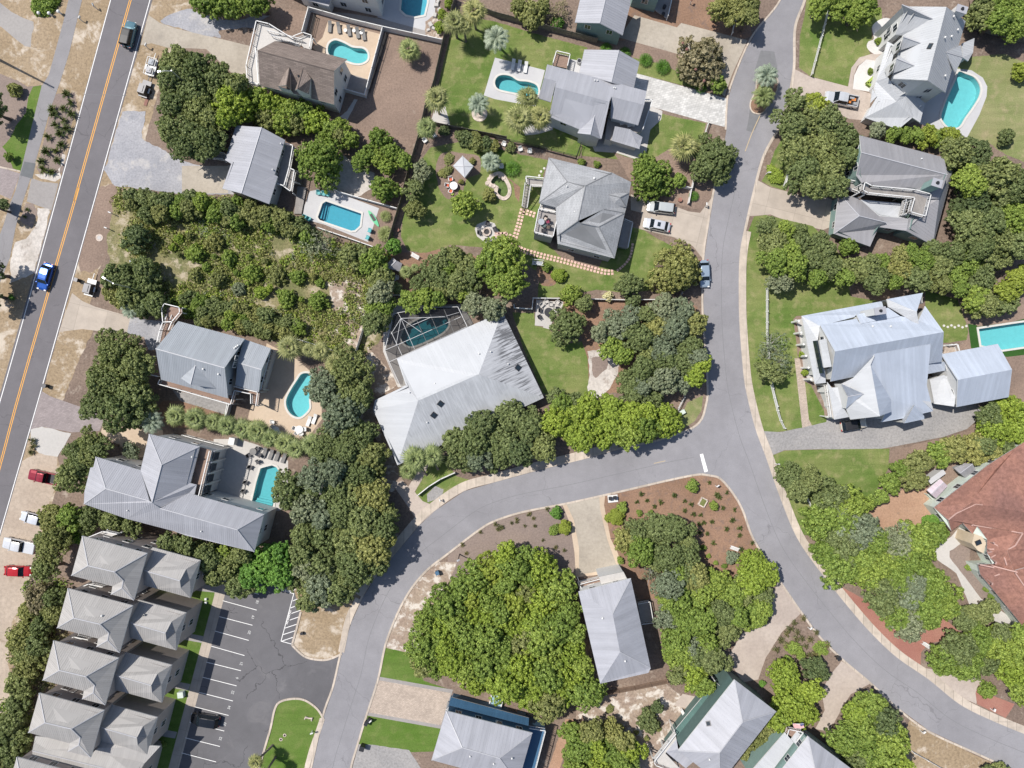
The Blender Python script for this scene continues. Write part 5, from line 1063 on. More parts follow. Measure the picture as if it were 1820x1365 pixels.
# white steep house top right
h = house('steep_white_house', 'white steep-roofed house with dormers and stepped gables beside the free-form pool', [
 (A3, 'a:548,66,5.9 b:922,70,11.0 c:730,812,11.0 d:375,795,6.4 e:480,362,6.0', 'abcde', ''),
 (A3, 'b:922,70,11.0 a:1115,215,6.2 d:910,935,6.2 c:730,812,11.0', 'badc', ''),
 (A3, 'a:1115,215,6.2 b:922,70,11.0 e:548,66,5.9 k:480,362,6.0 f:375,795,6.4 c:730,812,11.0 d:910,935,6.2', 'abcd bekfc', 'abekfcd', {'roof': 'metalw', 'caps': False, 'ribs': 0, 'ov': .35}),
 (A3, 'b:835,215,9.6 f:472,48,9.6 l:548,66,7.2 m:490,130,8.2 r:402,352,5.6 s:484,357,6.0', 'bfl fbsrm', 'lfmrs', {'ov': .2}),
 (A3, 'b:665,437,8.8 f:486,374,8.8 l:484,360,7.3 r:452,508,7.0', 'bfl brf', 'lfr', {'ov': .1, 'z0': 5}),
 (A3, 'b:597,665,8.8 f:417,592,8.8 l:440,560,7.3 r:384,738,7.0', 'bfl brf', 'lfr', {'ov': .1, 'z0': 5}),
 (A3, 'a:325,420,4.4 b:410,462,4.9 c:330,780,5.2 d:380,862,5.2 e:527,884,5.0 f:505,980,4.4 g:415,1027,4.5 h:210,822,3.4', 'abcdefgh', 'abcdefgh', {'ov': .5}),
 (A3, 'h:210,822,3.4 g:415,1027,4.5 w:215,990,3.6 v:190,890,3.2', 'hgwv', ''),
 (A3, 'g:415,1027,4.5 w:215,990,3.6 v:95,1190,2.9 u:435,1308,2.9 x:577,1190,3.2 f:505,980,4.4', 'wvuxfg', 'wvuxfg', {'ov': .5}),
 (A3, 'a:527,884,4.6 f:505,980,4.4 x:577,1190,3.2 y:655,1240,3.0 z:706,1040,3.0', 'afxyz', 'afxyz', {'ov': .5}),
 (A3, 'a:175,900,3.9 b:220,970,3.9 c:155,1042,3.3', 'abc', ''),
 (A3, 'a:920,530,8.5 b:1065,455,6.5 c:1086,580,6.3 d:1012,732,6.4', 'abc acd', 'bcda', {'win': False}),
 (A3, 'a:1078,440,3.2 b:1205,385,2.6 c:1190,530,2.6 d:1140,618,2.6 e:1086,582,3.2', 'abcde', 'abcde', {'win': False})],
 'metalw', 'wwhite', ribs=.42)
chimney(h, A3, 1075,95, 0, 9.6, 1.6,1.1, -.3); roofbox(h, A3, 710,505, 9.0, .9,.7, -.25)
for x, y in ((965,192),(1075,270),(970,370),(853,422),(945,740)): vent(h, A3, x, y, 8.5, .18)
vent(h, A3, 673,1063, 3.9)
p = W(*A3(440,480), 7.4)-h.location
for (x, y, z) in ((440,470,7.6),(372,690,7.6)):
    p = W(*A3(x, y), z)-h.location; add_window(h, (p.x-.1, p.y, p.z), -1.83, 1.3)
for (x, y, z) in ((432,215,5.4),(425,265,4.6),(340,300,3.6)): p = W(*A3(x, y), z)-h.location; add_window(h, (p.x, p.y, p.z), -1.83, 1.5)
# dark grey house with roof walk
h = house('grey_roofed_house', 'dark grey metal-roofed house with a white-railed roof walk and a square chimney', [
 (A4, 'a:420,65,5.3 b:1350,310,5.3 c:1387,500,8.0 d:1300,760,6.6 e:1150,770,5.8 f:1000,682,5.9 g:450,592,5.6 h:385,505,5.5 i:440,255,8.0', 'abci icdefgh', 'abcdefghi'),
 (A4, 'a:1375,410,5.0 b:1445,465,4.3 c:1228,1278,3.6 d:935,1118,5.0 e:960,985,5.0 f:1165,770,5.5 g:1300,760,6.2', 'abcdefg', 'abcdefg', {'ov': .5}),
 (A4, 'a:960,985,5.0 b:935,1118,5.0 c:625,1075,3.8 d:715,1030,4.0 e:630,955,3.9', 'abcde', 'abcde', {'ov': .5}),
 (A4, 'a:430,775,3.8 b:930,820,4.2 c:890,962,4.0 d:960,985,4.4 e:630,955,3.6', 'abcde', 'abcde', {'roof': 'metalw', 'ov': .2, 'win': False}),
 (A4, 'a:188,703,3.2 b:400,755,3.4 c:718,1028,4.6 g:415,955,5.6 d:620,1100,3.2 e:535,1292,3.0 f:135,1150,3.0', 'abcg agf gcdef', 'abcdef')],
 'metaldk', 'wteal', ribs=.42)
deck(h, A4, [(445,600),(520,640),(1000,684),(1168,732),(1108,972),(945,925),(990,768),(480,716),(425,690)], 5.9, 'woodgrey', 'all', posts=True, bal=.35)
chimney(h, A4, 1272,592, 4, 9.4, 1.5,1.2, -.3, 'wteal'); vent(h, A4, 1106,323, 6.8); deck(h, A4, [(280,575),(400,600),(385,705),(270,665)], 2.6, 'concgrey', 'all')
stair(h, A4, (950,800),(900,790),(900,960),(860,950), 5.9, 4.2, 8, 'concpale')
# big pale blue metal house on the right
h = house('porch_fronted_house', 'large pale blue metal-roofed house with white porches beside the grey stone drive', [
 (A5, 'a:425,580,10.2 b:1402,405,10.2 c:1235,172,6.4 d:1175,300,7.6 e:1015,262,7.2 f:652,333,7.2 g:618,285,6.6 h:290,342,6.6', 'abcdefgh', ''),
 (A5, 'a:425,580,10.2 b:1402,405,10.2 c:1385,672,5.6 d:1260,692,5.6 e:780,770,5.9 f:385,850,5.6', 'abcdef', ''),
 (A5, 'a:290,342,6.3 g:425,580,10.2 f:385,850,5.4 d:1385,672,5.4 b:1402,405,10.2 c:1235,172,6.2', 'agbc gfdb', 'agfdbc', {'caps': False, 'ribs': 0, 'ov': .35}),
 (A5, 'a:125,260,3.6 b:845,128,3.6 c:862,190,4.4 d:615,250,5.0 e:600,270,5.0 f:290,352,5.0', 'abcdef', ''),
 (A5, 'a:618,248,6.2 b:900,186,6.4 c:1010,262,7.3 d:655,332,7.3', 'abcd', 'abcd', {'roof': 'metalbl'}),
 (A5, 'a:125,260,3.6 f:290,352,5.0 g:270,480,5.0 h:300,705,5.0 i:335,748,5.0 j:245,872,3.6 k:342,862,4.2', 'afghij jik', 'afghij', {'roof': 'metalw', 'ov': .9, 'win': False}),
 (A5, 'a:285,478,7.6 b:345,465,8.6 c:395,715,8.6 d:326,726,7.6', 'abcd', 'abcd', {'roof': 'metalw', 'ov': .1, 'z0': 4.8}),
 (A5, 'a:780,600,8.8 b:1285,515,8.8 c:1250,885,5.9 d:1308,1115,4.3 e:1030,1182,4.3 f:840,1215,4.3 g:928,1015,5.9 i:745,700,8.2', 'abcdefgi', 'cdefg'),
 (A5, 'r:782,618,9.0 a:745,702,8.9 b:828,1162,8.9 c:566,1192,5.3 d:522,1085,5.6 e:545,985,6.5 f:480,872,5.6 g:590,820,7.0', 'rabcdefg', '', {'roof': 'metalw'}),  # sunlight painted in: west slopes white, the other slopes pale blue
 (A5, 'a:745,702,8.9 b:828,1162,8.9 c:932,1122,6.6 d:928,1012,6.7', 'abcd', ''),
 (A5, 'a:745,702,8.9 g:590,820,6.6 f:522,870,5.6 c:566,1192,5.2 b:828,1162,8.8 e:932,1122,6.5 d:928,1012,6.5', 'agfcb abed', 'agfcbed', {'roof': 'metalw', 'caps': False, 'ribs': 0}),
 (A5, 'b:682,960,7.9 f:540,985,7.9 l:480,870,6.4 r:523,1092,6.2', 'bfl', '', {'roof': 'metalw'}), (A5, 'b:682,960,7.9 f:540,985,7.9 r:523,1092,6.2 l:480,870,6.4', 'brf bfl', 'lfr', {'ov': .1, 'z0': 4}),  # dormer: sun side painted white, far side pale blue
 (A5, 'a:355,855,4.6 b:395,905,4.6 c:465,900,5.0 d:490,1065,5.0 e:552,1168,4.6 f:420,1192,3.6', 'abcdef', 'abcdef', {'roof': 'metalw', 'ov': .8}),
 (A5, 'a:890,110,6.4 b:1215,52,6.4 c:1160,222,9.0', 'abc', ''), (A5, 'a:890,110,6.4 c:1160,222,9.0 d:1178,342,8.2 e:905,180,6.4', 'acde', '', {'roof': 'metalw'}), (A5, 'b:1215,52,6.4 e:1236,175,6.4 d:1178,342,8.2 c:1160,222,9.0 a:890,110,6.4', 'bedc abc', 'abe', {'ribs': 0, 'caps': False}),  # hip: its sunward west slope is painted white as lit
 (A5, 'b:1138,1060,6.0 l:1033,1190,4.2 f:1045,1226,5.9', 'blf', '', {'roof': 'metalw'}), (A5, 'b:1138,1060,6.0 f:1045,1226,5.9 r:1227,1188,4.4 s:1226,1160,4.5', 'bfrs', ''), (A5, 'b:1138,1060,5.9 l:1033,1190,4.0 f:1045,1226,5.8 r:1227,1188,4.3', 'blf bfr', 'lfr', {'ribs': 0, 'caps': False, 'ov': .2}),  # small gable: sunlight put into the white of its west slope
 (A5, 'a:1070,898,5.9 b:1250,885,5.4 c:1308,1112,4.6', 'abc', '', {'roof': 'metalw'}),
 (A5, 'a:1392,672,4.6 b:1450,672,4.2 c:1458,742,4.0 d:1258,782,4.6 e:1262,690,5.2', 'abcde', 'abcde')],
 'metalbl', 'wwhite', maxwin=26)
chimney(h, A5, 830,215, 5, 9.6, 1.7,1.1, .15, 'wwhite'); vent(h, A5, 785,350, 8.7, .18); vent(h, A5, 935,352, 8.7, .18)
for i in range(6):
    p = W(*A5(100+i*22, 305+i*105), 2.9)-h.location; q = W(*A5(145+i*22, 310+i*105), 3.1)-h.location; mb = MB(); mb.tube([(p.x,p.y,0),(p.x,p.y,2.9)], .2, 10); mb.build('porch_column', M['trim'], h)
deck(h, A5, [(80,295),(140,285),(262,850),(180,848)], .6, 'concpale', []); deck(h, A5, [(325,880),(370,890),(420,1180),(365,1165)], 3.2, 'concpale', [3])
p = W(*A5(290,640), 6.4)-h.location; mb = MB(); mb.box((p.x-.25, p.y+.2, p.z), (.25, 5.6, 1.3), .2); mb.build('window', M['glass'], h)
deck(h, A5, [(1420,525),(1495,518),(1517,600),(1400,610)], 3.0, 'pavet', [0,1]); deck(h, T24, [(1310,1000),(1360,990),(1378,1040),(1300,1050)], 2.9, 'pavet', [0,1])
h = house('metal_garage', 'pale blue metal-roofed garage joined to a white lean-to by the long rectangular pool', [
 (B7, 'a:-170,432,4.6 b:455,318,4.6 c:612,602,7.4 d:15,715,7.4', 'abcd', ''), (B7, 'd:15,715,7.4 c:612,602,7.4 e:575,905,4.4 f:0,1015,4.4', 'dcef', ''),
 (B7, 'a:-170,432,4.5 b:455,318,4.5 c:612,602,7.3 d:15,715,7.3 e:575,905,4.3 f:0,1015,4.3', 'abcd dcef', 'abcefd', {'ribs': 0, 'caps': False}),
 (T34, 'a:1222,0,3.0 b:1300,-5,3.8 c:1305,145,3.8 d:1240,137,3.0', 'abcd', '', {'roof': 'metalw'}), (T34, 'a:1210,-20,3.1 b:1300,-50,4.0 c:1390,-10,4.4 d:1368,155,4.4 e:1240,137,3.1', 'abcde', 'abcde', {'roof': 'metalw', 'ov': .2, 'win': False})],
 'metalbl', 'wwhite', ribs=.42)
# grey blue house with decks, left
h = house('gabled_beach_house', 'blue-grey metal gabled house with wooden decks and white rails beside the scrub', [
 (A8, 'a:370,265,5.4 b:1138,470,5.4 c:905,805,9.0 d:945,1157,5.4 e:170,940,5.4 f:108,583,9.0', 'abcf fcde', 'abcdef'),
 (A8, 'b:570,765,8.3 f:510,997,8.2 l:400,925,6.3 r:802,1042,6.3', 'bfl brf', 'lfr', {'ov': .2, 'z0': 5}),
 (A8, 'a:1128,472,4.5 b:1442,580,4.5 c:1332,825,6.1 d:1300,1086,4.4 e:1030,1008,4.4 f:1055,745,6.1', 'abcf fcde', 'abcdef', {'wall': 'wwhite'})],
 'metalgb', 'wgrey', ribs=.3)
deck(h, A8, [(240,70),(412,112),(418,170),(330,275),(225,282),(212,130)], 3.4, 'wood', 'all'); deck(h, A8, [(225,282),(330,275),(290,370),(190,375)], 3.4, 'wood', [1,3]); deck(h, A8, [(190,375),(270,390),(215,520),(158,510)], 3.4, 'wood', [3])
stair(h, A8, (255,250), (310,250), (290,150), (340,160), 3.4, 1.6, 8); deck(h, A8, [(190,945),(1035,1170),(1000,1225),(168,990)], 3.1, 'wood', [2,3]); deck(h, A8, [(120,670),(160,680),(165,905),(65,882)], 3.1, 'wood', [2,3])
deck(h, A8, [(950,1150),(1040,1020),(1310,1085),(1290,1240),(1232,1215),(1232,1105),(1045,1065),(1000,1222)], 3.1, 'wood', [1,2,4,5,6]); deck(h, A8, [(1440,595),(1465,610),(1345,1060),(1305,1045)], 3.0, 'wood', [0,1,2,3])
for x, y, z in ((680,820,7.6),(870,880,7.0),(1030,560,7.0),(1050,545,6.8),(1010,575,7.2)): vent(h, A8, x, y, z, .18)
for x, y in ((1040,705),(1025,762)): p = W(*A8(x, y), 6.6)-h.location; add_window(h, (p.x, p.y, p.z), 1.32, 1.1)
# large apartment building with balconies
h = house('balconied_building', 'large pale grey metal-roofed building with stacked balconies above the bright blue pool', [
 (B1, 'a:615,55,7.6 b:1057,165,7.6 c:975,485,7.6 d:1030,500,7.4 e:1012,582,7.4 f:962,575,7.5 g:710,704,9.8 s:640,655,10.6 t:540,375,7.6 r:725,325,10.8', 'abr arst rbcdefgs', 'abcdefst'),
 (B1, 'a:150,255,7.6 t:540,372,7.6 s:618,640,10.4 w:236,533,10.3 c:45,668,7.6 d:420,797,7.6 u:640,655,10.6 n:50,560,7.6 m:102,350,7.6 k:128,345,7.6', 'atsw awcnmk wsudc' , 'atudcnmk'),
 (B1, 'u:640,655,10.6 d:420,797,7.6 m:832,905,7.6 p:845,870,7.7 q:935,892,7.7 z:935,942,7.6 x:1535,1087,7.6 y:1385,892,10.1 g:712,706,10.0 w:1620,757,7.6 f:962,573,7.6', 'udmzxyg gfwy ywx', 'fwxzmdug')],
 'metal', 'wwhite', ribs=.35, maxwin=26)
deck(h, B1, [(1040,165),(1165,200),(1070,592),(1015,580),(1030,500),(975,485)], 6.4, 'wood', [1], wall='wwhite')
for i in range(4):
    p = W(*B1(1205-i*24, 248+i*96), 4.6)-h.location; mb = MB(); mb.box((0,0,0), (.12, 1.25, 1.9)); mb.build('window', M['glass'], h, loc=(p.x+.1, p.y, 4.9), rz=-.24)  # open bay drawn as a pane, its shade put into dark glass
    mb = MB(); mb.box((0,0,0), (.25, .22, 5.8)); mb.build('balcony_post', M['trim'], h, loc=(p.x+.2, p.y+.95, 3.2), rz=-.24)
    for k in (-.35,.35): p2 = W(*B1(1262-i*12 if i < 3 else 1225, 300+i*45), 2.0)-h.location
vent(h, B1, 990,257, 8.4, .16); vent(h, B1, 420,727, 9.0); vent(h, B1, 1065,910, 9.0)
# row of taupe condominium houses
def condo(dx, dy, label, wall='wtaupe'):
    h = house('condominium_house', label, [
     (B2, 'a:175,600,10.3 b:830,775,10.3 w:235,900,12.8 e:500,962,13.0 c:65,1000,10.3 s:590,1050,11.8 j:480,1108,10.3 d:697,1250,10.3', 'abew awc cwesj ebds', 'abdjc', {'wdir': (.22, .97, 0)}),
     (B2, 's:590,1050,11.8 t:577,1125,11.4 u:465,1190,10.2 v:480,1108,10.3 d:697,1250,10.3', 'stuv tud sdt', 'vud', {'win': False}),
     (B2, 'a:885,715,7.2 b:1370,847,7.2 r:1162,1052,9.4 l:840,960,9.4 m:772,928,9.1 p:812,800,8.0 d:1270,1227,7.2 c:920,1130,7.2 q:795,1100,7.2 g:1225,935,8.6 k:1170,1125,8.6', 'abgrlmp lrkdc lcqm', 'abdcqmp', {'wall': wall, 'wdir': (.97, -.25, 0)}),
     (B2, 'g:1225,935,8.6 b:1370,847,7.2 d:1270,1227,7.2 k:1170,1125,8.6 n:1265,1045,7.95', 'gbdkn', ''), (B2, 'r:1162,1052,9.4 g:1225,935,8.55 n:1262,1045,7.9 k:1170,1125,8.55', 'rgnk', '', {'roof': 'metaldk', 'caps': False})],  # dutch gable: its shade is put into the colour as darker metal
     'metalwm', wall, off=(dx, dy), group='row of taupe condominium houses', ribs=.35, cat='condominium', maxwin=18)
    deck(h, B2, [(250,610),(420,540),(560,570),(380,640)], 6.2, 'concpale', [0,1], off=(dx,dy+0)); vent(h, B2, 563,853, 11.0, .18); vent(h, B2, 950,868, 8.4, .18); return h
for i, nm in enumerate(('topmost condominium of the row, below the balconied building, part under an oak', 'second condominium from the top of the row beside the car park', 'third condominium from the top of the row beside the car park', 'fourth condominium from the top, above the long pale-roofed end building')): condo(-25.5*(i-1), 93*(i-1), nm)
condo(-91, 300, 'lowest condominium of the row, cut by the bottom edge at the left')
house('long_roofed_building', 'end building with one long pale seam-metal slope, below the fourth condominium', [
 (T41, 'a:245,1145,7.4 b:1110,1215,7.2 c:1000,1335,7.2 d:960,1390,8.2 e:225,1240,8.4 f:1060,1500,7.2', 'abcde', ''), (T41, 'a:245,1145,7.3 b:700,1230,7.3 d:1000,1335,7.3 e:225,1245,8.6 f:950,1420,8.6 g:930,1600,7.3 h:200,1450,7.3', 'abdfe efgh', 'abdgh')], 'metalwm', 'wtaupe', cat='condominium', ribs=.35)
# white hip-roofed house with screened pool
h = house('low_white_roofed_house', 'low wide house with a white hip metal roof, dark mildew streaks and a screened pool', [
 (B3, 'a:1107,108,3.0 b:1442,805,3.0 r:915,615,6.2', 'abr', '', {'roof': 'metalws'}),
 (B3, 'b:1442,805,3.0 c:257,1352,3.0 q:425,830,6.2 r:915,615,6.2', 'bcqr', '', {'roof': 'metalws2'}),
 (B3, 'a:1107,108,3.0 w:915,193,3.0 v:252,490,3.0 u:326,706,3.6 t:75,825,3.0 s:60,900,3.0 c:257,1352,3.0 q:425,830,6.2 r:915,615,6.2', 'awvuqr utscq', ''),
 (B3, 'a:1107,108,2.95 b:1442,805,2.95 c:257,1352,2.95 s:60,900,2.95 t:75,825,2.95 u:326,706,3.5 v:252,490,2.95 w:915,193,2.95 q:425,830,6.1 r:915,615,6.1', 'abr bcqr awvuqr utscq', 'abcstuvw', {'ribs': 0, 'caps': False})],
 'metalw', 'wwhite', ribs=.45)
for x, y, z in ((607,853,5.3),(553,945,4.8),(1232,562,4.0)): roofbox(h, B3, x, y, z, .95,.95, .45)
for x, y, z in ((918,450,5.0),(358,762,4.4),(560,690,5.3),(500,1003,4.4),(1153,531,4.4),(1012,433,5.2)): vent(h, B3, x, y, z, .14)
# pool screen enclosure
r = thing('pool_screen_enclosure', 'white framed screened enclosure over the dark teal pool beside the white roof', 'pool enclosure', B3, 450, 300); mb = MB(); sc = MB()
def E(x, y, z): return W(*B3(x, y), z)-r.location
lo = [E(155,420,2.6), E(225,130,2.6), E(262,118,2.6), E(500,75,2.6), E(745,70,2.6), E(822,232,3.0)]; EV = [E(190,515,2.9), E(285,718,2.8), E(326,706,3.3), E(252,490,3.0)]
hi = [E(285,163,4.0), E(525,155,4.0), E(780,150,3.9), E(250,385,3.6)]
for i in range(5): mb.bar(lo[i], lo[i+1], .09); mb.bar(lo[i], (lo[i].x, lo[i].y, 0), .07)
for a, b in ((hi[0],hi[1]),(hi[1],E(640,150,4.0)),(hi[0],lo[2]),(hi[0],E(205,290,2.7)),(hi[0],E(245,385,3.2)),(lo[0],EV[0]),(EV[0],EV[1]),(lo[0],E(255,378,3.4)),(E(205,290,2.7),E(420,200,3.9)),(E(420,200,3.9),E(525,155,4.0)),(hi[0],E(450,275,3.6)),
    (E(255,378,3.4),E(770,150,3.5)),(EV[0],E(815,232,3.0)),(E(380,105,2.7),E(500,370,3.1)),(E(500,80,2.6),E(605,325,3.1)),(E(628,78,2.6),E(712,275,3.0)),(hi[0],E(395,412,3.1)),(E(205,270,2.7),E(295,465,3.0)),(E(650,145,3.9),E(755,115,2.8)),(E(232,600,2.8),E(280,575,3.0)),(E(262,668,2.8),E(312,655,3.1)),(EV[1],EV[2])): mb.bar(a, b, .065)
for p in (EV[0], EV[1]): mb.bar(p, (p.x, p.y, 0), .07)
mb.build('frame', M['cage'], r)
n = NT('screen mesh'); n.n.remove(n.b); tr = n.n.new('ShaderNodeBsdfTransparent'); df = n.n.new('ShaderNodeBsdfDiffuse'); df.inputs[0].default_value = (.02,.02,.022,1); ms = n.n.new('ShaderNodeMixShader'); ms.inputs[0].default_value = .48
n.l(tr.outputs[0], ms.inputs[1]); n.l(df.outputs[0], ms.inputs[2]); n.l(ms.outputs[0], n.out.inputs[0]); M['screen'] = n.mat
top = [lo[0], E(205,290,2.7), hi[0], hi[1], E(640,150,4.0), lo[5], EV[0]]
sc.face([lo[0], E(205,290,2.7), hi[0], E(395,412,3.1), EV[0]]); sc.face([hi[0], hi[1], E(605,325,3.1), E(395,412,3.1)]); sc.face([hi[1], E(650,145,3.9), E(815,232,3.0), E(605,325,3.1)]); sc.face([hi[0], lo[2], lo[3], hi[1]]); sc.face([hi[1], lo[3], lo[4], E(650,145,3.9)]); sc.face([E(650,145,3.9), lo[4], lo[5]]); sc.face([E(205,290,2.7), lo[1], lo[2], hi[0]]); sc.face([EV[0], EV[3], EV[2], EV[1]])
for i in range(5): a, b = lo[i], lo[i+1]; sc.face([a, b, (b.x,b.y,0), (a.x,a.y,0)])
sc.build('screen', M['screen'], r)
# red tiled villa
h = house('tiled_villa', 'large villa with a red clay tile roof and pale mint walls at the right edge', [
 (A6, 'a:80,490,4.0 b:460,190,4.0 c:690,45,4.0 d:1100,-220,4.0 e:1100,590,7.4 r:345,455,7.0 f:180,578,5.0', 'abcderf', ''),
 (A6, 'r:345,455,7.0 e:1100,590,7.4 g:1100,760,5.0 h:697,668,5.9 i:390,622,4.4 j:355,680,3.9 k:285,600,4.0 l:205,657,3.9 f:180,578,5.0', 'reghijklf', ''),
 (A6, 'i:390,622,4.6 h:697,668,6.0 m:605,795,5.6 n:515,893,3.9 o:458,815,3.9 p:460,720,4.0', 'ihmnop', ''), (A6, 'h:697,668,6.0 g:1100,740,6.0 q:1100,820,4.8 s:648,942,5.0 m:605,795,5.6', 'hgqsm', ''), (A6, 'm:605,795,5.6 s:648,942,5.6 t:395,897,4.0 n:515,893,3.9', 'mstn', ''),
 (A6, 't:395,897,4.0 s:648,942,5.6 v:1100,1500,6.4 w:1100,1850,3.9 x:695,1312,3.9 y:490,1062,3.9 z:410,965,3.9', 'tsvwxyz', ''), (A6, 's:648,942,5.6 q:1100,820,4.8 g:1300,900,5 v:1100,1500,6.4', 'sqgv', ''),
 (A6, 'a:80,490,4 b:460,190,4 c:690,45,4 d:1100,-220,4 w:1100,1850,3.9 x:695,1312,3.9 y:490,1062,3.9 z:410,965,3.9 t:395,897,4.0 n:500,893,3.9 o:458,815,3.9 p:460,720,4.0 j:360,680,3.9 k:285,600,4.0 l:205,657,3.9', 'abcdwxyztnopjkl', 'abcdwxyztnopjkl', {'roof': 'wmint', 'ribs': 0, 'caps': False, 'flat': 1})],
 'tile', 'wmint', ribs=0, capm='tilecap')
mb = MB()
for a, b in (((180,577),(345,455)),((345,455),(723,505)),((390,625),(697,668)),((697,668),(660,760)),((660,760),(605,795)),((697,668),(723,650)),((605,795),(515,893)),((605,795),(460,810)),((605,795),(500,737)),((605,795),(607,905)),((405,897),(648,942)),((648,942),(723,885)),((648,942),(723,1050)),((490,1040),(577,975)),((375,628),(465,550))):
    P_ = [W(*A6(*q), 5.8)-h.location for q in (a, b)]; P_ = [Vector((p.x, p.y, ontop(h, p)[0]+.05)) for p in P_]
    for k in range(8): q = [P_[0].lerp(P_[1], t/8) for t in (k, k+1)]; q = [Vector((p.x, p.y, ontop(h, p)[0]+.04)) for p in q]; mb.bar(q[0], q[1], .2, .12)
mb.build('ridge_tiles', M['tilecap'], h)
mb = MB(); q = [W(*A6(x, y), 4.6)-h.location for x, y in ((375,680),(430,700),(458,745),(440,820),(400,800),(355,750))]; mb.prism([(p.x, p.y) for p in q], 0, 4.4); mb.build('entrance_tower', M['wsand'], h); p = W(*A6(395,740), 4.5)-h.location; roofbox(h, A6, 395, 740, 4.5, 1.0, .8, .4, 'window')
# grey hip house bottom centre
h = house('grey_hip_house', 'narrow grey hip metal-roofed house at the end of the curved drive', [
 (T43, 'a:577,142,6.9 b:940,50,6.9 c:1078,672,6.9 d:1062,705,6.8 e:728,780,6.9 r:815,295,9.6 s:866,560,9.6', 'abr rbcs scde' , 'abcde'), (T43, 'e:728,780,6.9 a:577,142,6.9 r:815,295,9.6 s:866,560,9.6', 'ears', '')],
 'metallt', 'wwhite', ribs=.6)
deck(h, T43, [(583,80),(728,42),(735,92),(600,130)], 3.4, 'wood', [0,3]); deck(h, T43, [(720,40),(890,5),(912,50),(735,92)], 5.2, 'concpale', [], wall='wwhite'); deck(h, T43, [(985,215),(1065,200),(1090,345),(1010,355)], .5, 'concgrey', [0,1,2])
vent(h, T43, 742,320, 8.3, .18); vent(h, T43, 902,625, 8.7, .18)
# green sided house
h = house('green_sided_house', 'grey hip metal-roofed house with dark green siding at the bottom edge', [
 (B4, 'n:1132,203,7.6 e:1670,615,7.6 s:945,1540,7.6 w:402,1120,7.6 r:1235,750,10.4 q:935,1148,10.4', 'ner resq qsw nrqw', 'nesw', {'win': False}),
 (B4, 'a:350,868,3.0 b:888,222,3.0 c:985,318,4.4 d:430,1000,4.4', 'abcd', 'abcd', {'roof': 'greenroof', 'ribs': .45, 'win': False, 'ov': .6}),
 (B4, 'a:380,975,4.4 b:245,1140,4.2 c:500,1350,4.2 d:700,1180,4.4 w:402,1100,4.6', 'abcdw', 'abcd', {'roof': 'metallt'})],
 'metallt', 'wgreen', ribs=.6)
deck(h, B4, [(355,868),(380,975),(245,1140),(240,1160),(420,1347),(300,1347),(95,1270),(75,1225)], 4.0, 'concpale', [5,6,7]); deck(h, B4, [(880,225),(960,295),(1085,175),(1130,205),(995,340)], 4.2, 'concpale', [2]); roofbox(h, B4, 685,583, 3.2, .8,.8, .9, 'window'); vent(h, B4, 803,1226, 9.0, .16)
h = house('white_decked_house', 'grey metal-roofed house with pale side roof and a flag, right of the green sided house', [
 (B5, 'n:872,350,7.2 e:1900,1120,7.2 s:1300,1900,7.2 w:250,1150,7.2 r:1010,970,9.8 q:800,1300,9.8', 'ner resq qsw nrqw', 'nesw'),
 (B5, 'a:500,290,5.2 b:640,450,5.4 c:300,900,5.4 d:100,1150,5.4 e:-120,1000,5.2', 'abcde', 'abcde', {'roof': 'metalw', 'win': False}), (B5, 'a:640,450,5.5 b:700,500,5.5 c:820,400,5.4 f:700,270,5.2 e:600,400,5.3', 'abcfe', '', {'roof': 'metalw'})],
 'metallt', 'wteal', ribs=.6)
deck(h, B5, [(530,190),(760,240),(650,380),(500,290)], 4.8, 'wood', [0,1,3]); stair(h, B5, (780,330),(820,370),(660,470),(710,520), 5.2, 5.0, 5, 'concpale')
r = thing('flag', 'striped red and white flag with a blue corner on the deck at the bottom edge', 'flag', B5, 715, 190, .35, h=5.6); p = W(*B5(715,190), 5.6); r.location = (p.x, p.y, 4.8)
mb = MB(); mb.bar((-.6,.3,.1), (1.0,.3,1.2), .05); mb.build('flag_pole', M['trim'], r)
n = NT('flag cloth'); uvn = n.n.new('ShaderNodeTexCoord').outputs['Object']; s = n.n.new('ShaderNodeSeparateXYZ'); n.l(uvn, s.inputs[0]); st = n.math('GREATER_THAN', n.math('FRACT', n.math('MULTIPLY', s.outputs[1], 5.2)), .5); col = n.mix(st, (.5,.04,.06), (.7,.7,.68)); cn = n.math('MULTIPLY', n.math('GREATER_THAN', s.outputs[0], .45), n.math('GREATER_THAN', s.outputs[1], -.25)); M['flag'] = n.fin(n.mix(cn, col, (.03,.05,.18)), .9)
mb = MB()
for i in range(8):
    x0, x1 = -.55+i*.19, -.55+(i+1)*.19; f = lambda x: .12*math.sin(x*5)+.35+.55*x
    mb.face([(x0,-.7,f(x0)-.15),(x1,-.7,f(x1)-.15),(x1,.28,f(x1)),(x0,.28,f(x0))])
mb.build('cloth', M['flag'], r)
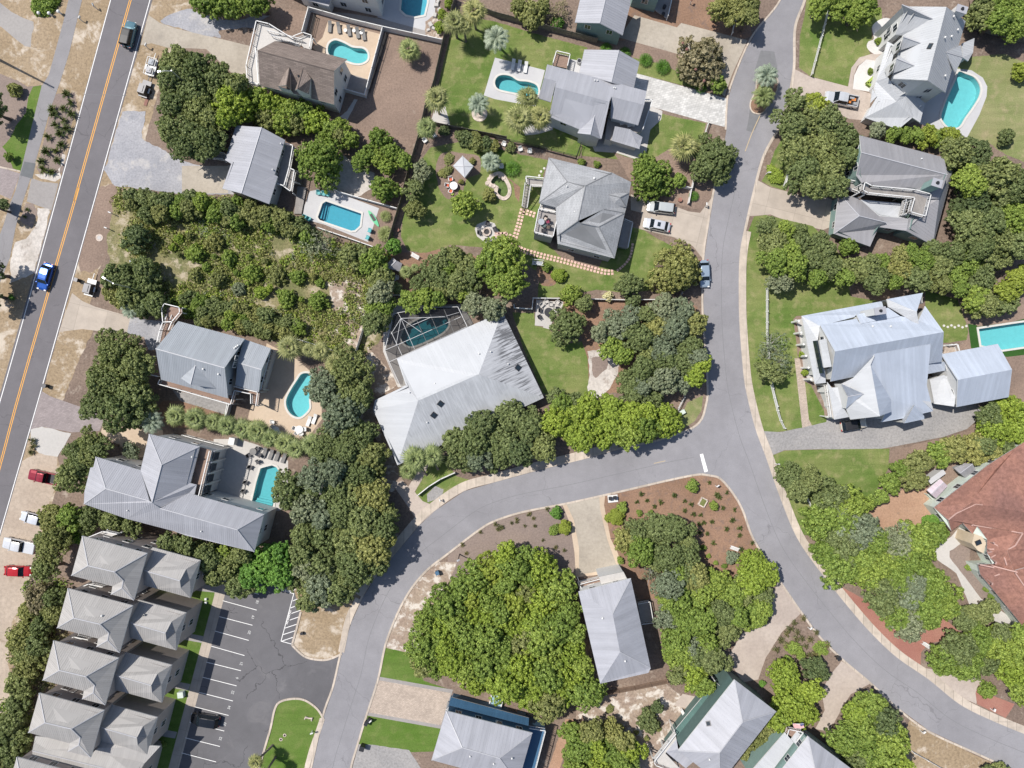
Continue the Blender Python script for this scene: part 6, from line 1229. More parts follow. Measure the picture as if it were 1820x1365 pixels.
# navy house
h = house('navy_sided_house', 'navy sided house with streaked grey hip roof and navy porch roof, bottom edge', [
 (B6, 'a:342,345,6.6 b:1340,602,6.6 c:1175,1185,6.6 d:175,915,6.6 r:530,770,9.3 s:962,893,9.3', 'absr ard sbc rscd', 'abcd'),
 (B6, 'a:400,188,2.7 b:1300,430,2.7 c:1295,520,4.0 d:382,285,4.0', 'abcd', '', {'roof': 'navyroof', 'ribs': .45}), (B6, 'a:400,188,2.6 b:1300,430,2.6 c:1240,640,3.9 d:342,345,3.9', 'abcd', 'abcd', {'roof': 'navyroof', 'ribs': 0, 'caps': False, 'win': False})],
 'metallt', 'wnavy', ribs=.6)
deck(h, B6, [(1295,515),(1490,545),(1330,1160),(1180,1120)], 3.2, 'navyroof', [0,1], wall='wnavy'); deck(h, B6, [(345,340),(385,285),(520,320),(505,380)], 3.4, 'concgrey', [0,1])
vent(h, B6, 620,878, 8.8, .16); vent(h, B6, 893,968, 8.8, .16); vent(h, B6, 1105,885, 7.9, .16)
# sage green house top
house('sage_green_garage', 'sage green garage with a pale metal gable roof at the top edge', [
 (B8, 'a:170,-60,4.4 b:512,-60,6.4 c:425,311,6.4 d:88,303,4.4 e:835,62,4.4 f:733,476,4.4 g:840,-60,4.5', 'abcd bgefc', 'abgefcd')], 'metal', 'wteal')
h = house('sage_green_house', 'sage green house with white railed porch cut by the top edge', [(B8, 'a:835,90,6.8 b:1150,165,6.8 c:1230,-330,6.8 d:840,-420,6.8', 'abcd', 'abcd', {'ground': 1, 'ov': 0})], 'metal', 'wteal', maxwin=8)
deck(h, B8, [(1160,130),(1330,250),(1400,-60),(1180,-110)], .6, 'concgrey', [1]); 
# small outbuildings
h = house('canopy_shed', 'small square shed with a flat white roof on the lawn beside the pond', [(T12, 'a:1490,1080,2.5 b:1566,1152,2.5 c:1505,1232,2.5 d:1424,1150,2.5 m:1496,1153,2.75', 'abm bcm cdm dam', 'abcd')], 'metalw', 'wlilac', ribs=0, cat='shed', win=False)
house('garden_shed', 'small dark grey roofed shed among the trees below the pool fence corner', [(T22, 'a:953,512,1.9 b:1008,460,1.9 c:1072,500,2.2 d:1055,556,1.9 e:1000,556,2.0 f:1030,480,2.6 g:978,535,2.6', 'abfg gfcd' , 'abcd')], 'metaldk', 'wgrey', ribs=0, cat='shed', win=False)
house('dark_playhouse', 'dark grey gabled playhouse on the mint terrace beside the red tiled roof', [(A6, 'a:228,210,2.0 b:300,175,2.0 c:385,230,2.0 d:312,283,2.0 f:355,178,2.8 g:265,245,2.8', 'abfg gfcd', 'abcd')], 'metaldk', 'wgrey', ribs=0, cat='playhouse', win=False)
house('pink_pergola', 'open pergola with a pinkish slatted cover beside the mint terrace', [(A6, 'a:30,365,2.3 b:125,285,2.3 c:178,335,2.3 d:95,425,2.3 f:150,310,2.8 g:60,395,2.8', 'abfg gfcd', '')], 'metalpk', 'wgrey', ribs=.3, cat='pergola', win=False)
# ================================================================ plants
OAK, DK, GR, LM, OL, GY, BR, YL, FO = 'l_oak', 'l_dark', 'l_green', 'l_lime', 'l_olive', 'l_grey', 'l_brown', 'l_yell', 'l_fol'
# top left thicket between the two concrete drives
trees(T11, 'oak', OAK, 7, 'dark live oak in the thicket right of the two utility trailers', '1230,430,140 1380,470,140 1190,560,110 1330,600,150 1500,560,130 1220,730,130 1380,740,150 1210,900,130 1350,930,150 1260,1020,110 1470,960,120 1570,680,110 1650,600,90 1480,850,100 1420,1040,90', 'live oaks in the thicket beside the trailers', name='live_oak')
trees(T11, 'broad', LM, 6.5, 'bright lime green tree in the thicket above the grey gabled cottage', '1600,740,125 1620,640,80 1570,850,70', 'lime green trees above the cottage', name='broadleaf_tree')
trees(T11, 'broad', GR, 5, 'green tree at the top edge beside the pale gravel', '1400,10,90 1500,20,100 1620,15,95 1720,10,90 1800,20,80', 'trees at the top edge by the gravel', name='broadleaf_tree')
trees(T12, 'broad', GR, 5, 'small tree at the top edge left of the tall white house', '40,30,80 100,10,60', 'small trees left of the tall white house')
grove(T12, [(-60,590),(60,600),(240,680),(420,720),(560,800),(640,870),(760,930),(720,1010),(560,990),(400,900),(240,940),(160,900),(60,860),(-60,830)], 'leafy shrub tree in the hedge row below the brown shingled house', 'hedge row below the brown shingled house', ((GR,5),(OL,2),(LM,2)), (13,22), (3,4.5), seed=3, name='broadleaf_tree', kind='broad')
trees(T12, 'broad', GR, 4, 'bushy tree left of the dark board fence above the rectangular pool', '910,960,80 840,1060,75 780,1130,65 1000,1050,65 970,1150,60 1090,1110,60 640,880,65 700,970,70 900,1100,60', 'bushes above the rectangular pool', name='broadleaf_tree')
trees(T12, 'broad', GR, 7.5, 'large round leafy tree between the cottage and the rectangular pool', '495,1100,185', name='broadleaf_tree'); trees(T12, 'broad', GR, 4.5, 'round dark green tree above the rectangular pool coping', '945,1295,100', name='broadleaf_tree')
trees(T12, 'oak', OAK, 4, 'round grey-green tree right of the dark board fence, below its companion' , '1150,1310,75', name='broadleaf_tree'); trees(T12, 'oak', GY, 4, 'round grey-green tree right of the dark board fence', '1200,1190,78', name='broadleaf_tree')
# scrub lot
SC_ = [(205,335),(300,345),(420,352),(520,385),(600,430),(690,450),(700,520),(690,590),(640,640),(560,630),(470,600),(380,575),(300,560),(250,560),(200,500),(190,430)]
undergrowth('scrub', 'low olive and green brush filling the vacant lot', G0, SC_, 5600, [OL, GR, OL, LM, OL, GY, GR], 5, .24, .8, (.25, .85))
grove(T21, [(870,0),(1000,-20),(1160,20),(1330,0),(1480,60),(1600,40),(1790,60),(2000,120),(2150,200),(2200,420),(2050,330),(1790,250),(1560,230),(1330,180),(1180,200),(1000,200),(880,120)], 'dark oak on the upper side of the brush-filled vacant lot', 'oaks on the upper side of the vacant lot', ((OAK,3),(GR,4),(OL,4)), (11,20), (3,4.5), seed=5, name='live_oak')
grove(T21, [(680,520),(830,500),(1000,440),(1100,520),(1120,740),(1250,800),(1330,900),(1150,860),(960,870),(820,800),(700,700)], 'oak between the vacant lot and the driveway by the small grey trailer', 'oaks by the small grey trailer', ((OAK,5),(DK,2),(OL,1)), (15,24), (4,6), seed=6, name='live_oak')
trees(T21, 'oak', DK, 4.5, 'lone dark oak near the verge at the upper left of the vacant lot', '930,320,100', name='live_oak')
grove(T21, [(1150,720),(1300,700),(1500,760),(1700,780),(1900,840),(2100,900),(2150,1010),(1960,1020),(1800,1010),(1560,960),(1300,920),(1180,820)], 'leafy tree on the lower side of the vacant lot', 'trees on the lower side of the vacant lot', ((OAK,3),(GR,4),(OL,4)), (9,16), (2,3.2), seed=8, name='broadleaf_tree')
grove(T21, [(1250,260),(1500,300),(1700,420),(1960,500),(2200,560),(2300,740),(2200,860),(1900,760),(1700,720),(1500,700),(1300,640),(1250,480),(1150,400)], 'low green bush growing in the middle of the vacant lot', 'bushes in the middle of the vacant lot', ((OL,4),(GR,4),(LM,1),(GY,1)), (5,17), (1.1,2.2), sp=1.9, seed=19, name='bush', cat='bush', kind='broad')
trees(T22, 'bare', GY, 4.5, 'bare grey-twigged tree on the vacant lot below the pool deck', '480,370,130', name='bare_tree', bark='barkgrey')
grove(T22, [(600,390),(780,360),(900,400),(990,420),(960,500),(1000,560),(1000,700),(1010,800),(980,960),(880,1000),(780,940),(800,760),(840,640),(860,560),(760,560),(640,500)], 'grey-green oak left of the screened pool enclosure', 'oaks left of the screened pool', ((OAK,4),(GY,3),(GR,2)), (16,28), (4.5,6.5), seed=11, name='live_oak')
trees(T21, 'oak', OAK, 8, 'large dark oak beside the blue-grey gabled house with decks', '830,1110,160 760,1290,190 960,1200,130 930,1400,150 700,1480,120 850,1520,160', 'large oaks left of the gabled beach house', name='live_oak')
# middle gardens
grove(T22, [(1200,560),(1300,420),(1440,390),(1560,440),(1620,520),(1620,640),(1560,740),(1400,760),(1250,720),(1120,700),(1120,620)], 'small oak above the screened pool enclosure', 'oaks above the screened pool', ((OAK,5),(GR,2),(OL,1)), (12,21), (4,5.5), seed=12, name='live_oak')
grove(T22, [(1020,760),(1180,690),(1350,700),(1400,770),(1300,800),(1080,830)], 'bright green oak leaning over the screened pool frame', 'oaks leaning over the screen frame', ((GR,4),(OAK,1)), (14,20), (5,6), seed=13, name='live_oak')
trees(T22, 'broad', GR, 7.5, 'tall bright green tree above the peak of the white roof', '1720,500,140 1780,640,110', 'bright trees above the white roof peak', name='broadleaf_tree'); trees(T23, 'broad', GR, 8, 'large vivid green tree left of the arched white fence corner', '60,440,150 120,620,110', 'vivid green trees by the white fence corner', name='broadleaf_tree')
trees(T22, 'oak', GY, 6, 'grey-green oak touching the upper tip of the white roof', '1580,790,90 1700,810,90', 'grey-green oaks at the white roof tip', name='live_oak')
trees(T22, 'broad', GR, 4.6, 'round green tree on the lawn above the fire pit', '1500,95,95', name='broadleaf_tree'); trees(T22, 'oak', OL, 4, 'leaning olive green tree beside the dark board fence', '1160,130,80', name='broadleaf_tree'); trees(T22, 'broad', FO, 3.5, 'small vivid green shrub tree below the rectangular pool corner', '1010,385,55', name='broadleaf_tree')
grove(T12, [(1440,900),(1500,900),(1740,950),(1740,1040),(1600,1030),(1450,980)], 'clipped dark hedge shrub below the wooden fence', 'hedge shrubs below the wooden fence', ((DK,2),(OL,2)), (8,13), (1.6,2.4), seed=14, name='bush', cat='bush', kind='broad')
# trees round the big metal roofed house and hip house
trees(T13, 'broad', GR, 5.5, 'large leafy tree between the hip-roofed house and its neighbour', '1095,1215,160', name='broadleaf_tree'); trees(T13, 'broad', GR, 2.5, 'small bush at the lower right of the large leafy tree', '1280,1250,45', name='bush')
trees(T13, 'oak', OAK, 6.5, 'large dark oak overhanging the side road above the white cars', '1505,1080,165', name='live_oak'); trees(T23, 'broad', OL, 7, 'large dense olive tree over the parked car at the roadside', '1270,530,195', name='broadleaf_tree')
trees(T13, 'broad', BR, 5, 'bronze and pink flowering tree beside the weathered drive', '1430,400,155', name='crape_myrtle', cat='flowering tree'); shrub(T13, '1330,340,11 1390,480,9 1510,390,8 1450,560,10 1300,300,9', 'pinkf', 'pink blossom cluster on the bronze tree', 'pink blossom clusters', zc=4.2)
trees(T13, 'broad', GR, 3, 'round pale green bush below the bronze flowering tree', '1550,580,55', name='bush', cat='bush')
trees(T13, 'oak', OL, 6, 'olive oak at the top edge left of the side road', '1560,60,95 1680,90,90 1760,60,90 1640,10,80 1760,130,60', 'olive oaks at the top edge', name='live_oak')
trees(T13, 'broad', OL, 4, 'loose tree at the top edge left of the sage green garage', '160,40,60 250,90,90 330,60,60 240,150,60', 'loose trees left of the sage garage', name='broadleaf_tree'); trees(T13, 'bare', BR, 3.5, 'bare brown twiggy tree left of the sage green garage', '420,60,110', name='bare_tree'); trees(T13, 'broad', FO, 2, 'low vivid green bush in front of the bare brown tree', '435,150,45', name='bush', cat='bush')
trees(T23, 'oak', OAK, 4.2, 'small dark tree over the low white fence, right of the palm bush', '610,780,60', name='broadleaf_tree'); trees(T23, 'broad', GR, 3.2, 'green shrub tree on the upper side of the low white fence', '520,710,75', name='broadleaf_tree')
trees(T23, 'oak', OAK, 5.5, 'pointed dark green tree between lawn and the low white fence', '930,650,95', name='live_oak'); trees(T23, 'oak', DK, 3.5, 'small dark bush below the pointed dark tree', '955,770,55', name='bush', cat='bush'); trees(T23, 'oak', OAK, 5.5, 'dark oak right of the pale paved patio', '490,930,130', name='live_oak')
grove(T23, [(640,950),(760,880),(800,820),(960,810),(1060,760),(1180,720),(1300,730),(1380,800),(1440,880),(1450,1000),(1470,1140),(1400,1300),(1300,1420),(1100,1430),(900,1400),(800,1290),(880,1180),(960,1120),(880,1020),(740,1060),(650,1060)], 'grey-green oak in the corner grove beside the side road', 'oaks in the corner grove', ((OAK,3),(GY,5),(OL,1)), (17,29), (5,7), seed=16, name='live_oak')
trees(T23, 'oak', GR, 5, 'greener oak above the pale bare sand patch', '800,1080,85 880,1130,85', 'greener oaks by the sand patch', name='live_oak')
trees(T23, 'broad', LM, 6, 'bright lime tree at the roadside end of the corner grove', '1430,1200,75 1380,1290,80', 'lime trees at the road end of the grove', name='broadleaf_tree')
grove(T33, [(340,100),(480,80),(560,120),(700,90),(880,120),(1010,140),(1150,170),(1290,210),(1290,320),(1130,390),(960,450),(740,450),(600,480),(500,450),(460,360),(340,330)], 'bright lime green tree in the row above the curved road', 'lime green trees above the curved road', ((LM,6),(GR,2)), (18,30), (5.5,7.5), seed=18, name='broadleaf_tree', kind='broad')
grove(T33, [(-380,430),(-290,330),(-180,200),(-60,200),(60,120),(200,110),(330,160),(350,320),(440,420),(430,520),(250,560),(60,600),(-60,620),(-200,640),(-320,560),(-380,520)], 'dark grey-green oak beside the lower edge of the white roof', 'oaks at the lower edge of the white roof', ((OAK,6),(DK,1),(GY,2)), (20,33), (5.5,7.5), seed=19, name='live_oak')
trees(T33, 'oak', OAK, 5, 'dark oak above the row of lime green trees', '420,90,60 560,130,70 950,90,90 1080,110,90', 'dark oaks above the lime row', name='live_oak')
# big central-left grove
grove(T32, [(430,-60),(560,-160),(760,-200),(880,-100),(880,120),(800,220),(840,300),(940,420),(950,600),(930,700),(1000,870),(1080,960),(1080,1080),(1000,1160),(960,1290),(820,1440),(640,1540),(440,1560),(380,1450),(330,1300),(300,1100),(320,960),(230,850),(190,720),(220,640),(300,600),(420,560),(380,430),(450,330),(480,220),(440,120)],
 'dark live oak in the big grove between the pools and the curved road', 'live oaks in the big central grove', ((OAK,6),(GY,3),(OL,1)), (20,38), (6,8.5), seed=21, fill=1800, name='live_oak')
trees(T32, 'broad', FO, 6.5, 'vivid green tree at the top of the car park', '130,1240,120 230,1180,90 60,1330,110 230,1330,90', 'vivid green trees above the car park', name='broadleaf_tree')
trees(T42, 'oak', OAK, 6.5, 'dark oak overhanging the hatched corner of the car park', '470,150,120 600,90,120 690,60,110 420,200,70', 'oaks over the hatched corner', name='live_oak'); trees(T32, 'oak', OAK, 6, 'dark oak behind the balconied building', '-60,1400,90 330,1380,80', 'oaks behind the balconied building', name='live_oak')
mb = MB(); a, b = W(*T32(505,770), 5), W(*T32(545,620), 5.5); mb.tube([a, a.lerp(b,.5)+Vector((0,0,.4)), b], [.28,.22,.12], 8); o = mb.build('dead_trunk', M['barkgrey']); tag(o, 'pale bare trunk leaning through a gap of the big grove', 'dead tree')
grove(B1, [(-80,600),(100,690),(420,810),(800,920),(940,960),(1500,1100),(1520,1180),(1300,1190),(1000,1160),(780,1060),(700,1000),(440,900),(200,900),(0,900),(-120,1000),(-220,900),(-100,760)], 'dark oak between the balconied building and the condominium row', 'oaks below the balconied building', ((OAK,5),(GR,2),(OL,1)), (17,26), (5,7), seed=23, name='live_oak')
grove(T31, [(480,340),(640,330),(800,380),(800,480),(700,520),(640,620),(600,720),(560,860),(420,720),(400,600),(420,440)], 'dark oak left of the balconied building roof', 'oaks left of the balconied building', ((OAK,6),(GR,1)), (18,28), (6,8), seed=24, name='live_oak')
trees(T31, 'oak', OAK, 6.5, 'dark oak pressed between the balconied building and the topmost condominium', '1430,1200,115 1580,1270,120 1300,1130,80 1690,1190,80 1500,1330,90 1180,1090,70 800,960,80 920,1000,70', 'dark oaks above the topmost condominium', name='live_oak')
trees(T31, 'oak', GY, 4, 'small grey-green tree at the top left of the balconied building', '910,470,60', name='broadleaf_tree')
grove(T31, [(340,800),(480,820),(560,900),(520,1100),(460,1240),(380,1400),(220,1420),(230,1200),(290,1000),(320,880)], 'dark oak between the parked cars and the condominium row', 'oaks beside the parked cars', ((OAK,5),(OL,2),(GR,1)), (17,26), (5,7), seed=25, name='live_oak')
grove(T41, [(180,100),(440,120),(400,330),(300,640),(230,800),(180,1000),(60,1000),(20,850),(60,680),(60,500),(110,320)], 'olive and rust scrub tree left of the condominium row', 'scrub trees left of the condominiums', ((OL,4),(OAK,3),(BR,2),(GY,2)), (15,24), (3.5,5), seed=26, name='broadleaf_tree')
grove(T41, [(0,1020),(120,980),(200,1060),(200,1200),(120,1365),(-60,1450),(-60,1100)], 'dark scrub tree at the bottom left corner', 'scrub trees at the bottom left corner', ((OAK,4),(OL,2),(BR,1)), (14,22), (3,4.5), seed=27, name='broadleaf_tree')
undergrowth('leafy_undergrowth', 'dry brush between the condominium row and the dirt parking strip', T41, [(190,60),(500,40),(460,500),(330,860),(230,1100),(200,1400),(-60,1500),(-40,1000),(60,700),(90,350)], 520, [OL, BR, OAK, GR], 12, .3, 1.3)
# bottom centre
grove(T43, [(-620,560),(-560,330),(-420,150),(-330,60),(-150,-120),(60,-180),(250,-160),(430,-60),(540,30),(560,260),(620,380),(600,560),(700,700),(760,860),(640,960),(460,960),(360,1040),(200,1000),(0,860),(-100,900),(-250,760),(-450,720),(-560,700)],
 'bright yellow-green tree in the dense grove left of the grey hip-roofed house', 'trees in the dense yellow-green grove', ((GR,6),(LM,4),(YL,1),(OL,1)), (18,33), (5.5,8), seed=31, fill=1800, name='broadleaf_tree', kind='broad')
trees(T42, 'broad', OL, 5, 'dark olive tree on the left rim of the dense grove, above the lawn', '1220,640,90 1290,560,70', 'olive trees above the small lawn', name='broadleaf_tree')
grove(T43, [(470,1030),(650,1010),(820,1060),(1000,1150),(1020,1300),(960,1500),(500,1500),(480,1250)], 'olive green tree at the bottom edge beside the brown path', 'trees at the bottom edge by the brown path', ((OL,4),(LM,2),(GR,3),(GY,1)), (17,27), (4,6), seed=32, name='broadleaf_tree')
trees(T43, 'oak', DK, 3, 'dark round shrub tree on the sandy ground', '1070,1050,85 1125,940,45', 'dark shrubs on the sandy ground', name='bush', cat='bush')
grove(T43, [(1110,100),(1250,-80),(1400,-60),(1560,30),(1740,80),(1760,260),(1700,430),(1600,540),(1660,640),(1500,740),(1480,840),(1380,850),(1240,780),(1140,700),(1120,540),(1130,380),(1080,300)], 'mixed green tree right of the grey hip-roofed house', 'trees right of the grey hip-roofed house', ((GR,5),(OAK,3),(GY,1),(LM,1)), (17,30), (5,7.5), seed=33, name='broadleaf_tree')
trees(T33, 'bare', GY, 3.6, 'leafless grey tree at the upper right corner of the grey hip roof', '1090,1320,85', name='bare_tree', bark='barkgrey')
grove(T33, [(830,1020),(930,920),(1060,930),(1200,880),(1300,960),(1400,1080),(1450,1240),(1560,1330),(1400,1420),(1200,1400),(1100,1300),(960,1270),(840,1180)], 'dark juniper-like tree in the corner garden beside the curved drive', 'dark trees in the corner garden', ((OAK,5),(OL,2),(GR,2)), (17,28), (4.5,6.5), seed=34, name='live_oak')
trees(T34, 'broad', LM, 5, 'bright green tree at the lower left of the side road bend', '70,1180,95 150,1240,95 60,1290,90', 'bright trees at the road bend', name='broadleaf_tree')
grove(T44, [(-20,0),(120,40),(200,160),(190,300),(100,390),(-40,420),(-60,200)], 'green tree beside the beige drive at the road bend', 'trees beside the beige drive', ((GR,4),(OAK,2)), (13,20), (3.5,5), seed=35, name='broadleaf_tree')
trees(T44, 'broad', LM, 5, 'bright green tree between the two beige drives', '270,680,100 300,850,110 400,920,100 240,950,90 440,780,80', 'bright trees between the beige drives', name='broadleaf_tree'); trees(T44, 'oak', DK, 3.6, 'dark low tree above the bright trees between the drives', '480,650,90', name='live_oak')
grove(T44, [(760,780),(880,790),(960,900),(1020,1040),(1080,1180),(1060,1320),(900,1400),(700,1330),(620,1180),(560,1060),(680,900)], 'dense green tree in the wedge right of the beige drive at the bottom', 'trees in the wedge at the bottom', ((GR,5),(LM,2),(DK,1)), (19,30), (6,8), seed=36, name='broadleaf_tree', kind='broad')
grove(T44, [(-40,1120),(100,1000),(240,960),(200,1080),(80,1180),(-20,1230)], 'olive bush between the two bottom right metal roofs', 'bushes between the two bottom roofs', ((OL,3),(DK,1)), (10,16), (2.5,3.5), seed=37, name='bush', cat='bush')
# right side
trees(T14, 'oak', OAK, 6.5, 'large dark oak left of the dark grey roofed house', '330,660,80 320,800,110 450,760,120 560,790,110 360,950,130 520,930,130 660,900,110 400,1110,120 560,1080,130 680,1000,90 600,1200,90 450,1210,90', 'oaks left of the dark grey roofed house', name='live_oak')
trees(T14, 'broad', YL, 5.5, 'yellow-green tree at the top of the oaks beside the pickup', '460,690,80', name='broadleaf_tree')
grove(T14, [(780,800),(1000,830),(1200,820),(1420,860),(1440,950),(1200,930),(1000,910),(820,880)], 'green hedge tree between the free-form pool and the dark grey roof', 'hedge trees below the free-form pool', ((GR,3),(OAK,2),(GY,1),(YL,1)), (12,20), (3,5), seed=41, name='broadleaf_tree')
trees(T14, 'oak', GR, 5.5, 'green oak at the top edge left of the white steep-roofed house', '500,40,75 620,40,80 740,90,95 800,30,80 620,-20,70', 'green oaks left of the white steep house', name='live_oak')
grove(T14, [(1450,0),(1500,-40),(1820,-60),(1900,100),(1860,260),(1700,250),(1520,180),(1440,120)], 'green oak in the top right corner', 'oaks in the top right corner', ((OAK,3),(GR,4)), (18,28), (5,7), seed=42, name='live_oak')
trees(T14, 'broad', YL, 3, 'small yellow tree at the right edge beside the dry lawn', '1810,450,60', name='broadleaf_tree'); trees(T14, 'oak', DK, 2.5, 'lone small dark shrub on the dry lawn', '1710,880,50', name='bush', cat='bush')
grove(T14, [(1220,900),(1420,890),(1600,940),(1700,1010),(1860,1040),(1900,1500),(1860,1760),(1700,1700),(1560,1730),(1480,1640),(1360,1580),(1400,1330),(1330,1080)], 'large dark oak right of the dark grey roofed house', 'oaks right of the dark grey roofed house', ((OAK,6),(DK,2),(GR,1)), (22,38), (6,8.5), seed=43, name='live_oak')
grove(T24, [(90,200),(180,170),(300,200),(330,260),(460,250),(560,300),(620,400),(900,400),(960,340),(1100,340),(1240,330),(1300,240),(1500,360),(1560,460),(1640,540),(1640,700),(1500,780),(1420,680),(1180,640),(900,640),(700,640),(560,600),(360,610),(280,560),(160,560),(90,460)],
 'green tree in the belt between the dark grey roof and the porch-fronted house', 'trees in the belt above the porch-fronted house', ((OAK,4),(GR,4),(OL,2),(GY,1)), (15,26), (4.5,6.5), seed=44, fill=1500, name='broadleaf_tree')
trees(T24, 'broad', GR, 3.5, 'small vivid tree at the lower corner of the dark grey garage roof', '690,350,60', name='broadleaf_tree'); trees(T24, 'oak', GY, 4.5, 'grey-green tree at the end of the white picket fence', '250,570,95', name='live_oak')
trees(T24, 'oak', YL, 5, 'pale yellow-green tree near the right edge above the long pool', '1720,640,90 1790,560,80', 'pale yellow-green trees near the right edge', name='broadleaf_tree'); trees(T24, 'oak', OAK, 5, 'oak above the long rectangular pool', '1560,720,110 1700,720,90', 'oaks above the long pool', name='live_oak')
trees(T24, 'bare', GY, 4.6, 'thin grey tree standing over the white picket fence', '200,990,110 240,1120,90', 'thin grey trees over the picket fence', name='bare_tree', bark='barkgrey'); trees(T24, 'oak', OAK, 4.6, 'dark oak below the thin grey tree on the picket fence', '180,1170,90', name='live_oak')
trees(T34, 'oak', OAK, 5, 'dark oak on the wedge-shaped lawn below the stone drive', '310,590,100 430,620,95 360,690,80', 'dark oaks on the wedge lawn', name='live_oak')
grove(T34, [(440,720),(560,650),(700,680),(780,760),(820,860),(860,960),(1000,950),(1150,900),(1180,880),(1290,900),(1320,1000),(1240,1080),(1250,1180),(1330,1290),(1440,1400),(1500,1460),(1380,1560),(1250,1620),(1150,1700),(1020,1640),(940,1560),(820,1480),(760,1400),(660,1300),(560,1260),(470,1160),(450,1080),(500,1020),(400,980),(420,900)],
 'bright green juniper in the dense stand below the red tiled villa', 'junipers below the red tiled villa', ((GR,7),(OAK,2),(GY,1)), (20,34), (4.5,6.5), seed=46, fill=1800, name='juniper_tree', kind='broad')
trees(T34, 'bare', GY, 5.8, 'pale bare crown showing through the junipers', '640,850,60 950,1020,60 1100,1300,60', 'bare crowns among the junipers', name='bare_tree', bark='barkgrey')
grove(T34, [(950,560),(1060,440),(1200,420),(1350,340),(1520,330),(1640,380),(1700,450),(1640,520),(1560,500),(1400,520),(1240,540),(1180,600),(1180,680),(1080,730),(1000,640)], 'dark bushy tree above the mint terrace of the red tiled villa', 'trees above the mint terrace', ((OAK,5),(OL,3),(GR,2)), (13,24), (3.5,5), seed=47, name='live_oak')
trees(T34, 'broad', LM, 4.5, 'bright green tree in the right edge thicket above the red tiled roof', '1640,290,110 1740,310,100 1700,150,90 1800,200,90 1800,330,80', 'bright trees above the red tiled roof', name='broadleaf_tree'); trees(T34, 'oak', OAK, 4.5, 'dark tree in the thicket above the red tiled roof', '1600,210,80 1560,400,70 1700,440,80', 'dark trees above the red tiled roof', name='live_oak')
trees(T34, 'broad', GR, 3.2, 'small tree at the lower tip of the wedge lawn', '960,650,70 820,770,45 900,740,45', 'small trees at the tip of the wedge lawn', name='broadleaf_tree')
grove(T44, [(1140,520),(1250,480),(1330,390),(1450,420),(1560,330),(1700,350),(1860,330),(1900,600),(1860,860),(1700,800),(1600,720),(1540,640),(1500,720),(1340,700),(1200,640)], 'green juniper at the lower right edge above the red gravel', 'junipers at the lower right edge', ((GR,6),(OAK,2),(LM,1)), (18,30), (4.5,6.5), seed=48, name='juniper_tree', kind='broad')
grove(T44, [(1350,330),(1500,190),(1600,180),(1670,260),(1560,350),(1430,390)], 'grey-green tree between the villa path and the junipers', 'grey-green trees by the villa path', ((GY,2),(OAK,2)), (14,20), (3.5,4.5), seed=49, name='live_oak')
trees(T44, 'broad', GR, 2, 'low oval hedge on the red gravel', '1600,775,60', name='bush', cat='bush'); grove(T44, [(1540,1280),(1650,1240),(1760,1290),(1760,1400),(1540,1400)], 'small dark bush at the bottom right edge', 'bushes at the bottom right edge', ((OAK,1),), (10,16), (2,3), seed=50, name='bush', cat='bush')
# clipped shrubs
shrub(T23, '448,580,52', 'l_lime', 'round clipped bright green shrub below the stepping stone path', kind='topiary', h=1.1*1.4); shrub(T23, '360,525,32', GR, 'small dark shrub right of the white garden bench', kind='broad')
shrub(T33, '485,1013,54', YL, 'round clipped yellow-green shrub left of the curved drive', kind='topiary', h=1.7); shrub(T33, '835,930,62', YL, 'round clipped yellow-green shrub right of the curved drive', kind='topiary', h=1.8)
shrub(T33, '420,905,45', FO, 'loose green shrub with a white stake left of the curved drive'); shrub(T33, '415,1025,40', GR, 'leafy shrub touching the left clipped ball'); shrub(T33, '880,865,42', GR, 'leafy shrub above the right clipped ball'); shrub(T33, '1365,720,48', GR, 'spreading shrub in the mulch near the corner signpost'); shrub(T33, '1520,852,34', GR, 'shrub right of the small planter bed', h=1.2)
shrub(T33, '1000,905,24 1080,905,22 865,1235,26 1445,1145,22 1480,1200,18 1590,1275,20 1530,1250,18', GR, 'low green bush in the corner garden mulch', 'low bushes in the corner garden'); shrub(T33, '1640,1210,50', GY, 'grey-green shrub at the lower right of the corner garden')
tufts(T33, '30,1000 150,945 115,970 150,965 205,990 275,990 45,1000 230,915 265,940 360,875 330,1090 420,1140 480,1160 240,905 20,1010', 'thin brown-green grass clump in the grey mulch left of the curved drive', 'grass clumps left of the curved drive', 'tuft', 22)
tufts(T33, '1012,770 980,825 1050,815 1100,855 1145,825 1240,780 1310,820 1355,840 1310,885 1370,910 1420,915 1500,960 1575,865 1655,880 1640,950 1600,1010 1690,1005 1690,1055 1510,1110 1605,760 1530,775 1480,690 1410,975 1465,1045 1440,970 1415,1035 1780,1110 1700,1150 1240,775 1550,790', 'green grass clump in the red mulch of the corner garden', 'grass clumps in the corner garden', 'tuftg', 26)
tufts(T32, '1615,1035 1490,1120 1515,1180 1720,980 1760,1000 1740,1010', 'grass clump by the kerb at the upper left of the grey mulch', 'grass clumps by the kerb', 'tuft', 24)
tufts(T11, '470,660 500,720 450,760 380,770 385,800 505,800 450,840 395,875 470,900 430,935 345,955 440,1010 335,1060 400,1050 300,1125 410,1120 315,1180 370,1200', 'round green-brown grass clump in the planting strip beside the bike path', 'grass clumps beside the bike path', 'tuftg', 46)
tufts(C8, '285,760 262,828', 'grass clump in the small bed by the bike path', 'grass clumps in the small bed', 'tuftg', 40); tufts(T31, '235,400 240,440 225,480', 'grass clump on the verge above the red pickup', 'grass clumps above the red pickup', 'tuft', 36)
tufts(T44, '330,330 300,370 390,300 280,400 340,430 240,440 280,470 210,500 430,440 470,390 400,480 350,390 420,540 330,520 500,500 455,530 540,470 380,430', 'grey-green grass clump in the bed between the beige drives', 'grass clumps between the beige drives', 'tuft', 34)
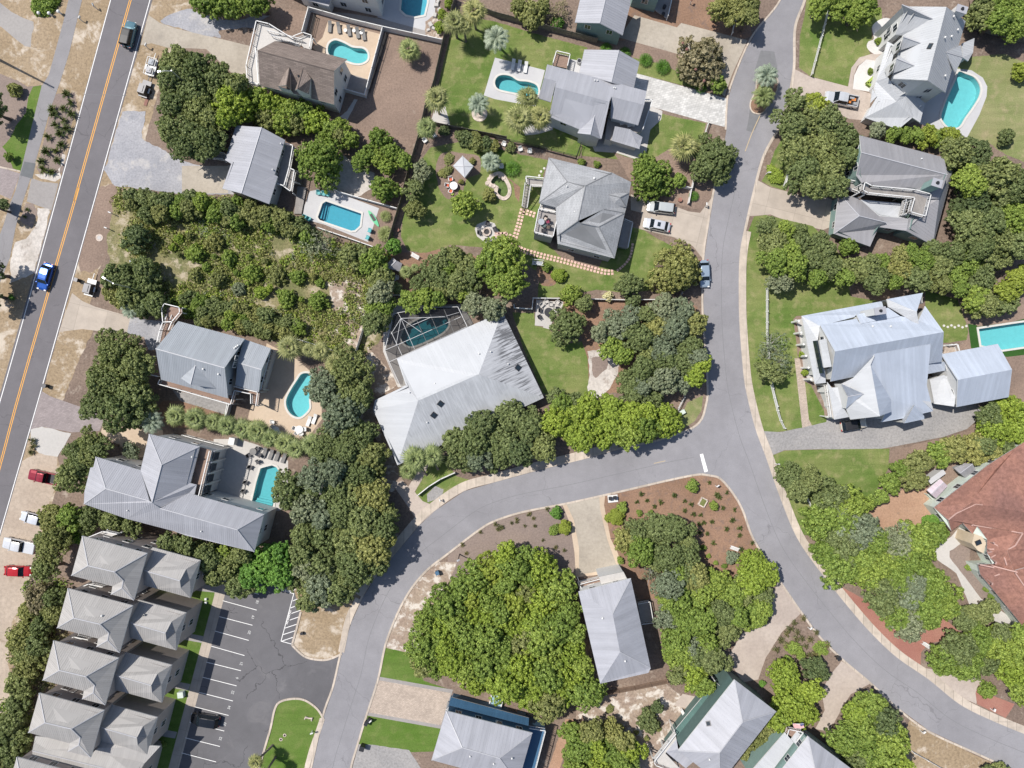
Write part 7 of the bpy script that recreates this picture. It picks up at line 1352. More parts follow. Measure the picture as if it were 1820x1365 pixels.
shrub(T44, '330,510,50 510,510,55 300,580,35 380,540,35', GR, 'low leafy shrub in the bed between the beige drives', 'shrubs between the beige drives', h=1.2); shrub(T44, '128,728,24', FO, 'small round green shrub beside the green sided house'); shrub(T44, '1580,118,22 1615,162,26', GR, 'clipped round shrub along the villa wall', 'clipped shrubs along the villa wall', kind='topiary'); shrub(A6, '333,920,26', GR, 'clipped round shrub in the villa courtyard corner', kind='topiary')
shrub(T34, '1215,905,60', FO, 'oval clipped green shrub beside the straw-covered yard', kind='topiary', h=2); shrub(T14, '885,265,28', GR, 'round green shrub in the upper white gravel bed', kind='topiary'); shrub(T14, '828,460,20', GR, 'small round shrub in the lower white gravel bed', kind='topiary')
mb = MB(); 
for a, b in (((840,505),(795,545)),((795,545),(830,570))):
    p, q = W(*T14(*a)), W(*T14(*b)); mb.bar(p+Vector((0,0,.3)), q+Vector((0,0,.3)), .45, .6)
tag(mb.build('low_hedge', M['l_green']), 'low angular clipped hedge in the lower white gravel bed', 'hedge')
shrub(T14, '200,1130,60 240,1170,28', 'l_lime', 'low bright shrub on the kerbside lawn by the mailbox', 'bright shrubs by the mailbox', h=.9); shrub(A2, '850,140,45 680,118,50', GR, 'small green shrub above the pale grey hip roof', 'small shrubs above the hip roof'); shrub(T12, '1390,20,35 1350,100,38 1335,190,45', 'l_lime', 'bright shrub in the rocky bed beside the blue pool', 'bright shrubs in the rocky bed', h=1.4)
shrub(T12, '1365,910,40', DK, 'dark round shrub beside the two white garden chairs'); shrub(T13, '110,1020,38', OAK, 'dark round shrub along the wooden fence, left of two white chairs'); shrub(T22, '1670,30,50', OL, 'low olive shrub at the left rim of the garden pond'); shrub(T12, '1400,1100,40 1350,1200,35 1390,1180,35 1560,1120,25 1480,1260,20', OL, 'loose border plant around the canopy shed', 'border plants around the canopy shed', h=.8)
shrub(T23, '780,730,38', 'flower', 'pale yellow flowering shrub over the low white fence', h=1.4); shrub(T43, '800,960,30 1050,1160,20 980,1120,18 1130,1090,24', OL, 'low shrub on the pale sandy ground', 'low shrubs on the sandy ground', h=.7); shrub(T41, '1130,1200,22', GR, 'small shrub beside the condominium walkway')
shrub(A5, '120,605,30 150,765,32', 'l_lime', 'bright potted shrub in front of the white porch', 'bright shrubs before the white porch', h=1.1); shrub(T31, '600,1000,70 520,1060,60', FO, 'glossy dark-leaved shrub at the top left of the condominium row', 'glossy shrubs above the condominiums', h=3.2)
# hedge top left with its mass
undergrowth('clipped_hedge', 'dense dark green hedge block at the top edge left of the bike path', C7, [(785,-300),(1600,-300),(1520,0),(1440,260),(1290,300),(1080,318),(880,318),(795,250)], 900, [GR], 21, .26, 1.3, (.5,.8), 'hedge', None)
trees(C8, 'broad', DK, 2.5, 'dark green hedge shrub at the left edge above the tree shadow', '30,700,55', name='bush', cat='bush'); trees(T11, 'broad', OL, 2, 'spiky shrub in the left edge bed', '95,620,45', name='bush', cat='bush'); trees(T11, 'broad', GR, 1.6, 'small dark shrub at the lower corner of the left lawn', '60,1090,32', name='bush', cat='bush')
trees(T11, 'oak', DK, 7, 'tree at the left edge casting a shadow over the small lawn', '-60,760,110', name='live_oak'); trees(T21, 'oak', DK, 7, 'tree at the left edge below the concrete crossing', '-80,560,120 -90,720,110 -60,100,60', 'trees at the left edge', name='live_oak'); shrub(T21, '78,735,22', FO, 'small bright shrub on the left verge')
# palms
palm(T12, 1725,265, 92, 5.2, 'feather', 'p_blue', 'large blue-grey palm beside the white pool deck', base=(1735,320)); palm(T12, 1600,720, 75, 3.8, 'feather', 'p_blue', 'blue-grey palm in a round pale bed on the lawn', base=(1610,790))
mb = MB(); w = W(*T12(1608,790)); mb.cyl((w.x, w.y, 0), 1.4, .14, 20); tag(mb.build('round_bed', M['rock']), 'round pale stone bed under the blue-grey palm', 'planting bed')
palm(T12, 1310,680, 85, 6, 'fan', 'p_yel', 'yellowish fan palm at the lower left corner of the pool lawn', base=(1330,790)); palm(T12, 1240,880, 70, 4.5, 'fan', 'p_green', 'fan palm at the fence corner above two white chairs')
palms(T12, '1435,150,80 1570,80,85 1500,180,55', 'fan', 'p_yel', 5.5, 'yellowish fan palm beside the rocky bed at the top', 'fan palms at the top beside the rocky bed'); palm(T12, 1120,345, 75, 3, 'fan', 'p_green', 'dark fan palm alone on the brown mulch yard', base=(1140,385))
palms(T13, '165,820,95 310,810,80 225,670,75', 'fan', 'p_yel', 6, 'yellowish fan palm between the kidney pool and the winged house', 'fan palms left of the winged house'); palm(T13, 1310,1010, 95, 4.2, 'fan', 'p_yel', 'fan palm on the lawn left of the dark roadside oak')
palms(T12, '1685,1120,70', 'feather', 'p_blue', 2.6, 'arching blue-grey palm beside the canopy shed'); palm(T13, 120,1155, 58, 1.6, 'sago', 'p_sago', 'dark sago palm beside the garden pond')
for (x, y, r), l in zip(((775,320,45),(905,350,45),(1050,400,50),(1170,448,55),(1300,480,45),(1435,590,45)), ('sago palm nearest the sage green garage', 'sago palm above the garage wing ridge', 'left of two dark sago palms on the narrow lawn', 'right of two dark sago palms on the narrow lawn', 'sago palm at the left foot of the bronze flowering tree', 'sago palm below the bronze flowering tree')): palm(T13, x, y, r, 1.3, 'sago', 'p_sago', l)
palm(T14, 155,490, 80, 3.6, 'feather', 'p_blue', 'upper blue-grey palm on the road island', base=(170,520)); palm(T14, 135,620, 72, 3.0, 'feather', 'p_green', 'lower green palm on the road island'); palm(T23, 1385,25, 38, 1.2, 'sago', 'p_sago', 'sago palm beside the white mailbox by the side road')
palm(T31, 1045,270, 85, 4, 'feather', 'p_blue', 'blue-grey palm at the end of the tan drive', base=(1050,300)); palms(T31, '1215,230,70 1350,250,80 1470,270,60 1570,300,70 1680,320,70 1780,330,70', 'fan', 'p_green', 4, 'fan palm in the row above the balconied building', 'fan palms above the balconied building')
palms(T32, '60,340,75 150,390,65 250,420,70 330,460,70 440,430,75', 'fan', 'p_green', 4, 'fan palm in the hedge between the two left pools', 'fan palms between the two left pools'); palm(T21, 905,820, 65, 3.4, 'feather', 'p_blue', 'blue-grey palm at the corner of the driveway below the scrub')
palms(T22, '290,1080,85 500,1110,65 420,1100,45 600,1190,70', 'fan', 'p_yel', 4.5, 'pale fan palm above the curved pool patio', 'fan palms above the curved pool'); palm(T32, 1160,530, 85, 5.5, 'fan', 'p_green', 'tall fan palm at the lower tip of the white roof', base=(1240,640)); palm(T32, 1280,510, 75, 5, 'fan', 'p_green', 'fan palm right of the tall one at the white roof tip', base=(1320,600)); palm(T32, 1110,610, 60, 2.2, 'fan', 'p_green', 'low fan palm beside the concrete walk')
palm(C1.__class__(440,1260,11.375), 150,1080, 150, 5, 'fan', 'p_yel', 'leaning fan palm at the tip of the car park island', base=(510,730)); palm(C1.__class__(440,1260,11.375), 330,1330, 130, 5.2, 'fan', 'p_green', 'fan palm at the bottom edge of the car park island', base=(565,975))
palm(T22, 950,165, 42, 1.2, 'sago', 'p_green', 'small spiky palm right of the green paddleboard'); palm(T22, 945,285, 60, 1.8, 'sago', 'p_green', 'broad spiky palm between the pool chairs and the fence'); palms(T22, '1100,560,45 1030,670,40 1160,530,30', 'fan', 'p_green', 2, 'low fan palm around the dark garden shed', 'low fan palms around the garden shed')
# ================================================================ fences
fence('white vinyl fence round the tan pool deck of the brown shingled house', C1, [(250,385),(320,128),(760,252),(1100,332),(1740,472)], 1.6, 'vinyl', 'trim')
fence('black rail fence inside the white fence left of the tan pool deck', C1, [(325,385),(375,185)], 1.2, 'rail', 'dark'); fence('white rail fence right of the tan pool deck', T12, [(945,218),(823,680),(655,632)], 1.5, 'vinyl', 'trim')
fence('black rail fence just outside the white rail fence of the pool deck', T12, [(968,250),(872,570),(850,640)], 1.2, 'rail', 'dark')
fence('long weathered board fence between the brown yard and the green lawns', T12, [(1445,0),(1375,235),(1295,590),(1235,760),(1190,960),(1130,1160),(1075,1365)], 1.8, 'board', 'fencew'); fence('weathered board fence beside the pool chairs of the rectangular pool', T22, [(1085,20),(1030,200),(975,385)], 1.8, 'board', 'fencew')
fence('tall weathered board fence above the kidney pool lawn', T13, [(-120,70),(0,120),(700,302)], 1.9, 'board', 'fencew'); fence('dark board fence between the pool lawn and the garden with the shed', T12, [(1290,865),(1794,965)]+[], 1.5, 'board', 'fencew')
fence('dark wire fence continuing the board fence below the winged house', T13, [(0,965),(300,1030),(560,1098),(590,1010)], 1.4, 'rail', 'dark')
fence('long white rail fence on the lawn beside the pickup drive', T14, [(565,10),(540,100),(480,330),(437,493)], 1.1, 'picket', 'trim'); fence('white picket fence on the lawn of the porch-fronted house', T24, [(150,630),(150,780),(150,920),(165,1100)]+[(185,1274),(215,1330+60)], 1.1, 'picket', 'trim')
fence('lower run of the white picket fence near the stone drive', T34, [(180,20),(198,100),(218,180),(238,245),(262,294)], 1.1, 'picket', 'trim'); fence('short white picket fence under the dark oaks on the wedge lawn', T34, [(400,730),(430,790),(462,855)], 1.1, 'picket', 'trim')
fence('low white fence between the hip-roofed house and the corner grove', T23, [(262,745),(620,750),(900,758),(1100,755)], 1.2, 'vinyl', 'trim'); fence('small white corner pen at the tip of the white roof', T23, [(130,790),(132,812),(255,820),(262,745)], 1.2, 'vinyl', 'trim')
fence('short white fence above the screened pool trees', T22, [(940,722),(1040,722),(1100,728)], 1.2, 'vinyl', 'trim'); fence('short white fence above the screen frame, right part', T22, [(1420,732),(1530,732)], 1.2, 'vinyl', 'trim')
fence('grey board fence between the vacant lot and the screened pool', T22, [(808,960),(770,1080),(738,1180)], 1.6, 'board', 'trim'); fence('low grey fence along the top of the rectangular pool yard', T22, [(560,-40),(640,15),(1040,128)], 1.2, 'vinyl', 'trim'); fence('low grey fence along the bottom of the rectangular pool yard', T22, [(500,262),(700,330),(885,395)], 1.2, 'vinyl', 'trim')
fence('curved white fence above the small gravel circle by the road', T32, [(1440,620),(1340,665),(1260,715),(1185,775)], 1.1, 'vinyl', 'trim'); fence('brown board fence below the grey hip-roofed house', T43, [(740,835),(960,795),(1185,750),(1180,730)], 1.8, 'board', 'fencebr')
fence('brown board fence along the left side of the grey hip-roofed house', T43, [(553,150),(582,285)], 1.8, 'board', 'fencebr'); fence('pale board fence beside the brown path at the bottom edge', T43, [(605,1000),(560,1110),(500,1260),(455,1365)], 1.6, 'board', 'fencebr')
fence('short white fence at the left of the side road by the fan palm', T13, [(1475,852),(1450,930),(1432,990)], 1.1, 'picket', 'trim'); fence('short white fence at the kerb under the large dark roadside oak', T13, [(1385,1192),(1355,1315),(1255,1292)], 1.1, 'vinyl', 'trim'); fence('short white fence above the white cars by the sago palm', T23, [(1350,0),(1333,90)], 1.1, 'vinyl', 'trim')
fence('white curved rail fence at the road end of the corner grove', T33, [(1315,15),(1305,100),(1262,188)], 1.1, 'picket', 'trim'); fence('short white fence on the kerbside lawn by the bright shrubs', T14, [(290,1085),(280,1150),(262,1205)], 1.1, 'vinyl', 'trim'); fence('short white fence at the top edge of the weathered drive', T13, [(1690,40),(1660,140),(1635,245)], 1.1, 'picket', 'trim')
fence('low white rail fence beside the lower right road verge', T44, [(1090,1160),(1180,1210),(1275,1265)], 1.0, 'picket', 'trim'); fence('white fence behind the row of dense palms above the pool terrace', B1, [(940,60),(1120,110),(1300,155)], 1.5, 'vinyl', 'trim'); fence('low white wall left of the white pool deck by the palm hedge', T31, [(1610,140),(1585,240)], 1.4, 'vinyl', 'trim')
fence('white fence above the scrub-side patio of the curved pool', T22, [(210,985),(400,1040),(560,1090),(735,1155)], 1.3, 'picket', 'trim'); fence('dark board fence at the top right corner behind the steep white house', T14, [(1430,170),(1600,225),(1820,280)], 1.8, 'board', 'fencew'); fence('white gate fence by the drive of the blue-grey gabled house', A8, [(970,1230),(945,1360)], 1.4, 'vinyl', 'trim')
fence('brown rail fence above the navy porch roof', B6, [(700,245),(830,265),(1160,330)], 1.0, 'rail', 'fencebr')
fence('low pale wall along the mint terrace of the villa', A6, [(10,390),(80,455)], 1.0, 'vinyl', 'wmint')
# ================================================================ vehicles
def jeepx(r, x0, x1, hw, H, t0, t1):
    o = link('spare_wheel', WHEEL, r, (x0-.12, 0, .95), math.pi/2)
car(T11, 890,235, (70,-300), 'teal off-road car with a black soft top driving up the main road', 'jeep', (.10,.20,.24), 4.6, 1.9, 1.85, 'dark', extras=jeepx)
car(T21, 308,590, (-60,200), 'glossy blue hatchback driving down the main road', 'sedan', (.02,.10,.42), 4.9, 1.9, 1.5)
car(T31, 300,655, (-190,-40), 'dark red pickup truck parked with its tail under the trees', 'pickup', (.28,.02,.035), 5.4, 1.95, 1.8)
car(T31, 225,945, (-180,-50), 'white saloon with dark glass, parked between the red pickup and a white pickup', 'sedan', (.66,.67,.70), 4.6, 1.8, 1.45)
def cover(r, x0, x1, hw, H, t0, t1): q = MB(); q.box((x0+.98,0,1.15), (1.86, hw*1.86, .06)); q.build('bed_cover', carmat('paint_white', (.66,.66,.66)), r)
car(T31, 130,1130, (-220,-45), 'long white pickup truck parked in the dirt strip', 'pickup', (.67,.67,.67), 5.8, 2.0, 1.85, cname='paint_white', extras=cover)
car(T31, 118,1308, (200,8), 'bright red saloon parked lowest in the dirt strip', 'sedan', (.48,.015,.02), 4.7, 1.85, 1.5)
def tools(r, x0, x1, hw, H, t0, t1):
    q = MB(); q.box((x0+1.5,.3,.85), (.5,.4,.3)); q.box((x0+.8,-.3,.82), (.7,.5,.25)); q.build('cargo', M['orange'], r); q = MB(); q.box((x0+1.2,-.45,.9), (.8,.35,.3)); q.box((x0+.5,.4,.86), (.6,.5,.3)); q.build('tool_box', M['metal2'], r)
M['orange'] = mplain('orange plastic', (.55,.2,.05), .5)
car(T14, 640,640, (-210,-40), 'white pickup truck with orange gear in its bed on the drive', 'pickup', (.62,.63,.64), 5.9, 2.0, 1.9, extras=tools, cname='paint_white2')
car(T23, 1152,112, (-200,-25), 'pale silver estate car with roof rails, upper of the two on the drive', 'suv', (.58,.60,.58), 5.0, 1.9, 1.65)
car(T23, 1122,232, (-190,-40), 'white saloon with a dark sunroof, lower of the two on the drive', 'sedan', (.66,.67,.69), 4.8, 1.85, 1.45, extras=lambda r, x0, x1, hw, H, t0, t1: (lambda q: (q.box(((t0+t1)/2+.1,0,H+.06),(.55,.75,.03)), q.build('sunroof', M['glass'], r)))(MB()))
car(T23, 1452,570, (10,200), 'pale blue-grey car parked at the kerb half under the dense olive tree', 'sedan', (.34,.42,.5), 4.8, 1.85, 1.45)
car(T34, 720,272, (160,-28), 'car with a dark glass roof and pale body beside the porch-fronted house', 'suv', (.55,.5,.42), 4.6, 1.85, 1.55, 'dark', cname='paint_beige')
car(T41, 1420,1035, (-190,-30), 'black estate car with roof rails in the car park', 'suv', (.012,.014,.018), 5.2, 1.95, 1.75)
# trailers by the road
def trailer(z, x, y, rz, label, kind):
    r = thing('utility_trailer', label, 'trailer', z, x, y, rz, h=.8); q = MB(); q.box((0,0,.5), (3.0,1.6,.12)); q.bar((1.5,0,.5),(2.6,0,.45),.1); q.build('chassis', M['trim' if kind != 2 else 'darkm'], r)
    for s in (-1,1): o = link('wheel', WHEEL, r, (-.2, s*.9, .33)); q = MB(); q.box((-.2,s*.9,.72),(.9,.28,.06)); q.build('mudguard', M['trim'], r)
    if kind == 1:
        q = MB()
        for s in (-1,1): q.bar((-1.5,s*.78,1.1),(1.5,s*.78,1.1),.07); [q.bar((t,s*.78,.5),(t,s*.78,1.1),.06) for t in (-1.5,-.5,.5,1.5)]
        for t in (-1.5,1.5): q.bar((t,-.78,1.1),(t,.78,1.1),.07)
        q.build('rail', M['trim'], r)
        for t, m in ((.75,'metalgb'),(-.7,'deckw')): q = MB(); q.box((t,0,.85),(1.1,1.1,.6), top=.85); q.box((t,0,1.18),(.5,.5,.12)); q.build('tank', M[m], r)
    else: q = MB(); q.box((-.3,0,1.05),(2.0,1.55,.95), top=.8); q.box((-.3,0,1.55),(1.2,.6,.12)); q.build('cargo', M['darkm'], r)
trailer(T11, 1045,462, 1.3, 'white railed utility trailer with two tanks beside the thicket', 1); trailer(T11, 1000,612, 1.25, 'dark covered trailer beside the small red brick mat', 2); trailer(T21, 620,665, 1.3, 'grey and white utility trailer on the verge by the black bin', 3)
mb = MB(); p = W(*T11(1018,698)); mb.box((p.x,p.y,.06),(.55,1.9,.1), -.28); tag(mb.build('brick_mat', M['tile']), 'small red brick strip beside the dark covered trailer', 'paving')
# road and parking furniture
bin_(T21, 525,612, 1.3, 'black wheelie bin at the white edge line of the main road'); bin_(T31, 305,22, 1.3, 'black wheelie bin at the road edge above the mauve drive'); bin_(T42, 820,1060, 1.2, 'left black wheelie bin by the lawn below the paver drive'); bin_(T42, 838,1040, 1.2, 'black wheelie bin nearer the white mailbox board by the paver drive'); bin_(T42, 795,1225, 1.3, 'dark wheelie bin on the grey gravel at the bottom', 'darkm', None, 1.35); bin_(T33, 800,805, .1, 'left dark bin in the white tray by the curved drive', s=.9); bin_(T33, 832,800, .1, 'right dark bin in the white tray by the curved drive', s=.9); bin_(T44, 625,568, .5, 'black bin at the kerb beside the beige drive'); bin_(T42, 1315,15, .4, 'dark blue bin at the kerb below the lamp shadow', 'wnavy')
mb = MB(); p = W(*T33(815,803)); mb.box((p.x,p.y,.12),(1.75,1.3,.2), .1); tag(mb.build('bin_tray', M['trim']), 'white tray holding two dark bins by the curved drive', 'tray')
for zz, x, y, rz, l, m in ((T11,675,65,2,'white mailbox at the top left verge near the edge line','metalgb'),(T11,575,150,1.2,'small white mailbox between bike path and main road','trim'),(T11,1030,338,1.2,'white mailbox on the mulch above the railed trailer','trim'),(T21,780,155,-.4,'upper white marker box on the verge beside the vacant lot','trim'),(T21,752,260,-.4,'lower white marker box on the verge beside the vacant lot','trim'),(T32,1340,815,1.9,'white mailbox at the kerb below the gravel circle','trim'),(T23,1455,108,1.6,'white mailbox at the kerb right of the white cars','trim'),(T33,1525,715,.6,'white mailbox with crossed arms at the corner garden tip','trim'),(T33,430,900,1.4,'white mailbox in the loose shrub left of the curved drive','trim'),(T42,450,1105,.3,'white mailbox on the car park island','trim'),(T42,855,1025,.7,'white mailbox board behind the two black bins','trim'),(T44,420,362,.8,'white mailbox among the clumps between the beige drives','trim'),(T44,805,770,.7,'white mailbox at the tip of the bottom wedge of trees','trim'),(T44,1145,1028,.6,'white mailbox on the dry verge at the lower right','trim'),(T44,1600,888,1.2,'white mailbox on the red gravel at the lower right','trim'),(T14,150,1128,0,'white mailbox on the kerbside lawn by the bright shrubs','trim'),(T34,207,523,0,'small white mailbox on the wedge lawn by the kerb','trim'),(T23,1280,718,1,'green-grey utility box left of the parked kerb car','metalgb'),(T13,1350,30,1,'small pottery-topped post on the mulch at the top edge','tile')):
    mailbox(zz, x, y, rz, l, m)
pole(G0, 817,985, 4.4, 'street lamp at the kerb beside the dense yellow-green grove', arm=(.1,.05)); pole(G0, 350,167, 9, 'tall steel street lamp standing in the upper left oak thicket', arm=(-2.0,-.2), rad=.13, mat='metal2'); pole(G0, 254,517, 9, 'tall steel street lamp standing in the oaks by the small trailer', arm=(-1.5,.9), rad=.13, mat='metal2')
pole(G0, -14,100, 19, 'tall wooden utility pole just beyond the left edge', 'utility_pole', None, 'utility pole', .19, 'bark', False)
for i, (x, y) in enumerate(((850,285),(1080,290),(1285,250))):
    w = W(*C7(x, y), .8); mb = MB(); mb.cyl((0,0,0), .16, .55, 10, r2=.13); b = mb.build('bollard', M['trim'], None, loc=(w.x, w.y, 0)); tag(b, ('left', 'middle', 'right')[i]+' one of three white ball-topped bollards below the dark hedge', 'bollard', 'white ball bollards')
    mb = MB(); [mb.cyl((0,0,.55+.1*k), .3*math.sin(math.pi*(k+.4)/6.2), .1, 12, r2=.3*math.sin(math.pi*(k+1.4)/6.2)) for k in range(5)]; mb.build('ball', M['trim'], b, True)
for x, y, l, r_ in ((690,322,'round manhole cover ringed by pale concrete on the dry verge',.5),):
    w = W(*T21(x, y)); mb = MB(); mb.cyl((w.x,w.y,0), r_*1.3, .06, 20); o = mb.build('manhole', M['rock']); tag(o, l, 'manhole'); mb = MB(); mb.cyl((w.x,w.y,.06), r_*.7, .03, 20); mb.build('cover', M['darkm'], o)
for x, y, n_ in ((258,1137,'upper'),(232,1166,'lower')): w = W(*T42(x, y)); mb = MB(); mb.cyl((w.x,w.y,0), .3, .07, 12, m=0); mb.cyl((w.x,w.y,.07), .18, .02, 12, m=1); tag(mb.build('valve_cover', [M['rock'], M['darkm']]), n_+' of two round valve covers on the car park island', 'valve cover', 'valve covers on the island')
w = W(*T42(425,1020)); mb = MB(); mb.tube([(w.x-.7,w.y-.1,.15),(w.x-.5,w.y+.3,.25),(w.x+.1,w.y+.1,.2),(w.x+.6,w.y+.1,.2),(w.x+.5,w.y-.4,.12)], [.12,.2,.14,.2,.12], 8); tag(mb.build('driftwood', M['rock']), 'pale curved piece of driftwood on the car park island', 'driftwood')
def ubox(z, x, y, sx, sy, sz, rz, label, mat='wmint', name='utility_box', cat='utility box'):
    w = W(*z(x, y), sz); mb = MB(); mb.box((0,0,sz/2), (sx, sy, sz), 0, top=.94); o = mb.build(name, M[mat], None, loc=(w.x, w.y, 0), rz=rz); tag(o, label, cat); mb = MB(); mb.box((0,0,sz+.03), (sx*1.02, sy*1.02, .06)); mb.build('lid', M[mat], o); return o
ubox(T41, 1250,860, 1.0,1.0,.8, .1, 'pale green transformer box on the lawn beside the walkway'); ubox(T33, 1300,205, .9,.7,.7, .5, 'pale green utility box at the road end of the corner grove'); ubox(T21, 912,490, .6,.7,.5, .2, 'pale grey utility box at the left of the vacant lot', 'metalgb'); ubox(T42, 375,435, .5,.4,.6, .2, 'small dark box on the sandy patch beside the hatched bay', 'darkm'); ubox(T42, 1240,455, 1.4,1.1,.5, -.2, 'teal covered box on a pale slab at the edge of the dense grove', 'metalgb')
ubox(B1, 1335,120, 1.0,1.2,1.6, -.2, 'white service box with a dark hatch at the corner of the pool terrace', 'trim'); ubox(T41, 1425,195, .35,.35,.35, 0, 'upper small white lamp box on the top condominium lawn', 'trim'); ubox(T41, 1425,220, .35,.35,.35, 0, 'lower small white lamp box on the top condominium lawn', 'trim')
ubox(T43, 1300,980, .5,.8,.7, .5, 'small white gas tank beside the green siding', 'trim'); ubox(T13, 750,255, .9,.9,.8, -.2, 'grey air conditioning unit against the sage green garage', 'metal2', 'air_conditioner', 'air conditioner'); w = thing('air_conditioner', 'round topped air conditioner beside the garage wing', 'air conditioner', A1, 510,272, 0, h=.8); mb = MB(); mb.cyl((0,0,0), .42, .8, 14); mb.build('body', M['metal2'], w); mb = MB(); mb.cyl((0,0,.8), .32, .05, 14); mb.build('fan_grille', M['darkm'], w)
# planter and bench in the corner garden, reclining figures replaced by what they are: a bench
mb = MB(); w = W(*T33(1437,828)); [mb.box((x, y, .22), s) for x, y, s in ((-.55,0,(.2,1.5,.4)),(.55,0,(.2,1.5,.4)),(0,-.7,(1.1,.2,.4)),(0,.7,(1.1,.2,.4)))]; o = mb.build('planter_bed', M['rock'], None, loc=(w.x, w.y, 0), rz=-.5); tag(o, 'small square pink-edged planter bed in the corner garden', 'planter'); mb = MB(); mb.box((0,0,.2),(.9,1.2,.3)); mb.build('planting', M['l_olive'], o)
def bench(z, x, y, rz, label, mat='trim'):
    r = thing('garden_bench', label, 'bench', z, x, y, rz, h=.5); q = MB(); [q.box((0,k*.14-.2,.45),(1.5,.11,.04)) for k in range(4)]; q.build('seat', M[mat], r); q = MB(); [q.bar((-.75,.3+.03*k,.6+.14*k),(.75,.3+.03*k,.6+.14*k),.09,.03) for k in range(3)]; q.build('backrest', M[mat], r); q = MB(); [q.bar((s*.7,t,0),(s*.7,t,.45),.07) for s in (-1,1) for t in (-.2,.28)]; q.build('legs', M[mat], r)
bench(T33, 1660,1152, -.35, 'pale bench at the lower right of the corner garden'); bench(T22, 1160,452, -.5, 'long white bench beside the dark garden shed'); bench(T44, 1188,482, -.6, 'white bench between red gravel and straw at the right')
# garden arbor bench near path
r = thing('garden_bench', 'white slatted arbor bench with blue cushion below the stepping stone path', 'bench', T23, 295,495, -.1, h=.8); q = MB(); q.box((0,0,.45),(1.9,.7,.07)); q.build('seat', M['trim'], r); q = MB(); q.box((0,-.05,.53),(1.5,.5,.1)); q.build('cushion', M['metalgb'], r)
q = MB(); [q.bar((s*.95,t,0),(s*.95,t,1.3),.09) for s in (-1,1) for t in (-.45,.45)]; [q.bar((-1.05,t,1.32),(1.05,t,1.32),.07) for t in (-.45,.45)]; [q.bar((x*.35,-.55,1.38),(x*.35,-.2,1.38),.05) for x in range(-2,3)]; q.build('frame', M['trim'], r)
# loungers round the pools
for i, (x, y, a) in enumerate(((530,300,1.65),(625,312,1.85),(735,340,1.85),(828,365,1.85),(893,385,1.85))): lounger(C1, x, y, a-.15, ('leftmost', 'second from left', 'middle', 'second from right', 'rightmost')[i]+' of five grey loungers above the kidney pool', 'wgrey2', 'five grey loungers')
for i, (x, y) in enumerate(((690,327),(782,330),(862,352))): table(C1, x, y, .32, ('left','middle','right')[i]+' small white side table between the grey loungers', 'trim', 0, .45, 'side tables')
for i, (x, y) in enumerate(((125,455),(168,463),(212,473))): lounger(T13, x, y, 1.4, ('left','middle','right')[i]+' of three white loungers on the white deck', 'trim', 'three white loungers')
for i, (x, y) in enumerate(((1632,215),(1688,232),(1742,245),(1800,262))): lounger(B1, x, y, 1.2, ('first','second','third','fourth')[i]+' from left of the grey loungers by the palm hedge', 'wgrey2', 'grey loungers by the palm hedge')
table(B1, 1523,210, .62, 'round grey table on the white terrace by the palm hedge', 'wgrey2'); [chair(B1, x, y, a, l, 'darkm') for x, y, a, l in ((1490,240,3.6,'dark chair left of the round grey table'),(1560,185,.8,'dark chair above the round grey table'),(1580,240,-.6,'dark chair right of the round grey table'),(1560,300,.5,'dark deck chair above the bright blue pool'),(1500,350,2.6,'dark potted seat left of the bright pool tip'),(1460,485,2.4,'dark chair beside the pool coping'),(1440,560,2.2,'dark chair at the lower left of the bright pool'))]
for x, y, a, l in ((430,265,1.2,'left white lounger below the curved pool'),(468,250,1.2,'right white lounger below the curved pool')): lounger(T32, x, y, a, l, 'trim')
table(T32, 200,325, .5, 'round white table on the tan patio, left set', 'trim'); table(T32, 358,325, .7, 'round white table on the tan patio, right set', 'trim')
for x, y, a, l in ((172,275,1.6,'white chair standing apart at the upper left of the tan patio'),(180,308,2.5,'white chair left of the left patio table'),(215,345,-1,'white chair right of the left patio table'),(330,318,2.8,'white chair left of the right patio table'),(345,345,3.9,'white chair below left of the right patio table'),(395,322,0,'white chair right of the right patio table'),(372,352,-1.2,'white chair below the right patio table')): chair(T32, x, y, a, l, 'trim')
for x, y, a, l in ((490,12,1.5,'left teal chair at the top of the rectangular pool'),(525,18,1.3,'middle teal chair at the top of the rectangular pool'),(555,22,1.3,'right teal chair at the top of the rectangular pool'),(400,180,2.6,'left teal chair at the lower left of the rectangular pool'),(425,192,2.6,'right teal chair at the lower left of the rectangular pool'),(845,270,-.3,'dark green chair beside the spiky palm'),(830,320,-.4,'pale teal chair at the lower right of the pool deck')): chair(T22, x, y, a, l, 'teal')
# paddleboard
r = thing('paddleboard', 'green paddleboard with a black deck pad lying beside the rectangular pool', 'paddleboard', T22, 873,188, -1.0, h=.1); out = [(1.75*math.cos(t)*(1 if math.cos(t) > 0 else .95), .42*math.sin(t)*(1-.25*abs(math.cos(t)))) for t in [k*math.pi/12 for k in range(24)]]
q = MB(); q.prism(out, .06, .18, bottom=True); q.build('board', M['boardg'], r); q = MB(); q.prism([(-.9,-.24),(.5,-.27),(.55,.27),(-.9,.24)], .18, .195); q.build('deck_pad', M['dark'], r)
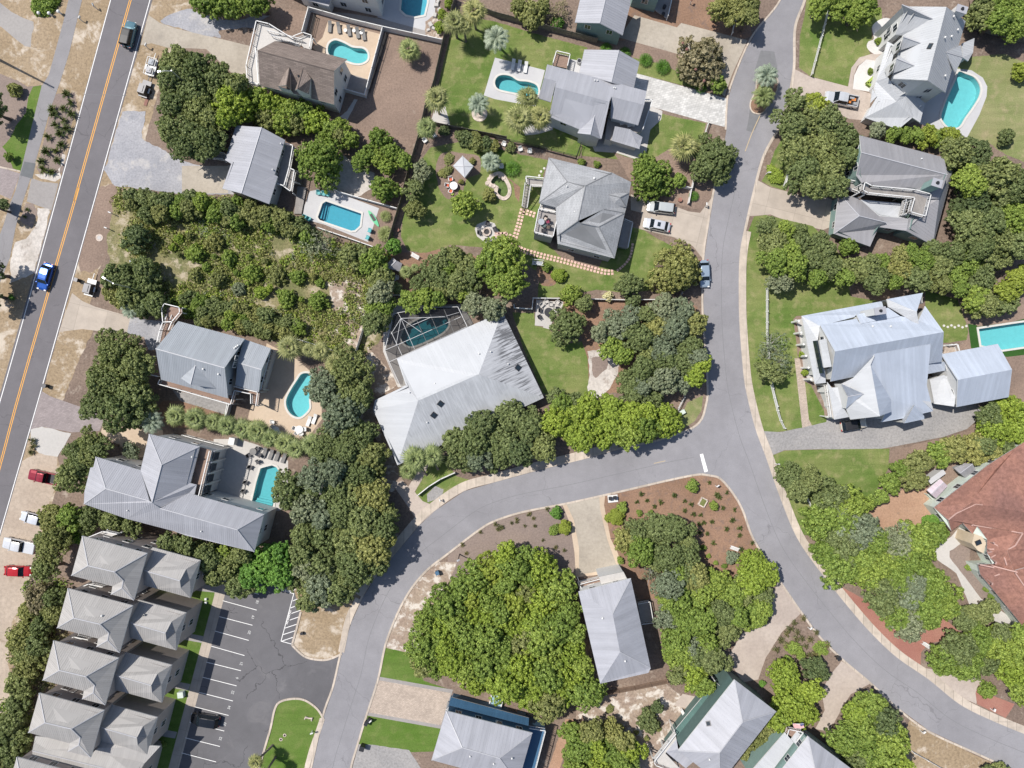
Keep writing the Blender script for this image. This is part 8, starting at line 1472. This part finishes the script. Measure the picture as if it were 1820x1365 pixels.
# fire pit, patio sets
r = thing('fire_pit', 'round stone fire pit in the pale octagonal terrace', 'fire pit', T22, 1658,283, 0); q = MB(); [q.box((.62*math.cos(k*.524),.62*math.sin(k*.524),.2),(.3,.34,.36), k*.524) for k in range(12)]; q.build('ring', M['rock'], r); q = MB(); q.cyl((0,0,.02), .5, .12, 16); q.build('ash', M['dark'], r)
for i, (x, y, a) in enumerate(((1665,225,1.5),(1712,262,.4),(1608,285,3.1),(1660,335,-1.5))): chair(T22, x, y, a, ('upper','right','left','lower')[i]+' dark chair round the stone fire pit', 'darkm', 'fire pit chairs')
table(T12, 1428,1287, .72, 'round white table on the red mulch below the canopy shed', 'trim', rz=.3)
for i, (x, y, a) in enumerate(((1408,1243,1.8),(1385,1285,3.0),(1408,1325,-2.0))): chair(T12, x, y, a, ('upper','left','lower')[i]+' white chair with orange-red cushion by the round white table', 'trim', None, seatm='redc')
table(T23, 372,838, .8, 'round dark mesh table on the pale paved patio', 'darkm')
for i, (x, y, a) in enumerate(((325,790,2.4),(355,765,1.8),(385,785,1.4),(430,770,1.0),(430,815,0),(310,870,3.6),(315,825,3.1))): chair(T23, x, y, a, ('first','second','third','fourth','fifth','lowest','sixth')[i]+' patio chair round the dark mesh table, clockwise from left' if i != 5 else 'lone dark patio chair at the lower left of the paved patio', 'darkm' if i > 3 else 'concpale')
for zz, x, y, a, l in ((T12,1230,975,2.2,'left white garden chair under the corner fan palm'),(T12,1295,940,2.0,'right white garden chair under the corner fan palm'),(T13,175,1035,1.8,'left white chair along the wooden garden fence'),(T13,240,1050,1.5,'right white chair along the wooden garden fence'),(T13,60,1000,1.2,'white bench chair behind the dark shrub by the fence'),(T12,1760,1155,1.5,'white chair beside the garden pond palms'),(T22,1015,610,2.0,'left white chair on the red mulch below the dark shed'),(T22,1035,600,1.2,'right white chair on the red mulch below the dark shed'),(T23,1100,905,.6,'white bench seat half hidden in the corner grove')): chair(zz, x, y, a, l, 'trim')
# balcony set of the hip roofed house
table(A2, 208,808, .55, 'round pale glass table on the hip house balcony', 'metalgb', 4.9); [chair(A2, x, y, a, l, 'darkm', None, 4.9, c) for x, y, a, l, c in ((255,770,1.2,'beige cushioned chair on the hip house balcony','rock'),(285,805,.2,'maroon cushioned chair on the hip house balcony','maroon'),(240,850,-2,'dark green chair on the hip house balcony','wgreen'),(290,870,-.2,'dark brown chair on the hip house balcony','bark'),(235,905,-1.6,'dark chair nearest the balcony corner','darkm'))]
# rocks around the pond
for i, (x, y, s) in enumerate(((1270,800,.5),(1200,880,.45),(1160,1000,.5),(1240,1060,.4),(1330,1080,.5),(1400,1150,.4),(1500,800,.4),(1600,850,.5))):
    w = W(*Z(790,260,15.167)(x, y)); mb = MB(); rr = random.Random(i); mb.cyl((0,0,0), s, s*.5, 7, r2=s*.65); o = mb.build('rock', M['rock'], None, loc=(w.x, w.y, 0), rz=i); o.scale = (1, .8+.05*i, 1); tag(o, 'pale pink rock on the rim of the garden pond', 'rock', 'rocks on the pond rim')
for i, (x, y, s) in enumerate(((1310,40,.7),(1330,70,.6),(1300,110,.7),(1270,175,.8),(1290,200,.6),(1255,210,.5),(1320,15,.6))):
    w = W(*T12(x, y)); mb = MB(); mb.box((0,0,s*.3), (s*1.3, s, s*.6), 0, top=.75); o = mb.build('boulder', M['concpale'], None, loc=(w.x, w.y, 0), rz=i*.7); tag(o, 'pale block boulder in the rocky bed beside the blue pool', 'boulder', 'boulders beside the blue pool')
# villa terrace and oddments
patch('terrace', 'wmint', A6.p('80,455 10,390 130,400 230,290 330,250 440,165 520,150 100,485')); ubox(A6, 100,270, 3.2,.9,1.9, .62, 'long pale slatted bench roof beside the pink pergola', 'deckw', 'shelf_roof', 'shelter')
r = thing('kayak', 'purple kayak stored at the end of the mint terrace', 'kayak', A6, 405,165, .5, h=.4); q = MB(); q.tube([(-1.3,0,.4),(-.7,0,.3),(0,0,.28),(.7,0,.3),(1.3,0,.4)], [.04,.26,.32,.26,.04], 10); q.build('hull', M['purple'], r); q = MB(); q.box((0,0,.55),(.7,.35,.06)); q.build('cockpit', M['dark'], r)
w = W(*T22(1045,272)); mb = MB(); mb.cyl((0,0,0), .22, .4, 10, r2=.28); o = mb.build('flower_pot', M['tile'], None, loc=(w.x, w.y, 0)); tag(o, 'orange flower pot at the foot of the dark board fence', 'flower pot')
for x, y, l in ((1278,63,'clay pot at the upper corner of the white cars'),): w = W(*T23(x, y)); mb = MB(); mb.cyl((0,0,0), .3, .5, 12, r2=.38); tag(mb.build('flower_pot', M['tile'], None, loc=(w.x, w.y, 0)), l, 'flower pot')
w = W(*C4(0,0)); 
for x, y, l in ((1295,95,'upper dark planter on the sage house terrace'),(1278,195,'lower dark planter on the sage house terrace')): w = W(*B8(x, y), .9); mb = MB(); mb.cyl((0,0,0), .26, .6, 12, r2=.33); tag(mb.build('planter', M['dark'], None, loc=(w.x, w.y, .6)), l, 'planter')
o = thing('hot_tub', 'square white hot tub half under trees above the navy porch roof', 'hot tub', B6, 925,228, -.25, h=.8); q = MB(); [q.box((a,b,.42),s) for a, b, s in ((-1.05,0,(.2,2.2,.84)),(1.05,0,(.2,2.2,.84)),(0,-1.0,(1.95,.2,.84)),(0,1.0,(1.95,.2,.84)))]; q.build('shell', M['trim'], o); q = MB(); q.box((0,0,.55),(1.95,1.85,.1)); q.build('water', M['plaster2'], o)
# ---------------------------------------------------------------- every member of a group gets a label of its own
ORD = ('first second third fourth fifth sixth seventh eighth ninth tenth eleventh twelfth thirteenth fourteenth fifteenth sixteenth').split()
GRP = {}
for o in SC.objects:
    if o.parent is None and o.get('group'): GRP.setdefault((o['group'], o['label']), []).append(o)
def single(t):
    for a, b in (('bushes','bush'),('branches','branch')): t = t.replace(a, b, 1)
    w = t.split()
    for i, q in enumerate(w[:5]):
        if q in ('oaks','trees','junipers','shrubs','palms','clumps','plants','crowns','rocks','boulders','clusters'): w[i] = q[:-1]; break
    return ' '.join(w)
for (g, l), os_ in GRP.items():
    if len(os_) < 2: continue
    n = len(os_); rows = 1 if n < 5 else max(2, round(math.sqrt(n)*.8)); os_.sort(key=lambda o: -o.location.y); per = math.ceil(n/rows)
    base = single(g)
    for r_ in range(rows):
        row = sorted(os_[r_*per:(r_+1)*per], key=lambda o: o.location.x)
        for i, o in enumerate(row):
            col = ORD[min(i, 15)]+' from left' if len(row) > 1 else 'alone'
            o['label'] = base+(', '+(ORD[r_]+' row down, ' if rows > 1 else '')+col)
            if len(o['label'].split()) > 16: print('LONG', o['label'])
